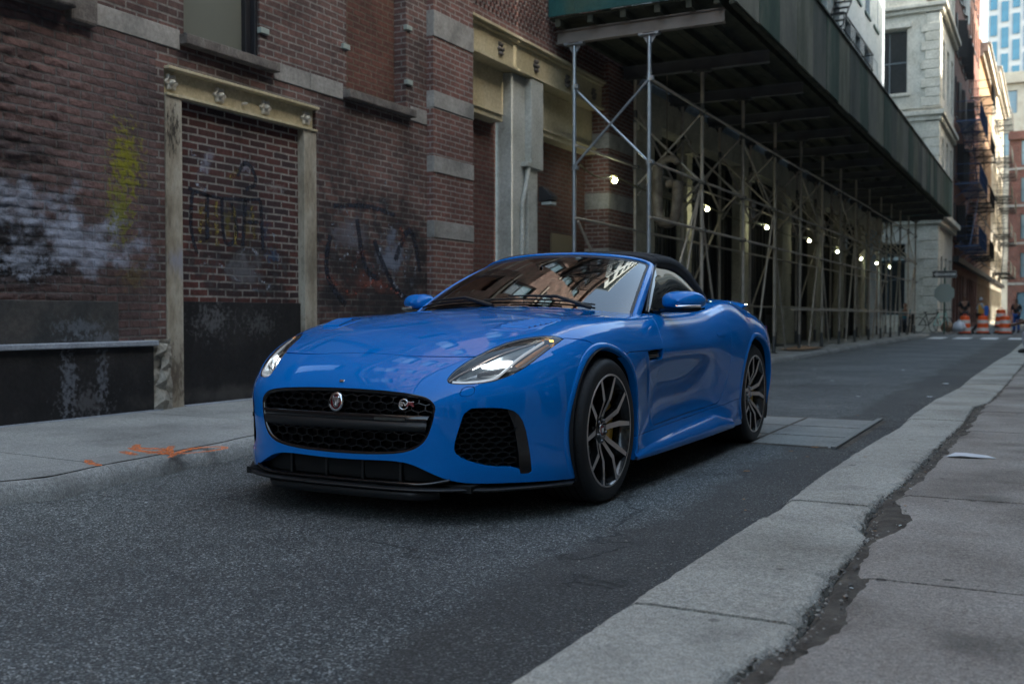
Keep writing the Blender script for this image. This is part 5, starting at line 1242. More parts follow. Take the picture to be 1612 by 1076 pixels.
# plinth in two steps with a whitewashed ledge
mb = MB(); mb.box((XW-.05, -12, .66), (XW+.035, 5.57, 1.0)); part(mb, 'upper_plinth', K_dado2, b1, bevel=.006)
mb = MB(); mb.box((XW-.05, -12, .10), (XW+.075, 5.88, .645)); part(mb, 'lower_plinth', K_dado, b1, bevel=.006)
mb = MB(); mb.box((XW-.05, -12, .648), (XW+.115, 5.90, .690)); part(mb, 'whitewashed_ledge', K_capw, b1, bevel=.008)
mb = MB(); g = relief(5.80, 6.08, .10, .70, .03, .055, st=.012); part(MB().grid(g), 'broken_plaster', K_rubble, b1, fixn=False)
mb = MB()
for y0, z0, h_, w_ in ((5.86, .12, .18, .16), (5.90, .30, .16, .13), (5.93, .44, .14, .11), (5.88, .56, .10, .14)):
    v = [(XW+.05+.05*random.random(), y0+w_*a+.03*random.random(), z0+h_*b_) for a, b_ in ((0, .1), (.6, -.1), (1.1, .4), (.9, 1), (.3, 1.1))]; c_ = (XW+.13, y0+w_*.5, z0+h_*.5); mb.add(v+[c_], [(i, (i+1) % 5, 5) for i in range(5)])
part(mb, 'plaster_shards', K_rubble, b1)
mb = MB(); mb.box((XW-.1, -12, .10), (XW+.10, 5.95, .132)); mb.box((XW-.1, 6.27, .1), (XW+.03, 7.82, .131)); part(mb, 'salt_line', K_capw, b1)
# bricked-up opening between two columns, under a beam with rosettes
mb = MB(); mb.add([(XW-.07, 6.26, 1.01), (XW-.07, 7.84, 1.01), (XW-.07, 7.84, 2.72), (XW-.07, 6.26, 2.72)], [(0, 1, 2, 3)]); part(mb, 'brick_infill', K_infill, b1, fixn=False)
mb = MB(); mb.box((XW-.12, 6.27, .10), (XW-.035, 7.83, 1.01)); part(mb, 'stucco_base', K_dado, b1, bevel=.006)
for a, c_ in ((6.085, 6.262), (7.838, 8.025)): 
    mb = MB(); mb.box((XW-.12, a, .10), (XW+.012, c_, 2.705)); part(mb, 'iron_column', K_peel, b1, bevel=.006)
mb = MB(); mb.box((XW-.12, 6.09, 2.708), (XW-.03, 8.02, 2.93)); mb.box((XW-.03, 6.085, 2.700), (XW+.03, 8.025, 2.722)); mb.box((XW-.03, 6.085, 2.915), (XW+.055, 8.025, 2.940)); beam = part(mb, 'beam', K_cream, b1, bevel=.004)
def rosette(parent, y, z, x, r=.064, small=False):
    mb = MB(); c = Vector((x, y, z))
    if not small:
        n = 48; g = []
        for k, h in ((1.0, .0), (1.0, .022), (.8, .034), (.5, .012), (.4, .02)):
            g.append([(x+h, y+r*k*(1+.16*math.cos(6*t) if k > .5 else 1)*math.cos(t), z+r*k*(1+.16*math.cos(6*t) if k > .5 else 1)*math.sin(t)) for t in np.linspace(0, 2*math.pi, n)])
        mb.grid(np.array(g))
    mb.lathe([(.001, .062), (r*.22, .056), (r*.38, .036), (r*.42, .0)], c=(x, y, z), ax=0, n=20)
    o = part(mb, 'rosette', K_cream2, b1); return o
K_cream2 = rough_mat('rosette_paint', [(.44, .41, .34), (.62, .58, .50)], 20, 80, .3, .5)
for y in (6.17, 6.73, 7.32, 7.90): rosette(b1, y, 2.818, XW-.03)
rosette(b1, 7.03, 2.80, XW-.03, .035, True)
# faded graffiti strokes on the brickwork
def tag_strokes(lst, x, mat, par, name='graffiti'):
    for pts, w in lst:
        mb = MB(); P = spl([(y, z, 0) for y, z in pts], 24)[:, :2]; d = np.gradient(P, axis=0); d /= np.linalg.norm(d, axis=1)[:, None]+1e-9; nn = np.stack([-d[:, 1], d[:, 0]], 1)
        A = P+nn*w/2; B = P-nn*w/2; mb.grid(np.stack([[(x, y, z) for y, z in A], [(x, y, z) for y, z in B]])); part(mb, name, mat, par, fixn=False)
G_navy = worn_paint('navy_spray', (.010, .014, .026), 30, .34, .54); G_och = worn_paint('ochre_spray', (.20, .15, .03), 30, .46, .62); G_wht = worn_paint('white_spray', (.33, .36, .42), 22, .50, .70); G_red = worn_paint('red_spray', (.22, .06, .04), 26, .48, .64)
xi_ = XW-.0665
tag_strokes([([(6.45,1.95),(6.43,1.65),(6.50,1.42)], .04), ([(6.40,1.98),(6.75,1.93),(7.3,1.97)], .03), ([(6.62,1.95),(6.62,1.55)], .05), ([(6.80,1.93),(6.84,1.55),(6.98,1.62),(6.92,1.9)], .04), ([(7.10,1.95),(7.06,1.52)], .05), ([(7.08,1.74),(7.28,1.76)], .035), ([(7.30,1.96),(7.33,1.50)], .045), ([(7.0,2.15),(7.12,2.28),(7.24,2.14),(7.1,2.04)], .04)], xi_, G_navy, b1)
tag_strokes([([(6.55,1.90),(6.53,1.50)], .045), ([(6.72,1.90),(6.74,1.50)], .05), ([(6.95,1.88),(6.97,1.52)], .04), ([(7.18,1.9),(7.22,1.6)], .04), ([(6.9,2.10),(7.0,2.22)], .05)], xi_+.0008, G_och, b1)
tag_strokes([([(6.42,2.30),(6.55,2.18),(6.50,2.05),(6.62,1.98)], .05), ([(7.0,1.36),(7.1,1.5),(7.25,1.45),(7.2,1.3),(7.35,1.2)], .03), ([(6.5,1.3),(6.7,1.38),(6.9,1.25),(7.3,1.12),(7.5,1.3)], .025), ([(7.45,1.7),(7.55,1.5),(7.5,1.3)], .03), ([(6.6,1.2),(6.64,1.45)], .02)], xi_+.0016, G_wht, b1)
xw_ = XW+.0035
tag_strokes([([(8.35,1.55),(8.30,1.85),(8.5,1.98),(8.62,1.75),(8.5,1.5),(8.38,1.45)], .045), ([(8.45,1.78),(8.7,1.6),(8.62,1.3)], .04), ([(9.15,1.15),(9.1,1.6),(9.3,1.85),(9.5,1.6),(9.35,1.35),(9.55,1.1)], .05), ([(9.0,1.9),(9.2,2.15),(9.28,1.85)], .04), ([(9.6,1.25),(9.65,1.7),(9.8,1.5),(9.78,1.1)], .045), ([(8.75,1.25),(8.95,1.45),(8.9,1.1)], .04), ([(9.2,2.45),(9.23,2.25)], .03)], xw_, G_wht, b1)
tag_strokes([([(8.2,1.3),(8.6,1.12),(9.0,1.25),(9.5,1.1)], .06), ([(8.6,1.4),(8.8,1.55),(9.0,1.4)], .05), ([(9.45,1.95),(9.6,1.7)], .06)], xw_+.0008, G_red, b1)
tag_strokes([([(8.25,1.7),(8.2,1.3),(8.5,1.0)], .07), ([(8.7,1.9),(8.85,1.4),(9.1,1.3)], .07), ([(9.4,1.5),(9.7,1.85),(9.9,1.4)], .08), ([(8.3,2.0),(8.9,2.05),(9.4,2.0)], .05), ([(9.0,1.7),(9.4,1.2),(9.9,1.0)], .07)], xw_-.0006, G_navy, b1)
# stone bands and sills
def stones(y0, y1, z0, z1, n, x=XW+.012, mat=K_stone, name='stone_band'):
    e = np.linspace(y0, y1, n+1)
    for i in range(n): mb = MB(); mb.box((XW-.05, e[i]+.002, z0), (x+random.uniform(-.003, .003), e[i+1]-.002, z1)); part(mb, name, mat, b1, bevel=.005)
stones(5.38, 6.25, 3.10, 3.265, 1); stones(7.41, 8.46, 3.10, 3.265, 2); stones(9.71, 10.05, 3.10, 3.265, 1)
mb = MB(); mb.box((XW-.05, 3.4, 3.125), (XW+.16, 5.12, 3.30)); part(mb, 'rough_ledge', K_sill, b1, bevel=.02); mb = MB(); mb.box((XW-.05, 5.13, 3.06), (XW+.08, 5.37, 3.30)); part(mb, 'ledge_end', K_sill, b1, bevel=.02)
for a, c_, z in ((6.24, 7.40, 3.145), (8.46, 9.70, 3.12)): mb = MB(); mb.box((XW-.16, a, z), (XW+.10, c_, z+.085)); part(mb, 'sill', K_sill, b1, bevel=.008)
mb = MB(); f = .05
for q in ((6.30, 6.35, 3.24, 5.1), (7.12, 7.23, 3.24, 5.1), (6.35, 7.12, 3.24, 3.29)): mb.box((XW-.15, q[0], q[2]), (XW-.07, q[1], q[3]))
mb.box((XW-.10, 7.19, 3.24), (XW-.02, 7.225, 5.1)); wn = part(mb, 'window', K_frame, b1, bevel=.004)
mb = MB(); mb.add([(XW-.12, 6.34, 3.28), (XW-.12, 7.14, 3.28), (XW-.12, 7.14, 5.1), (XW-.12, 6.34, 5.1)], [(0, 1, 2, 3)]); part(mb, 'blind', K_blind, b1, fixn=False)
mb = MB(); mb.add([(XW-.16, 8.53, 3.2), (XW-.16, 9.63, 3.2), (XW-.16, 9.63, 5.2), (XW-.16, 8.53, 5.2)], [(0, 1, 2, 3)]); part(mb, 'bricked_window', K_niche, b1, fixn=False)
for y, z in ((6.27, 4.02), (7.27, 3.48), (8.50, 3.62), (9.66, 4.10), (9.67, 3.49), (7.27, 4.35), (8.50, 4.4)):
    mb = MB(); mb.box((XW-.02, y-.055, z), (XW+.03, y+.06, z+.055)); part(mb, 'hinge_stone', flat('pale_hinge_stone', (.26, .30, .27), .8, var=.2, vscale=30) if y == 6.27 else bpy.data.materials['pale_hinge_stone'], b1, bevel=.006)
# banded pier
def pier(y0, y1, zb, ztop, x, side=True):
    zs_ = [.1]+[v for b_ in zb for v in b_]+[ztop]
    for i in range(0, len(zs_)-1, 2):
        mb = MB(); mb.box((XW-.6, y0, zs_[i]), (x, y1, zs_[i+1]-.001)); part(mb, 'pier_brick', K_redbrick, b1)
    for a, c_ in zb: mb = MB(); mb.box((XW-.6, y0-.004, a), (x+.012, y1+.004, c_)); part(mb, 'pier_stone', K_stone, b1, bevel=.006)
pier(10.06, 10.98, [(1.80, 2.00), (2.56, 2.75), (3.31, 3.50), (4.13, 4.43), (5.05, 5.25)], 5.58, XW+.09)
pier(15.35, 16.55, [(1.75, 1.98), (2.62, 2.88), (3.6, 3.85)], 4.98, XW+.09)
# iron front: top beam with rosettes, lower fascia, big bracket column
mb = MB(); mb.box((XW-.3, 10.985, 4.215), (XW-.03, 16.6, 4.64)); mb.box((XW-.03, 10.985, 4.20), (XW+.04, 15.3, 4.235)); mb.box((XW-.03, 10.985, 4.585), (XW+.03, 15.3, 4.615)); mb.box((XW-.03, 10.985, 4.617), (XW+.075, 15.3, 4.655)); part(mb, 'iron_beam', K_cream, b1, bevel=.005)
for y in (11.90, 12.95, 14.0, 15.0):
    mb = MB()
    for k in range(7):
        t = k*math.pi/3; rr = .055 if k < 6 else 0; mb.lathe([(.001, .04), (.02, .035), (.03, .015), (.03, 0)], c=(XW-.03, y+rr*math.cos(t)*.9, 4.41+rr*1.3*math.sin(t)), ax=0, n=10)
    part(mb, 'rosette', K_sill, b1)
mb = MB(); mb.box((XW-.45, 11.0, 3.62), (XW-.20, 12.3, 4.20)); mb.box((XW-.42, 11.0, 3.50), (XW-.12, 12.14, 3.62)); mb.box((XW-.42, 11.0, 3.575), (XW-.09, 12.10, 3.60)); mb.box((XW-.45, 13.0, 3.62), (XW-.20, 15.4, 4.20)); mb.box((XW-.42, 13.05, 3.50), (XW-.12, 15.3, 3.62)); mb.box((XW-.42, 13.05, 3.575), (XW-.09, 15.3, 3.60)); part(mb, 'iron_fascia', K_cream, b1, bevel=.006)
mb = MB(); mb.box((XW-.45, 12.32, .10), (XW-.08, 12.72, 4.20)); mb.box((XW-.45, 12.72, 2.95), (XW+.02, 13.10, 4.195)); mb.box((XW-.45, 12.72, .10), (XW-.03, 13.02, 2.95)); mb.tube([(XW-.02, 12.72, 3.0), (XW-.03, 12.66, 2.7), (XW-.05, 12.58, 2.45), (XW-.06, 12.56, .3)], .035, 8); mb.box((XW-.12, 12.60, 2.96), (XW+.02, 12.75, 3.02)); mb.box((XW-.1, 12.16, .1), (XW+.02, 13.06, .6))
part(mb, 'bracket_column', rough_mat('grey_cream_paint', [(.30, .30, .26), (.42, .42, .38), (.48, .48, .44)], 2, 30, .2, .5), b1, bevel=.008)
mb = MB(); mb.add([(XW-.32, 10.98, .1), (XW-.32, 12.3, .1), (XW-.32, 12.3, 3.6), (XW-.32, 10.98, 3.6)], [(0, 1, 2, 3)]); mb.add([(XW-.33, 13.0, .1), (XW-.33, 15.4, .1), (XW-.33, 15.4, 3.6), (XW-.33, 13.0, 3.6)], [(0, 1, 2, 3)]); mb.box((XW-.52, 13.02, .1), (XW-.34, 13.05, 3.6)); part(mb, 'brick_infill', K_infill if 0 else K_brown, b1, fixn=False)
mb = MB(); mb.box((XW-.5, 10.985, .1), (XW-.34, 11.09, 2.37)); mb.box((XW-.36, 10.985, .1), (XW-.30, 11.05, 1.68)); part(mb, 'door_casing', K_cream, b1, bevel=.004)
mb = MB(); mb.box((XW-.36, 14.05, .1), (XW-.30, 14.95, 2.15)); part(mb, 'metal_door', flat('buff_door', (.20, .16, .10), .6, var=.15), b1); 
# brick lattice screen above the beam
mb = MB(); mb.box((XW-.3, 10.98, 4.66), (XW+.0, 16.6, 4.80)); part(mb, 'lattice_base', K_redbrick, b1)
mb = MB(); mb.box((XW-.16, 10.98, 4.80), (XW-.12, 16.6, 5.6))
for r_ in range(11):
    for k in range(52):
        y = 11.02+k*.107+(.053 if r_ % 2 else 0)
        if y < 16.5: mb.box((XW-.12, y, 4.804+r_*.072), (XW+.004, y+.056, 4.804+r_*.072+.066))
part(mb, 'brick_lattice', K_redbrick, b1)
# floodlight on the column
wl = empty('wall_light', (XW+.02, 13.05, 2.5), 0, 'black boxy floodlight fixed to the cream column behind the car roof', 'light')
mb = MB(); mb.prism([(0, 0), (.04, .0), (.20, .02), (.20, .08), (.06, .21), (0, .21)], 1, -.10, .10); 
mb.v = [(x, y, z) for x, y, z in mb.v]; o = mb.build('housing', K_frame, wl, bevel=.006)
mb = MB(); mb.box((.035, -.085, -.045), (.19, .085, -.004)); mb.build('lens', flat('dull_lens', (.35, .38, .36), .2), wl, bevel=.004)
def bld(name, loc, label): return empty(name, loc, 0, label, 'building')
def bpart(mb, name, mats, b, **k): return part(mb, name, mats, b, **k)
def wins(b, x, ylist, w, zs_, h, **k):
    for z in zs_:
        for y in ylist:
            o = window(b, x, y, y+w, z, z+h, **k); o.matrix_parent_inverse = Matrix.Translation(-Vector(b.location))
# ------------------------------------------------------------------ building 2: painted loft building behind the scaffold
b2 = bld('loft_building', (XW, 30, 0), 'pale grey painted loft building with iron shopfront behind the sidewalk shed')
zs2 = (5.4, 9.0, 12.6, 16.2); yl2 = [17.6+2.15*i for i in range(13)]; holes = [(y, y+1.15, z, z+2.3) for z in zs2 for y in yl2]
mb = MB(); facade(mb, XW, 16.62, 46.4, 4.9, 19.8, holes, .22); mb.box((XW-9, 16.62, 19.8), (XW+.5, 46.5, 20.3)); mb.box((XW-8, 43.2, .1), (XW-.02, 46.4, 19.8)); bpart(mb, 'wall', K_white, b2, fixn=False)
K_gwin = flat('green_window_frame', (.02, .06, .055), .4)
wins(b2, XW, yl2, 1.15, zs2, 2.3, depth=.22, frame=K_gwin, pane=K_win, rows=2, cols=1, sill=K_white)
mb = MB(); mb.box((XW-1.0, 16.65, .1), (XW-.27, 46.3, 4.9)); bpart(mb, 'shopfront', K_darkfront, b2)
for i, y in enumerate((18.4, 20.6, 22.4, 25.3, 26.8, 29.9, 31.2, 34.4, 36.0, 38.6, 40.2, 42.2)):
    mb = MB(); w_ = 1.1
    mb.box((XW-.268, y-.06, .13), (XW-.18, y, 4.3)); mb.box((XW-.268, y+w_, .13), (XW-.18, y+w_+.06, 4.3)); mb.box((XW-.268, y, .13), (XW-.22, y+w_, .9)); mb.box((XW-.268, y, 3.2), (XW-.20, y+w_, 3.3)); 
    for k in range(5): mb.box((XW-.24, y+.1+k*.2, .91), (XW-.215, y+.13+k*.2, 3.19))
    o = bpart(mb, 'shop_door', K_iron, b2); mb = MB(); mb.add([(XW-.255, y, .9), (XW-.255, y+w_, .9), (XW-.255, y+w_, 4.25), (XW-.255, y, 4.25)], [(0, 1, 2, 3)]); p = mb.build('pane', K_win, fixn=False); p.parent = o
for i, (a, c_) in enumerate(((16.75, 17.75), (19.7, 20.0), (23.6, 24.5), (27.9, 28.95), (32.2, 33.3), (36.5, 37.4), (40.9, 41.8))):
    mb = MB(); x = XW+(.0 if i else .02)
    nz = int(3.9/.30)
    for k in range(nz): mb.box((XW-.9, a, .12+k*.32), (x-.008*(k % 2), c_, .12+k*.32+.306))
    mb.box((XW-.9, a+.01, .11), (x-.02, c_-.01, 4.3)); mb.box((XW-.9, a-.06, .11), (x+.08, c_+.06, 1.15 if i else .5)); mb.box((XW-.9, a-.08, 4.1), (x+.10, c_+.08, 4.35)); bpart(mb, 'pilaster', K_pil, b2, bevel=.008)
mb = MB(); mb.box((XW-1.0, 16.65, 4.36), (XW+.06, 46.3, 4.895)); bpart(mb, 'shop_cornice', K_pil, b2)
# fire escape on building 2
def fire_escape(x, y0, y1, floors, mat, label, name='fire_escape', out=1.1, ladder=True):
    fe = empty(name, (x, (y0+y1)/2, floors[0]), 0, label, 'fire escape')
    inv = Matrix.Translation(-Vector(fe.location))
    def fp(mb, nm, **k): o = mb.build(nm, mat); o.parent = fe; o.matrix_parent_inverse = inv
    for i, z in enumerate(floors):
        mb = MB(); 
        for k in range(int(out/.09)): mb.box((x+.05+k*.09, y0, z), (x+.09+k*.09, y1, z+.035))
        for y in (y0, (y0+y1)/2, y1): mb.box((x, y-.03, z-.07), (x+out, y+.03, z)); mb.tube([(x, y, z-.75), (x+out*.85, y, z-.05)], .02, 5)
        fp(mb, 'platform')
        mb = MB()
        for zz in (.5, 1.0): mb.tube([(x, y0, z+zz), (x+out, y0, z+zz), (x+out, y1, z+zz), (x, y1, z+zz)], .02, 5)
        for y in np.arange(y0, y1+.01, .28): mb.tube([(x+out, y, z), (x+out, y, z+1.0)], .011, 4)
        fp(mb, 'railing')
        if i < len(floors)-1:
            mb = MB(); z1 = floors[i+1]; ya, yb = (y0+.3, y1-.4) if i % 2 == 0 else (y1-.3, y0+.4)
            for dx in (.25, .75): mb.tube([(x+dx, ya, z), (x+dx, yb, z1)], .025, 5)
            n = 12
            for k in range(n): t = (k+.5)/n; mb.box((x+.25, ya+(yb-ya)*t-.08, z+(z1-z)*t), (x+.75, ya+(yb-ya)*t+.08, z+(z1-z)*t+.02))
            fp(mb, 'stair')
fire_escape(XW, 30.5, 36.0, (8.6, 12.2, 15.8), K_iron, 'black fire escape on the pale painted building above the shed')
fire_escape(XW, 11.3, 15.2, (8.9, 11.8), K_iron, 'dark fire escape high on the red brick warehouse front')
# ------------------------------------------------------------------ sidewalk shed
shed = empty('sidewalk_shed', (-5.5, 28, 0), 0, 'long scaffold sidewalk shed with pipe legs, dark deck and green weathered plywood parapet', 'scaffold')
sinv = Matrix.Translation(-Vector(shed.location))
def sp_(mb, nm, mat, par=None, **k):
    o = mb.build(nm, mat, **k); o.parent = par or shed
    if not par: o.matrix_parent_inverse = sinv
    return o
XO, XI = -5.0, -6.15; NB = 14; YP = [13.55+2.45*k for k in range(NB)]
YPI = [y+(0 if k == 0 else .0) for k, y in enumerate(YP)]
random.seed(11)
for k, y in enumerate(YP):
    for x in (XO, XI):
        m_ = K_galv if k == 0 else K_rust; lean = (0 if k == 0 else random.uniform(-.10, .10)); r_ = .030
        zb = .12; mb = MB(); mb.tube([(x, y+lean, zb+.01), (x, y, 4.80)], r_, 14); post = sp_(mb, 'post', m_)
        mb = MB(); mb.tube([(x, y+lean, zb+.005), (x, y+lean*.95, zb+.35)], .038, 12); sp_(mb, 'base_collar', K_galv if k == 0 else K_clamp, post); mb = MB(); mb.tube([(x, y, 4.1), (x, y, 4.3)], .037, 12); sp_(mb, 'sleeve', K_galv if k == 0 else K_clamp, post); mb = MB(); mb.obox((x, y, 4.81), (.11, 0, 0), (0, .07, 0), (0, 0, .008)); m2 = MB(); m2.obox((x, y+lean, zb+.006), (.09, 0, 0), (0, .09, 0), (0, 0, .006)); sp_(m2, 'base_plate', K_clamp, post)
        for s in (1, -1): mb.add([(x+s*.03, y, 4.80), (x+s*.105, y, 4.80), (x+s*.03, y, 4.69), (x+s*.03, y+.008, 4.80), (x+s*.105, y+.008, 4.80), (x+s*.03, y+.008, 4.69)], [(0, 1, 2), (3, 5, 4), (0, 2, 5, 3), (1, 4, 5, 2)]); mb.obox((x+s*.12, y, 4.825), (.03, 0, 0), (0, .05, 0), (0, 0, .02))
        zc = (4.17, 3.03, 2.26) if x == XO else (3.35, 3.03)
        if k == 0: zc = (4.20, 3.03)
        sp_(mb, 'top_plate', K_galv if k == 0 else K_clamp, post)
        for z in zc: mb = MB(); mb.tube([(x, y, z-.03), (x, y, z+.03)], .045, 10); mb.obox((x+.05, y-.03, z), (.028, 0, 0), (0, .03, 0), (0, 0, .028)); sp_(mb, 'coupler', K_galv if k == 0 else K_clamp, post)
    mb = MB(); x0, x1 = -6.42, -3.93
    mb.box((x0, y-.055, 4.835), (x1, y+.055, 4.852)); mb.box((x0, y-.055, 5.012), (x1, y+.055, 5.028)); mb.box((x0, y-.008, 4.8525), (x1, y+.008, 5.0115)); sp_(mb, 'beam', K_beam if k == 0 else K_beamd, bevel=.002)
def pipe(a, b_, m_=K_rust, r_=.021): mb = MB(); mb.tube([a, b_], r_, 8); sp_(mb, 'rail', m_)
def brace(a, b_, m_=K_rust, r_=.02): mb = MB(); mb.tube([a, b_], r_, 8); sp_(mb, 'brace', m_)
for a, c_ in ((0, 4), (4, 8), (8, 13)):
    for z in (4.17, 3.03, 2.26): pipe((XO+.05, YP[a]-.1, z), (XO+.05, YP[c_]+.15, z+random.uniform(-.03, .03)))
    for z in (3.35, 2.3, 1.1): pipe((XI+.05, YP[a]-.05, z), (XI+.05, YP[c_]+.1, z))
pipe((XO+.05, YP[3]+1.4, 1.02), (XO+.05, YP[13]+.1, 1.0))
brace((XO, 13.50, 4.17), (XI, 13.50, 3.03), K_galv); brace((XI, 13.60, 4.17), (XO, 13.60, 3.03), K_galv)
brace((XO-.03, YP[0]+.2, .2), (XO-.03, YP[1], 2.9)) ; brace((XI+.06, YP[0], 2.26), (XI+.06, YP[0]+2.4, .3))
for k in range(1, NB):
    if k % 2: brace((XO-.04, YP[k-1]+1.15, .16), (XO-.04, YP[k], 2.9)); brace((XO-.05, YP[k], 2.9), (XO-.05, min(YP[k]+1.25, 43), .16))
    brace((XO, YP[k]+.03, 4.17), (XI, YP[k]+.03, 3.03)); brace((XI, YP[k]-.03, 4.17), (XO, YP[k]-.03, 3.03))
    if k < NB-1: 
        brace((XI+.04, YP[k], 4.3), (XI+.04, YP[k+1], 3.0)); brace((XI+.06, YP[k], 2.9), (XI+.06, YP[k+1], 4.2))
        if k % 2 == 0: brace((XO-.04, YP[k], 4.17), (XO-.04, YP[k+1], 3.03)); brace((XI+.05, YP[k], 1.1), (XI+.05, YP[k+1], 3.0))
for x in (-6.3, -5.8, -5.3, -4.8, -4.35, -3.97): mb = MB(); mb.box((x-.04, 13.3, 5.03), (x+.04, 46.3, 5.13)); sp_(mb, 'joist', K_deck)
for i, x in enumerate(np.arange(-6.42, -3.72, .235)): mb = MB(); mb.box((x, 13.3, 5.132), (min(x+.228, -3.73), 46.3, 5.165+.004*(i % 2))); sp_(mb, 'deck_plank', K_deck)
edges2 = list(np.arange(13.27, 46.3, 1.22))+[46.35]; random.seed(5); pk = [2, 1, 2, 0, 3, 1, 0, 3, 1, 2, 0, 1, 3, 0, 2, 1, 0, 3, 2, 1, 0, 1, 2, 0, 1, 1, 0, 2]
for i, (a, c_) in enumerate(zip(edges2[:-1], edges2[1:])):
    mb = MB(); mb.box((-3.72, a+.009, 5.02+.012*(i % 3)), (-3.700+.007*(i % 2), c_-.009, 6.42)); sp_(mb, 'parapet_panel', K_ply[pk[i % len(pk)]] if i < len(edges2)-3 else K_plyend, bevel=.002)
mb = MB(); mb.box((-3.76, 13.3, 6.422), (-3.67, 46.3, 6.46)); mb.box((-3.80, 13.3, 5.0), (-3.725, 46.3, 5.12)); sp_(mb, 'parapet_rail', K_deck)
for i, (a, c_) in enumerate(((-6.42, -6.02), (-6.015, -4.80), (-4.795, -3.725))):
    mb = MB(); mb.box((a, 13.24, 5.16), (c_, 13.262, 6.42)); sp_(mb, 'parapet_panel', K_plyend, bevel=.002)
mb = MB(); mb.box((-6.42, 46.36, 5.02), (-3.72, 46.38, 6.42)); sp_(mb, 'parapet_panel', K_plyend)
# caged work lamps on one cable
K_bulb = flat('lit_bulb', (1, 1, .9), .3, emit=(.95, 1.0, .70), es=12); K_cable = flat('yellow_cable', (.20, .18, .09), .6)
by = [14.85, 19.7, 24.5, 29.4, 33.7, 38.3, 42.0, 45.6]
mb = MB(); pts = []
for a, c_ in zip([13.6]+by, by+[46.1]):
    for t in np.linspace(0, 1, 8)[:-1]: pts.append((-6.08, a+(c_-a)*t, 3.08-.10*math.sin(t*math.pi)))
mb.tube(pts, .012, 6); tag(mb.build('lamp_cable', K_cable), 'pale cable strung along the inner scaffold pipes between the work lamps', 'cable')
order = ['nearest', 'second', 'third', 'fourth', 'fifth', 'sixth', 'seventh', 'farthest']
wl0 = None
for i, y in enumerate(by):
    z = 3.0 if i < 4 else 2.93
    if wl0 is None:
        e = empty('work_lamp', (-6.05, y, z), 0, None, 'lamp'); mb = MB(); mb.lathe([(.001, -.065), (.024, -.054), (.038, -.026), (.038, .01), (.02, .05)], ax=1, n=20); mb.build('bulb', K_bulb, e)
        mb = MB(); mb.lathe([(.016, .045), (.018, .05), (.018, .10), (.010, .12), (.001, .12)], ax=1, n=14); mb.build('socket', K_trimk if 0 else K_frame, e)
        mb = MB()
        for k in range(6): t = k*math.pi/3; mb.tube([(.026*math.cos(t), .06, .026*math.sin(t)), (.062*math.cos(t), .0, .062*math.sin(t)), (.03*math.cos(t), -.09, .03*math.sin(t))], .0025, 4)
        mb.lathe([(.061, -.002), (.064, 0), (.061, .002)], ax=1, n=16); mb.build('cage', K_cable, e); wl0 = e
        e.rotation_euler = (0, 0, R(180))
    else: e = copy_tree(wl0); e.location = (-6.05, y, z)
    e['group'] = 'work lamps strung under the shed'
    e['label'] = 'lit caged work lamp under the shed, %s of the row along the cable' % order[i]
# a big wrapped letter-shaped fitting hanging behind the second pair of legs
mb = MB(); t = [(-5.72, 15.9, 3.32), (-5.70, 15.88, 2.62), (-5.62, 15.86, 2.42), (-5.45, 15.82, 2.40), (-5.36, 15.8, 2.60), (-5.34, 15.8, 3.05)]
mb.tube(spl(t, 30), .085, 12); mb.tube([(-5.40, 15.8, 3.02), (-5.52, 15.84, 3.02)], .07, 10); mb.tube(spl([(-5.72, 15.9, 3.30), (-5.60, 15.9, 3.42), (-5.42, 15.86, 3.42), (-5.36, 15.84, 3.34)], 14), .06, 10); mb.tube([(-5.56, 15.9, 3.42), (-5.56, 15.9, 4.8)], .008, 6)
o = mb.build('hanging_letter', rough_mat('grimy_wrap', [(.06, .05, .04), (.16, .13, .10), (.26, .22, .18)], 6, 40, .5, .5)); tag(o, 'grimy plastic wrapped sign letter hanging under the shed beyond the first legs', 'sign')
# ------------------------------------------------------------------ corner building past the cross street
b3 = bld('stone_corner_building', (-8, 52, 0), 'white rusticated stone corner building with cornices beyond the crosswalk')
Y3 = 50.0; X3 = -4.55; hz = (.9, 7.9, 12.6)
wx = [(-15.2, -13.9), (-12.6, -11.3), (-10, -8.7), (-7.55, -5.95)]
h3 = [(a, c_, .9, 4.2) for a, c_ in wx]+[(a, c_, 6.6, 9.4) for a, c_ in wx]+[(a, c_, 11.1, 14.0) for a, c_ in wx]+[(a, c_, 15.6, 18.2) for a, c_ in wx]
mb = MB(); facade_y(mb, Y3, -17, X3-.6, .1, 20, h3, .35); h3s = [(51.6+2.3*i, 52.8+2.3*i, z, z+2.7) for i in range(3) for z in (1.0, 6.6, 11.1, 15.6)]; facade(mb, X3-.04, Y3+.9, 58, .1, 20, h3s, .3); mb.box((-17, Y3+.1, 20), (X3+.1, 58, 20.5)); bpart(mb, 'wall', K_plaster, b3, fixn=False)
for (a, c_, z0, z1) in h3: o = window(b3, Y3+0, a, c_, z0, z1, .30, K_frameg, K_win, 2, 2, 1, None, 'y'); o.location = (a, Y3+.33, z0); o.matrix_parent_inverse = Matrix.Translation(-Vector(b3.location))
for (a, c_, z0, z1) in h3s: o = window(b3, X3-.04, a, c_, z0, z1, .28, K_frameg, K_win, 2, 2, 1); o.matrix_parent_inverse = Matrix.Translation(-Vector(b3.location))
for z0, z1 in ((.1, 5.0), (5.6, 9.7), (10.4, 14.6), (15.3, 19.4)):
    mb = MB(); n = int((z1-z0)/.42)
    for k in range(n):
        s_ = .06 if k % 2 == 0 else .0; mb.box((X3-.62-s_*3, Y3-.08, z0+k*.42), (X3+.03, Y3+.9+s_*3, z0+k*.42+.385))
    mb.box((X3-.60, Y3-.05, z0), (X3, Y3+.88, z1)); bpart(mb, 'quoins', K_plaster, b3, bevel=.02)
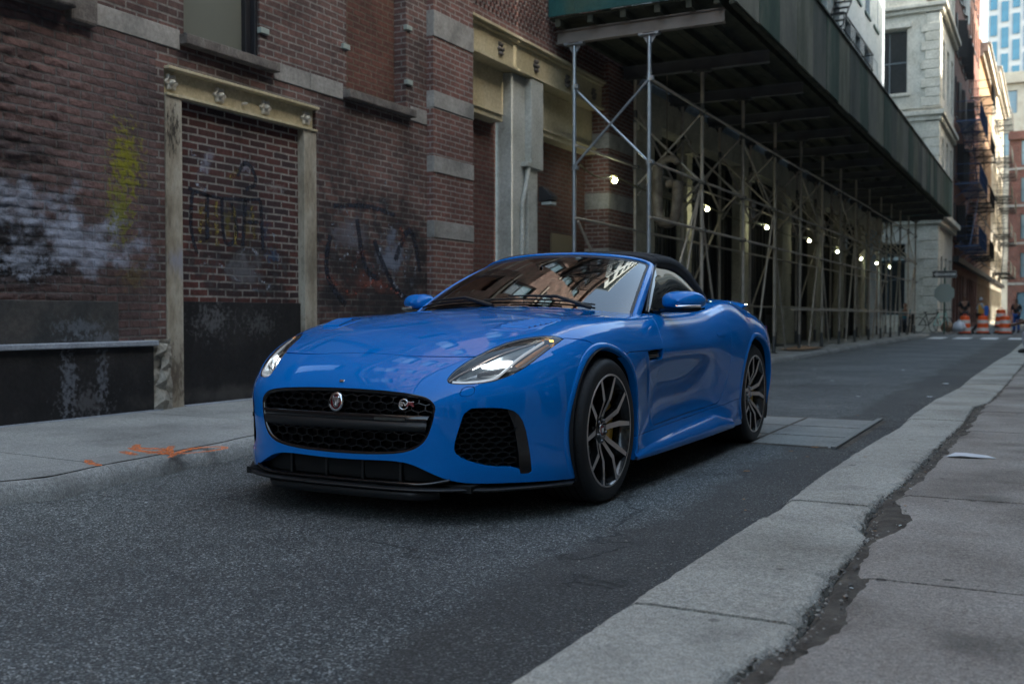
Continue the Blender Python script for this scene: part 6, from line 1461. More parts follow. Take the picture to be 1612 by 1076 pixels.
for z, h_, p_ in ((5.05, .5, .35), (9.75, .45, .22), (10.25, .12, .12), (14.65, .4, .3), (19.5, .5, .6)):
    mb = MB(); mb.box((-17, Y3-p_*.5, z), (X3+p_*.5, 58, z+h_*.5)); mb.box((-17, Y3-p_, z+h_*.5+.002), (X3+p_, 58, z+h_)); bpart(mb, 'cornice', K_plaster, b3, bevel=.03)
for a, c_ in wx:
    mb = MB(); cx0 = (a+c_)/2; g = []
    for r_, yy0 in ((.68, Y3-.02), (.70, Y3-.10), (.92, Y3-.10), (.95, Y3-.02)): g.append([(cx0+r_*1.05*math.cos(t), yy0, 9.0+r_*.75*math.sin(t)) for t in np.linspace(0, math.pi, 20)])
    mb.grid(np.array(g)); mb.box((cx0-.12, Y3-.18, 9.5), (cx0+.12, Y3, 9.9)); bpart(mb, 'window_arch', K_plaster, b3)
    mb = MB(); mb.box((a-.2, Y3-.14, 14.05), (c_+.2, Y3-.002, 14.3)); mb.box((a-.15, Y3-.10, 10.95), (c_+.15, Y3-.002, 11.08)); bpart(mb, 'window_hood', K_plaster, b3, bevel=.02)
mb = MB(); mb.box((-7.6, Y3-.25, 3.3), (-5.9, Y3-.02, 3.75)); bpart(mb, 'shop_sign', flat('dark_sign', (.012, .03, .035), .4), b3)
mb = MB(); random.seed(3); x = -7.45
while x < -6.1:
    w_ = random.uniform(.10, .22); mb.box((x, Y3-.262, 3.42), (x+w_, Y3-.251, 3.42+random.uniform(.12, .2))); x += w_+.07
bpart(mb, 'sign_marks', flat('sign_white', (.5, .6, .6), .5), b3)
# ------------------------------------------------------------------ the row beyond, left side
def rowb(name, y0, y1, x, H, mat, label, frame, pane, floors, bay=2.0, ww=1.05, wh=1.9, extra=None, trim=K_stone):
    b = bld(name, (x-3, (y0+y1)/2, 0), label); n = int((y1-y0-.6)/bay); yl = [y0+.6+bay*i+(bay-ww)/2-.3 for i in range(n)]; zs_ = floors
    hs = [(y, y+ww, z, z+wh) for y in yl for z in zs_]+[(y, y+ww, .4, 3.2) for y in yl]
    mb = MB(); facade(mb, x, y0, y1, .1, H, hs, .25); mb.box((x-8, y0, .1), (x-.3, y0+.2, H)); mb.box((x-8, y0, H), (x+.1, y1, H+.3)); bpart(mb, 'wall', mat, b, fixn=False)
    wins(b, x, yl, ww, zs_, wh, depth=.2, frame=frame, pane=pane, rows=2, cols=1, sill=trim); wins(b, x, yl, ww, (.4,), 2.8, depth=.2, frame=K_iron, pane=pane, rows=2, cols=1)
    mb = MB(); mb.box((x, y0, H-.9), (x+.25, y1, H-.6)); mb.box((x, y0, H-.598), (x+.55, y1, H-.1)); mb.box((x, y0, H-.098), (x+.7, y1, H+.05)); bpart(mb, 'cornice', trim, b, bevel=.03)
    mb = MB(); mb.box((x, y0, 3.7), (x+.3, y1, 4.0)); bpart(mb, 'shop_cornice', K_iron, b)
    return b, yl
XR = -4.6
K_gold = rough_mat('tan_front', [(.17, .10, .055), (.27, .17, .10)], 1, 10, .2); K_palefar = rough_mat('cream_front', [(.30, .27, .22), (.44, .41, .35)], 1, 10, .2)
fl = (4.9, 8.2, 11.5, 14.8, 18.1)
r1, yl = rowb('brick_tenement', 58.05, 68, XR+.02, 21, K_farbrick, 'red brick building with black window shutters next to the stone corner', K_frame, K_win, fl)
sh = MB(); sh.box((0, 0, 0), (.06, .48, 1.95))
for k in range(16): sh.box((.06, .05, .08+k*.115), (.075, .43, .15+k*.115))
shm = None
for z in fl:
    for y in yl:
        for s_, dy in ((-1, -.50), (1, 1.07)):
            if shm is None: o = sh.build('shutter', K_frame); shm = o
            else: o = shm.copy(); C.objects.link(o)
            o.parent = r1; o.matrix_parent_inverse = Matrix.Translation(-Vector(r1.location)); o.location = (XR+.04, y+dy+(.0 if s_ < 0 else .0), z-.02); o.rotation_euler = (0, 0, R(random.uniform(-70, -8)) if s_ > 0 else R(random.uniform(0, 10)))
fire_escape(XR+.02, 59, 66.5, (4.6, 7.9, 11.2), K_blueiron, 'blue painted fire escape on the red brick building past the crosswalk', out=1.2)
r2, _ = rowb('tan_building', 68.05, 79, XR, 24, K_farbrick, 'tall brick building with tan trim, third beyond the crosswalk', K_frame, K_winlit, fl+(21.0,), trim=K_gold)
fire_escape(XR, 70, 76, (4.6, 7.9, 11.2, 14.5), K_iron, 'black fire escape on the tan trimmed brick building', out=1.2)
r3, _ = rowb('brown_building', 79.05, 96, XR, 20, K_gold, 'tan fronted building with a heavy cornice far down the left side', K_frame, K_winlit, fl[:4])
r4, _ = rowb('cream_building', 96.05, 118, XR+.05, 22, K_palefar, 'cream fronted building with black fire escapes at the far end of the row', K_frame, K_winlit, fl)
fire_escape(XR+.05, 98, 104, (4.6, 7.9, 11.2, 14.5, 17.8), K_iron, 'black fire escape on the cream building, nearer of its two', out=1.4)
fire_escape(XR+.05, 109, 115, (4.6, 7.9, 11.2, 14.5), K_iron, 'black fire escape on the cream building, farther of its two', out=1.4)
# end of the street: red brick building facing us
be = bld('end_brick_building', (3, 126, 0), 'red brick building with arched windows closing the end of the street')
hx = [(-3.0+3.0*i, -1.5+3.0*i) for i in range(5)]; he = [(a, c_, z, z+2.7) for a, c_ in hx for z in (5.0, 9.2, 13.2, 17.2)]+[(a-.3, c_+.3, .3, 3.4) for a, c_ in hx]
mb = MB(); facade_y(mb, 124, -4.2, 12, .0, 20.6, he, .3); mb.box((-4.2, 124.4, 20.6), (12, 136, 21)); mb.box((-4.2, 124.3, 0), (-4.0, 136, 20.6)); bpart(mb, 'wall', K_farbrick, be, fixn=False)
for (a, c_, z0, z1) in he: o = window(be, 124, a, c_, z0, z1, .25, K_frame, K_winlit, 2, 2, 1, None, 'y'); o.location = (a, 124.25, z0); o.matrix_parent_inverse = Matrix.Translation(-Vector(be.location))
for z in (4.2, 8.6, 12.7, 16.7): mb = MB(); mb.box((-4.25, 123.9, z), (12, 124, z+.25)); bpart(mb, 'stone_course', K_stone, be)
mb = MB(); mb.box((-4.3, 123.6, 20.0), (12, 124, 20.7)); mb.box((-4.2, 123.85, .1), (12, 123.98, 3.9)) if 0 else None; bpart(mb, 'cornice', K_farbrick, be)
bw = bld('pale_corner_block', (4, 150, 0), 'pale stone block with arched window rising behind the end brick building')
hx = [(-6+4*i, -4.2+4*i) for i in range(5)]; he = [(a, c_, z, z+3) for a, c_ in hx for z in (22, 27.5)]
mb = MB(); facade_y(mb, 150, -7.5, 14, 0, 32, he, .4); mb.box((-7.5, 150.4, 32), (14, 160, 33)); mb.box((-7.5, 150.3, 0), (-7.2, 160, 32)); mb.box((-8, 149.4, 31.4), (14, 149.98, 32.4)); bpart(mb, 'wall', K_palefar, bw, fixn=False)
for (a, c_, z0, z1) in he: o = window(bw, 150, a, c_, z0, z1, .3, K_frameg, K_winlit, 2, 2, 1, None, 'y'); o.location = (a, 150.3, z0); o.matrix_parent_inverse = Matrix.Translation(-Vector(bw.location))
# office tower
tw = bld('office_tower', (10, 410, 0), 'pale office tower with staggered blue windows rising at the end of the street')
mb = MB(); mb.box((-21, 402, 0), (40, 440, 190)); bpart(mb, 'wall', K_tower if 0 else flat('tower_wall', (.50, .50, .50), .7), tw)
wm = MB(); wm.box((-1.15, -.25, -3.6), (1.15, .0, 3.6)); w0 = None; K_tw = flat('tower_window', (.03, .15, .24), .08, spec=.9, var=.5, vscale=.3)
cnt = 0
for c_ in range(7):
    for r_ in range(14):
        x, z = -19+c_*3.6, 76+r_*9.2+(4.6 if c_ % 2 else 0)
        if w0 is None: w0 = wm.build('window', K_tw, tw); o = w0; o.matrix_parent_inverse = Matrix.Translation(-Vector(tw.location))
        else: o = w0.copy(); C.objects.link(o)
        o.location = (x, 402-.06, z)
# ------------------------------------------------------------------ right side of the street (seen only in reflections and as shade)
rb = bld('right_brick_block', (8, 20, 0), 'red brick block across the pavement on the right side of the street')
ylr = [-26+3.0*i for i in range(13)]; zr = (4.6, 7.6); hr = [(y, y+1.5, z, z+2.3) for y in ylr for z in zr]
hr = hr+[(y-.3, y+1.8, .6, 3.4) for y in ylr]
mb = MB(); facade(mb, 3.32, -28, 13, .1, 12.2, hr, .25, face=-1); mb.box((3.55, -28, 12.2), (14, 13, 12.5)); mb.box((3.0, -28, 11.8), (3.318, 13, 12.3)); bpart(mb, 'wall', K_greybrick, rb, fixn=False)
for z in zr: wins(rb, 3.32, ylr, 1.5, (z,), 2.3, depth=.22, frame=K_frame, pane=K_winlit, rows=2, cols=1, face=-1, sill=K_stone)
for y in ylr: mb = MB(); mb.box((3.22, y+1.84, .1), (3.318, min(y+2.66, 13), 3.59)); bpart(mb, 'shop_pier', K_pil, rb, bevel=.01)
mb = MB(); mb.box((3.1, -28, 3.6), (3.316, 13, 4.1)); bpart(mb, 'shop_cornice', K_pil, rb)
mb = MB(); mb.add([(3.56, -28, .1), (3.56, 12.9, .1), (3.56, 12.9, 12), (3.56, -28, 12)], [(0, 1, 2, 3)]); bpart(mb, 'window_backs', K_win, rb, fixn=False)
rc_ = bld('right_stone_block', (8, 80, 0), 'pale stone block on the right side beyond the cross street')
ya = [53+2.6*i for i in range(8)]; yb_ = [75+2.8*i for i in range(17)]; za = (.8, 5, 8.6, 12.2, 15.8, 19.4); zb_ = (.8, 5, 8.6, 12.2, 15.4)
mb = MB(); facade(mb, 4, 52, 74, .1, 26, [(y, y+1.3, z, z+2.2) for y in ya for z in za], .25, face=-1); mb.box((4.3, 52, .1), (14, 52.2, 26)); mb.box((3.7, 52, 26), (14, 74, 26.4)); mb.box((4.3, 73.8, .1), (14, 74, 26)); bpart(mb, 'wall', K_palefar, rc_, fixn=False)
mb = MB(); facade(mb, 5.5, 74.1, 123, .1, 19, [(y, y+1.3, z, z+2.2) for y in yb_ for z in zb_], .25, face=-1); mb.box((5.2, 74.1, 19), (14, 123, 19.4)); bpart(mb, 'lower_wing', K_palefar, rc_, fixn=False)
wins(rc_, 4, ya, 1.3, za, 2.2, depth=.22, frame=K_frame, pane=K_win, face=-1); wins(rc_, 5.5, yb_[:8], 1.3, zb_, 2.2, depth=.22, frame=K_frame, pane=K_win, face=-1)
rl = bld('right_loft_block', (8, 28, 0), 'taller stone fronted loft block on the right side before the cross street')
yl3 = [14+2.6*i for i in range(11)]; hr = [(y, y+1.4, z, z+2.2) for y in yl3 for z in (.8, 5, 8.6, 12.2, 15.6)]
mb = MB(); facade(mb, 3.32, 13.01, 46.5, .1, 19, hr, .25, face=-1); mb.box((3.6, 13.01, 19), (14, 46.5, 19.3)); mb.box((3.6, 46.3, .1), (14, 46.5, 19)); bpart(mb, 'wall', K_greybrick, rl, fixn=False)
wins(rl, 3.32, yl3, 1.4, (.8, 5, 8.6, 12.2, 15.6), 2.2, depth=.22, frame=K_frame, pane=K_win, rows=2, cols=1, face=-1)
cbk = bld('added_sun_blocker', (28, 47, 0), 'unseen tall block added to keep the sun off the cross street')  # added out of view to stop sunlight reaching the crosswalk
mb = MB(); mb.box((24, 40, -.2), (34, 56, 27)); bpart(mb, 'wall', K_farbrick, cbk)
bh = bld('block_behind', (-2, -45, 0), 'brick block closing the street far behind the camera')
mb = MB(); mb.box((-30, -52, -.2), (25, -44, 10)); bpart(mb, 'wall', K_farbrick, bh)
# ------------------------------------------------------------------ street furniture and small things
def barrel(x, y, label, z=0.0):
    e = empty('traffic_barrel', (x, y, z), random.uniform(0, 6), label, 'traffic barrel', 'orange and white traffic barrels')
    return e
K_bo = flat('barrel_orange', (.75, .10, .015), .45); K_bw = flat('barrel_white', (.62, .60, .58), .4); K_rub = flat('barrel_base', (.03, .03, .03), .8)
b0 = None
bl = [((-3.45, 52.5), 'orange and white traffic barrel nearest the crosswalk, leftmost of the barrels'), ((-2.72, 53.4), 'traffic barrel half hidden behind the walking pedestrian'), ((-2.0, 54.8), 'traffic barrel with another one stacked on its top'), ((-1.75, 53.2), 'traffic barrel right of the stacked pair'), ((-.75, 58), 'far traffic barrel left of the small white barricade'), ((-.2, 58.5), 'far traffic barrel at the right end of the row'), ((-2.0, 54.8), 'upper traffic barrel standing on top of another barrel')]
for i, ((x, y), lab) in enumerate(bl):
    x -= .12
    z = .31 if i == 6 else 0
    if b0 is None:
        e = barrel(x, y, lab); e.scale = (.9, .9, .92); mb = MB(); zs_ = [0, .13, .15, .33, .35, .53, .55, .73, .75, .92]; rs = [.30, .30, .285, .285, .27, .27, .255, .255, .24, .23]
        for k in range(len(zs_)-1): mb.lathe([(rs[k], zs_[k]), (rs[k+1], zs_[k+1])], n=28, mi=1 if k in (2, 6) else 0)
        mb.lathe([(.23, .92), (.10, .95), (.001, .95)], n=28, mi=0); mb.build('drum', [K_bo, K_bw], e)
        mb = MB(); mb.lathe([(.001, .0), (.38, .0), (.38, .05), (.30, .07)], n=28); mb.build('rubber_base', K_rub, e)
        mb = MB(); mb.tube([(-.08, 0, .94), (-.08, 0, 1.02), (.08, 0, 1.02), (.08, 0, .94)], .015, 8); mb.build('handle', K_bo, e); b0 = e
    else: e = copy_tree(b0); e.location = (x, y, z); e['label'] = lab; e.rotation_euler = (0, 0, i)
# small barricade
e = empty('barricade', (-.45, 57.2, 0), R(20), 'small white folding barricade between the far barrels', 'barricade')
for s in (1, -1): mb = MB(); mb.tube([(-.4, s*.3, 0), (-.4, 0, 1.0)], .025, 6); mb.tube([(.4, s*.3, 0), (.4, 0, 1.0)], .025, 6); mb.build('legs', K_bw, e)
for z in (.6, .9): mb = MB(); mb.box((-.45, -.03, z-.09), (.45, .03, z+.09)); mb.build('board', K_bw, e)
# one way sign, stop sign seen from behind
e = empty('street_sign', (-3.85, 45.2, .12), 0, 'green sign pole with a one way arrow plate and the back of a stop sign', 'sign')
mb = MB(); mb.tube([(0, 0, 0), (0, 0, 2.72)], .035, 10); mb.build('pole', flat('green_pole', (.02, .07, .05), .5), e)
mb = MB(); n = 8; r_ = .41; pts = [(r_*math.cos(R(22.5+45*k)), r_*math.sin(R(22.5+45*k))+1.68) for k in range(8)]; mb.prism(pts, 1, -.075, -.068); mb.build('stop_plate', flat('back_of_sign', (.30, .33, .30), .5, metal=.4), e)
mb = MB(); mb.box((-.46, -.05, 2.30), (.46, -.042, 2.60)); ow = mb.build('one_way_plate', flat('sign_black', (.012, .013, .015), .4), e)
mb = MB()
for q in ((-.445, -.435, 2.315, 2.585), (.435, .445, 2.315, 2.585), (-.435, .435, 2.315, 2.325), (-.435, .435, 2.575, 2.585)): mb.box((q[0], -.056, q[2]), (q[1], -.051, q[3]))
mb.add([(x, -.055, z) for x, z in ((-.42, 2.45), (-.28, 2.55), (-.28, 2.50), (.41, 2.50), (.41, 2.40), (-.28, 2.40), (-.28, 2.35))], [(0, 1, 2, 3, 4, 5, 6)]); mb.build('arrow', K_bw, ow)
cu = bpy.data.curves.new('t', 'FONT'); cu.body = 'ONE WAY'; cu.size = .115; cu.align_x = 'CENTER'; cu.align_y = 'CENTER'; to = bpy.data.objects.new('t', cu); C.objects.link(to)
bpy.context.view_layer.update(); me = bpy.data.meshes.new_from_object(to); bpy.data.objects.remove(to)
to = bpy.data.objects.new('lettering', me); C.objects.link(to); me.materials.append(bpy.data.materials['sign_black']); to.parent = ow; to.rotation_euler = (R(90), 0, 0); to.location = (.06, -.058, 2.45)
# bicycles at the corner
def bike(name, loc, rz, label, mat):
    e = empty(name, loc, rz, label, 'bicycle', 'bicycles leaning by the corner building')
    for x in (-.52, .52):
        mb = MB(); mb.tube([(x+.33*math.cos(t), 0, .35+.33*math.sin(t)) for t in np.linspace(0, 2*math.pi, 29)[:-1]], .018, 6, closed=True)
        for k in range(10): t = k*math.pi/5; mb.tube([(x, 0, .35), (x+.32*math.cos(t), 0, .35+.32*math.sin(t))], .003, 3, caps=False)
        mb.build('wheel', K_rub, e)
    mb = MB()
    for a, b_ in (((-.52, .35), (-.18, .80)), ((-.52, .35), (-.05, .33)), ((-.05, .33), (-.20, .88)), ((-.05, .33), (.36, .82)), ((-.18, .80), (.36, .86)), ((.36, .95), (.52, .35))): mb.tube([(a[0], 0, a[1]), (b_[0], 0, b_[1])], .02, 8)
    mb.build('frame', mat, e)
    mb = MB(); mb.tube([(.36, 0, .86), (.36, 0, 1.0)], .015, 6); mb.tube([(.42, -.28, 1.0), (.36, -.1, 1.02), (.36, .1, 1.02), (.42, .28, 1.0)], .015, 6); mb.build('handlebar', K_frame, e)
    mb = MB(); mb.lathe([(.001, .93), (.06, .92), (.08, .89), (.03, .87)], c=(-.22, 0, 0), n=12); mb.build('saddle', K_rub, e)
bike('bicycle', (-4.3, 48.9, .12), R(60), 'pale green parked bicycle beside the sign pole', flat('mint_frame', (.30, .55, .50), .4))
bike('bicycle', (-4.75, 48.8, .12), R(35), 'dark parked bicycle against the stone corner building', K_iron)
# refuse bags and a box by the corner
mb = MB(); mb.lathe([(.001, 0), (.28, .03), (.32, .2), (.22, .42), (.05, .52), (.07, .58)], c=(0, 0, 0), n=16); o = mb.build('refuse_bag', flat('pale_bag', (.40, .44, .5), .5, bump=.8, bscale=12)); o.location = (-3.75, 51.6, .12); tag(o, 'pale stuffed refuse bag on the far pavement left of the barrels', 'bag')
mb = MB(); mb.lathe([(.001, 0), (.25, .03), (.30, .2), (.2, .42), (.05, .50)], n=16); o = mb.build('refuse_bag', flat('tan_bag', (.16, .10, .06), .6)); o.location = (-4.25, 51.6, .12); tag(o, 'brown refuse bag beside the parked bicycles', 'bag')
# cardboard under the shed
def sheet(pts, z, name, mat, label, cat, th=.004):
    mb = MB(); n = len(pts); v = [(x, y, z+dz) for x, y, dz in pts]; mb.add(v+[(x, y, zz+th) for x, y, zz in v], [tuple(range(n))[::-1], tuple(range(n, 2*n))]+[(i, (i+1) % n, (i+1) % n+n, i+n) for i in range(n)]); o = mb.build(name, mat); return tag(o, label, cat)
K_card = flat('cardboard', (.30, .18, .10), .8, var=.2, vscale=5)
sheet([(-5.3, 22.6, .0), (-4.75, 22.4, .01), (-4.7, 24.6, .0), (-5.35, 25.0, .02)], .135, 'cardboard_sheet', K_card, 'flat brown cardboard sheet on the pavement under the shed', 'cardboard')
sheet([(-5.95, 19.4, .0), (-5.6, 19.2, .01), (-5.5, 20.6, .0), (-6.0, 20.8, .02)], .135, 'cardboard_sheet', K_card, 'smaller cardboard sheet farther in under the shed', 'cardboard')
mb = MB(); mb.add([(-6.2, 20.9, .13), (-5.75, 20.7, .13), (-5.8, 21.2, .75), (-6.25, 21.3, .9), (-6.0, 20.8, .5)], [(0, 1, 4), (1, 2, 4), (2, 3, 4), (3, 0, 4), (0, 3, 2, 1)]); tag(mb.build('cardboard_box', K_card), 'crumpled cardboard box leaning by the pilaster under the shed', 'cardboard')
# loose grit in the broken joint behind the kerb and along the gutters: uncountable
mb = MB(); gr = random.Random(4)
def pebble(x, y, z, s):
    v = [(x+s*gr.uniform(.6, 1)*a, y+s*gr.uniform(.6, 1.2)*b_, z+s*.7*gr.uniform(.5, 1)*c_) for a, b_, c_ in ((1,0,0),(0,1,0),(-1,0,0),(0,-1,0),(0,0,1),(0,0,-1))]
    mb.add(v, [(0,1,4),(1,2,4),(2,3,4),(3,0,4),(1,0,5),(2,1,5),(3,2,5),(0,3,5)], gr.choice((0, 0, 0, 1)))
for _ in range(2600):
    y = 1.9+8*gr.random()**1.4; a = float(np.interp(y, KI[:, 1], KI[:, 0])); b_ = float(np.interp(y, SI_[:, 1], SI_[:, 0])); k = gr.random(); x = a+(b_-a)*(.15+.95*k)+gr.gauss(0, .006)
    pebble(x, y, .092 if x < b_ else .109, gr.choice((.002, .003, .003, .004, .006, .009)))
for _ in range(2600):
    y = 2.5+12*gr.random(); x = float(np.interp(y, KR[:, 1], KR[:, 0]))-abs(gr.gauss(0, .16))-.01; pebble(x, y, .002, gr.choice((.002, .002, .003, .003, .004, .006)))
for _ in range(500):
    y = 3.2+6*gr.random(); x = kl(y)+abs(gr.gauss(0, .08))+.02; pebble(x, y, .002, gr.choice((.002, .003, .004, .007)))
tag(mb.build('grit', [flat('grit_grey', (.12, .11, .10), .9), flat('grit_pale', (.30, .28, .25), .9)]), kind='stuff')
# litter
sheet([(-.50, 6.05, .0), (-.46, 6.16, .012), (-.40, 6.12, .018), (-.30, 6.17, .004), (-.25, 6.10, .0), (-.36, 6.05, .006), (-.42, 6.03, .012)], .114, 'paper_scrap', flat('paper', (.62, .63, .66), .7), 'crumpled white paper scrap on the right pavement', 'litter', .002)
K_leaf = flat('dry_leaf', (.30, .15, .06), .7, var=.4, vscale=40)
def bits(lst, name, mat, lab, cat, grp, z0=.003):
    first = None
    for i, (x, y, s, zz) in enumerate(lst):
        if first is None:
            mb = MB(); v = [(-1, -.2, 0), (-.3, -.5, .25), (.6, -.4, .1), (1, .1, .3), (.4, .5, .1), (-.5, .45, .3)]; v = [(a, b_, c_+.05) for a, b_, c_ in v]; mb.add(v+[(a, b_, c_-.06) for a, b_, c_ in v], [(0, 1, 2, 3, 4, 5), (11, 10, 9, 8, 7, 6)]+[(k, k+6, (k+1) % 6+6, (k+1) % 6) for k in range(6)]); o = mb.build(name, mat); first = o
        else: o = first.copy(); C.objects.link(o)
        o.location = (x, y, zz+.002); o.scale = (s, s, s*.5); o.rotation_euler = (0, 0, x*37+y*11); tag(o, lab, cat, grp)
bits([(-1.52, 5.73, .022, .002), (-1.39, 6.98, .028, .002), (-1.30, 4.85, .013, .002), (-1.22, 4.58, .012, .002), (-1.49, 6.72, .016, .002), (-1.34, 6.50, .013, .002), (-1.9, 10.2, .02, .002), (-1.5, 9.4, .018, .002), (-2.4, 12.1, .02, .002), (-.52, 4.45, .011, .105), (-.50, 2.95, .012, .10), (-.56, 3.9, .010, .10), (-.9, 5.9, .010, .104), (-.55, 5.5, .010, .1)], 'leaf', K_leaf, 'small dry brown leaf or scrap lying by the right kerb', 'leaf', 'dry leaves along the right kerb')
K_pap = flat('white_scrap', (.6, .66, .66), .6)
bits([(-3.78, 3.43, .014, .002), (-1.3, 7.02, .018, .002), (-1.85, 11.6, .03, .002), (-1.08, 5.1, .010, .002), (-.55, 4.9, .010, .105), (-.50, 3.05, .008, .10), (-1.05, 12.6, .05, .105), (-1.15, 11.9, .035, .002), (-2.6, 14.2, .03, .002), (-3.4, 17, .03, .002), (-.49, 4.05, .010, .10), (-3.6, 10, .02, .002), (-2.1, 17.5, .04, .002), (-5.4, 6.4, .012, .12)], 'paper_bit', K_pap, 'tiny pale paper scrap on the ground', 'litter', 'pale paper scraps on the street')
bits([(-.80, 3.12, .010, .103)], 'bottle_cap', flat('blue_plastic', (.02, .05, .3), .4), 'tiny blue plastic scrap on the right kerb stone', 'litter', None) if 0 else None
# ------------------------------------------------------------------ people
def skin_body(name, parent, verts, edges, radii, mat, root=0, sub=2):
    me = bpy.data.meshes.new(name); me.from_pydata(verts, edges, []); o = bpy.data.objects.new(name, me); C.objects.link(o); o.parent = parent
    me.materials.append(mat); sk = o.modifiers.new('skin', 'SKIN'); sk.use_smooth_shade = True
    for i, r_ in enumerate(radii):
        d = me.skin_vertices[0].data[i]; d.radius = (r_, r_) if not hasattr(r_, '__len__') else r_
        d.use_root = i == root
    s = o.modifiers.new('sub', 'SUBSURF'); s.levels = sub; s.render_levels = sub; return o
def person(loc, rz, label, J, cloth, pants, skinm, hair, shoe, scale=1.0, head=True):
    """J: joints in the person's own frame (x right, y forward, z up)"""
    e = empty('person', loc, rz, label, 'person'); e.scale = (scale,)*3
    K = ['pelvis', 'waist', 'chest', 'neck', 'head', 'shL', 'elL', 'haL', 'shR', 'elR', 'haR', 'hipL', 'knL', 'ftL', 'toL', 'hipR', 'knR', 'ftR', 'toR']
    V = [J[k] for k in K]; ix = {k: i for i, k in enumerate(K)}
    E_ = [('pelvis','waist'),('waist','chest'),('chest','neck'),('neck','head'),('chest','shL'),('shL','elL'),('elL','haL'),('chest','shR'),('shR','elR'),('elR','haR'),('pelvis','hipL'),('hipL','knL'),('knL','ftL'),('ftL','toL'),('pelvis','hipR'),('hipR','knR'),('knR','ftR'),('ftR','toR')]
    rad = {'pelvis': .13, 'waist': .12, 'chest': (.15, .12), 'neck': .052, 'head': .05, 'shL': .062, 'elL': .042, 'haL': .03, 'hipL': .09, 'knL': .058, 'ftL': .04, 'toL': .035}
    for k in list(rad): 
        if k.endswith('L'): rad[k[:-1]+'R'] = rad[k]
    body = skin_body('body', e, V, [(ix[a], ix[b]) for a, b in E_], [rad[k] for k in K], skinm)
    def cloth_(nm, keys, grow, mat):
        kk = [k for k in K if k in keys]; sub = [(kk.index(a), kk.index(b)) for a, b in E_ if a in kk and b in kk]
        rr_ = [tuple(np.atleast_1d(rad[k])*np.ones(2)+grow.get(k, .012)) for k in kk]; return skin_body(nm, e, [J[k] for k in kk], sub, rr_, mat)
    cloth_('top', ['pelvis', 'waist', 'chest', 'shL', 'elL', 'shR', 'elR'], {'elL': .022, 'elR': .022}, cloth)
    cloth_('trousers', ['pelvis', 'hipL', 'knL', 'ftL', 'hipR', 'knR', 'ftR'], {'ftL': .025, 'ftR': .025}, pants)
    h = Vector(J['head']); hd = MB(); g = []
    for t in np.linspace(0, math.pi, 14):
        g.append([(h.x+.075*math.sin(t)*math.cos(a), h.y+.01+.095*math.sin(t)*math.sin(a), h.z+.07+.115*math.cos(t)-.02*(math.sin(a) > 0)*math.sin(t)*0) for a in np.linspace(0, 2*math.pi, 20)])
    hd.grid(np.array(g)); hd.tube([(h.x, h.y+.098, h.z+.085), (h.x, h.y+.122, h.z+.055), (h.x, h.y+.10, h.z+.045)], [.008, .015, .012], 8)
    for s in (1, -1): hd.lathe([(.001, .012), (.022, .006), (.026, 0)], c=(h.x+s*.076, h.y+.0, h.z+.06), ax=0, n=10)
    hd.build('head', skinm, e)
    hm = MB(); g = []
    for t in np.linspace(0, math.pi*.60, 9):
        g.append([(h.x+.082*math.sin(t)*math.cos(a), h.y-.004+.10*math.sin(t)*math.sin(a), h.z+.078+.118*math.cos(t)) for a in np.linspace(R(150) if t > 1.1 else 0, R(390) if t > 1.1 else 2*math.pi, 20)])
    hm.grid(np.array(g)); hm.build('hair', hair, e)
    fm = MB()
    for s in (1, -1): fm.lathe([(.001, .004), (.011, 0)], c=(h.x+s*.032, h.y+.098, h.z+.085), ax=1, n=8)
    fm.box((h.x-.022, h.y+.099, h.z+.018), (h.x+.022, h.y+.104, h.z+.024)); fm.build('face', M_black, e)
    for s, f, t in (('L', 'ftL', 'toL'), ('R', 'ftR', 'toR')):
        a, b_ = Vector(J[f]), Vector(J[t]); mb = MB(); d = (b_-a).normalized(); mb.tube([a-d*.05+Vector((0, 0, -.03)), a+Vector((0, 0, -.025)), b_+Vector((0, 0, -.0)), b_+d*.05], [.04, .05, .045, .025], 10); mb.build('shoe', shoe, e)
    # hands: palm with five fingers
    for s, w_, el in (('L', 'haL', 'elL'), ('R', 'haR', 'elR')):
        a = Vector(J[w_]); d = (a-Vector(J[el])).normalized(); side = d.cross(Vector((0, 0, 1))).normalized() if abs(d.z) < .95 else Vector((0, 1, 0)); up = side.cross(d); mb = MB()
        mb.tube([a-d*.02, a+d*.03, a+d*.085], [.027, .036, .034], 10)
        for k, ln in enumerate((.06, .075, .07, .055)):
            o_ = side*(-.027+.018*k); p = a+d*.08+o_; mb.tube([p, p+d*ln*.5-up*.006, p+d*ln*.85-up*.025], [.0095, .009, .007], 6)
        p = a+d*.03-side*.03; mb.tube([p, p+d*.03-side*.022, p+d*.058-side*.022-up*.012], [.012, .011, .008], 6); mb.build('hand', skinm, e)
    return e
S1 = flat('skin_tone', (.20, .10, .06), .5); S2 = flat('dark_skin', (.085, .035, .02), .42); HB = flat('dark_hair', (.012, .01, .009), .7); SH = flat('shoe_dark', (.02, .02, .02), .5)
walk = dict(pelvis=(0,0,.95), waist=(0,.01,1.10), chest=(0,.02,1.32), neck=(0,.03,1.50), head=(0,.05,1.56), shL=(-.18,.02,1.42), elL=(-.23,-.08,1.16), haL=(-.22,.05,.95), shR=(.18,.02,1.42), elR=(.23,.10,1.17), haR=(.20,.30,1.10), hipL=(-.09,0,.90), knL=(-.10,.18,.52), ftL=(-.10,.30,.09), toL=(-.10,.43,.05), hipR=(.09,0,.90), knR=(.10,-.08,.50), ftR=(.10,-.38,.16), toR=(.10,-.32,.04))
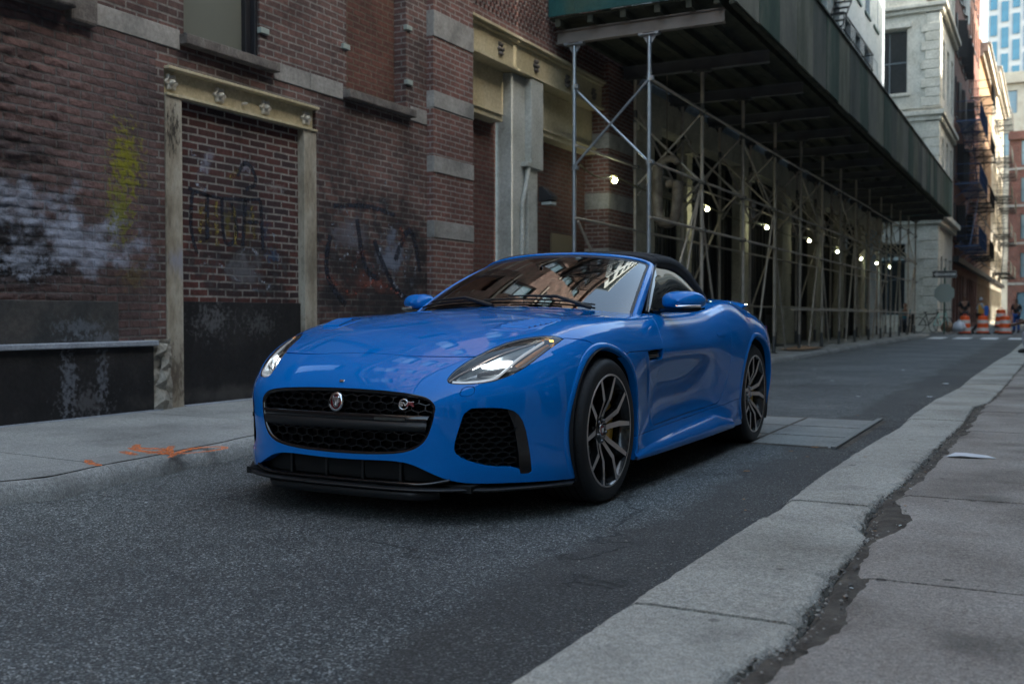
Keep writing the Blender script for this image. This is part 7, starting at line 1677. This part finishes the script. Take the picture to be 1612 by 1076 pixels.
stand = dict(walk, elL=(-.24,.0,1.16), haL=(-.2,.15,1.0), elR=(.24,.0,1.16), haR=(.2,.15,1.0), knL=(-.10,.02,.50), ftL=(-.11,0,.09), toL=(-.12,.13,.05), knR=(.10,.02,.50), ftR=(.11,0,.09), toR=(.12,.13,.05))
sit = dict(pelvis=(0,0,.52), waist=(0,-.02,.68), chest=(0,.02,.90), neck=(0,.06,1.08), head=(0,.10,1.14), shL=(-.18,.02,1.0), elL=(-.22,.10,.76), haL=(-.08,.30,.78), shR=(.18,.02,1.0), elR=(.22,.10,.76), haR=(.08,.30,.78), hipL=(-.10,.05,.50), knL=(-.13,.46,.52), ftL=(-.12,.46,.09), toL=(-.12,.60,.05), hipR=(.10,.05,.50), knR=(.13,.46,.52), ftR=(.12,.46,.09), toR=(.12,.60,.05))
person((-5.75, 48.6, .12), R(180), 'person in a teal top sitting behind the scaffold legs by the stone corner', sit, flat('teal_shirt', (.02, .16, .20), .8), flat('navy_trousers', (.02, .03, .05), .8), S1, HB, SH)
mb = MB(); mb.box((-6.05, 48.45, .12), (-5.45, 49.0, .50)); mb.box((-6.1, 48.95, .5), (-5.4, 49.02, .95)); tag(mb.build('bench', K_iron, bevel=.02), 'low dark bench under the seated person by the stone building', 'bench')
pw_ = person((-3.0, 54.0, .0), R(-70), 'pedestrian in dark trousers with yellow and blue bags walking past the barrels', walk, flat('grey_top', (.25, .30, .33), .8), flat('black_trousers', (.012, .012, .014), .8), S1, flat('grey_hair', (.35, .38, .4), .8), SH)
mb = MB(); mb.obox((-2.93, 53.9, 1.18), (.14, 0, 0), (0, .10, 0), (0, 0, .22)); tag(mb.build('shoulder_bag', flat('yellow_bag', (.45, .26, .05), .7), bevel=.04), 'mustard yellow bag slung on the walking pedestrian', 'bag')
mb = MB(); mb.obox((-2.72, 53.85, 1.10), (.09, 0, 0), (0, .09, 0), (0, 0, .24)); tag(mb.build('blue_bag', flat('blue_bag', (.02, .12, .45), .6), bevel=.04), 'bright blue bag carried beside the yellow one', 'bag')
person((-1.55, 58.8, 0), R(160), 'worker in dark top and blue trousers standing among the far barrels', stand, flat('black_top', (.015, .016, .02), .8), flat('blue_trousers', (.02, .08, .28), .8), S1, HB, SH)
person((-3.8, 55.2, .12), R(200), 'person in black standing on the far pavement behind the barrels', stand, flat('black_coat', (.012, .012, .013), .8), flat('dark_jeans', (.02, .022, .03), .8), S1, HB, SH)
# seated person cut by the right edge of the picture: knee in pale cloth, forearm and hand forward
sq = dict(pelvis=(0,0,.35), waist=(0,.05,.52), chest=(0,.16,.74), neck=(0,.22,.92), head=(0,.26,.98), shL=(-.18,.17,.84), elL=(-.25,.34,.66), haL=(-.25,.56,.60), shR=(.18,.17,.84), elR=(.24,.32,.62), haR=(.10,.50,.66), hipL=(-.11,.03,.33), knL=(-.19,.42,.42), ftL=(-.16,.36,.09), toL=(-.17,.48,.05), hipR=(.11,.03,.33), knR=(.20,.42,.42), ftR=(.18,.36,.09), toR=(.19,.48,.05))

person((-.02, 23.3, .115), R(78), 'person in pale trousers sitting low on the right pavement, cut by the picture edge', sq, flat('white_shirt', (.40, .40, .46), .8), flat('pale_trousers', (.42, .42, .48), .8), S2, HB, SH)
# ------------------------------------------------------------------ camera
cam_d = bpy.data.cameras.new('camera'); cam = bpy.data.objects.new('camera', cam_d); C.objects.link(cam)
cam_d.sensor_width = 36; cam_d.lens = 1600/1612*36; cam_d.clip_start = .05; cam_d.clip_end = 2000
yaw, pitch, roll = R(27.9), .0262, .001
fw = Vector((-math.sin(yaw)*math.cos(pitch), math.cos(yaw)*math.cos(pitch), -math.sin(pitch)))
cam.location = (0, 0, .892); cam.rotation_euler = fw.to_track_quat('-Z', 'Y').to_euler()
cam_d.dof.use_dof = True; cam_d.dof.focus_distance = 4.5; cam_d.dof.aperture_fstop = 3.4
scene.camera = cam
scene.render.resolution_x = 1024; scene.render.resolution_y = 683
# ------------------------------------------------------------------ daylight
w = bpy.data.worlds.new('World'); scene.world = w; w.use_nodes = True
nt = w.node_tree; bg = nt.nodes['Background']; sky = nt.nodes.new('ShaderNodeTexSky'); sky.sky_type = 'NISHITA'; sky.sun_disc = False
SE, SA = R(28), R(86)      # elevation, azimuth clockwise from +Y
sky.sun_elevation = SE; sky.sun_rotation = SA; sky.dust_density = 3.5; sky.air_density = 1.0; sky.altitude = 50
tn = nt.nodes.new('ShaderNodeMix'); tn.data_type = 'RGBA'; tn.blend_type = 'MULTIPLY'; tn.inputs[0].default_value = 1; tn.inputs[7].default_value = (1.09, 1.075, .92, 1)   # white balance for open shade
nt.links.new(sky.outputs[0], tn.inputs[6]); nt.links.new(tn.outputs[2], bg.inputs[0]); bg.inputs[1].default_value = .15
sd = bpy.data.lights.new('sun', 'SUN'); sd.energy = 2.4; sd.angle = R(.5); sd.color = (1, .93, .82); so = bpy.data.objects.new('sun', sd); C.objects.link(so)
d = Vector((math.sin(SA)*math.cos(SE), math.cos(SA)*math.cos(SE), math.sin(SE))); so.rotation_euler = d.to_track_quat('Z', 'Y').to_euler(); so.location = (20, -10, 40)
vs = scene.view_settings; vs.view_transform = 'Standard'; vs.look = 'None'; vs.gamma = 1; vs.exposure = 2.7
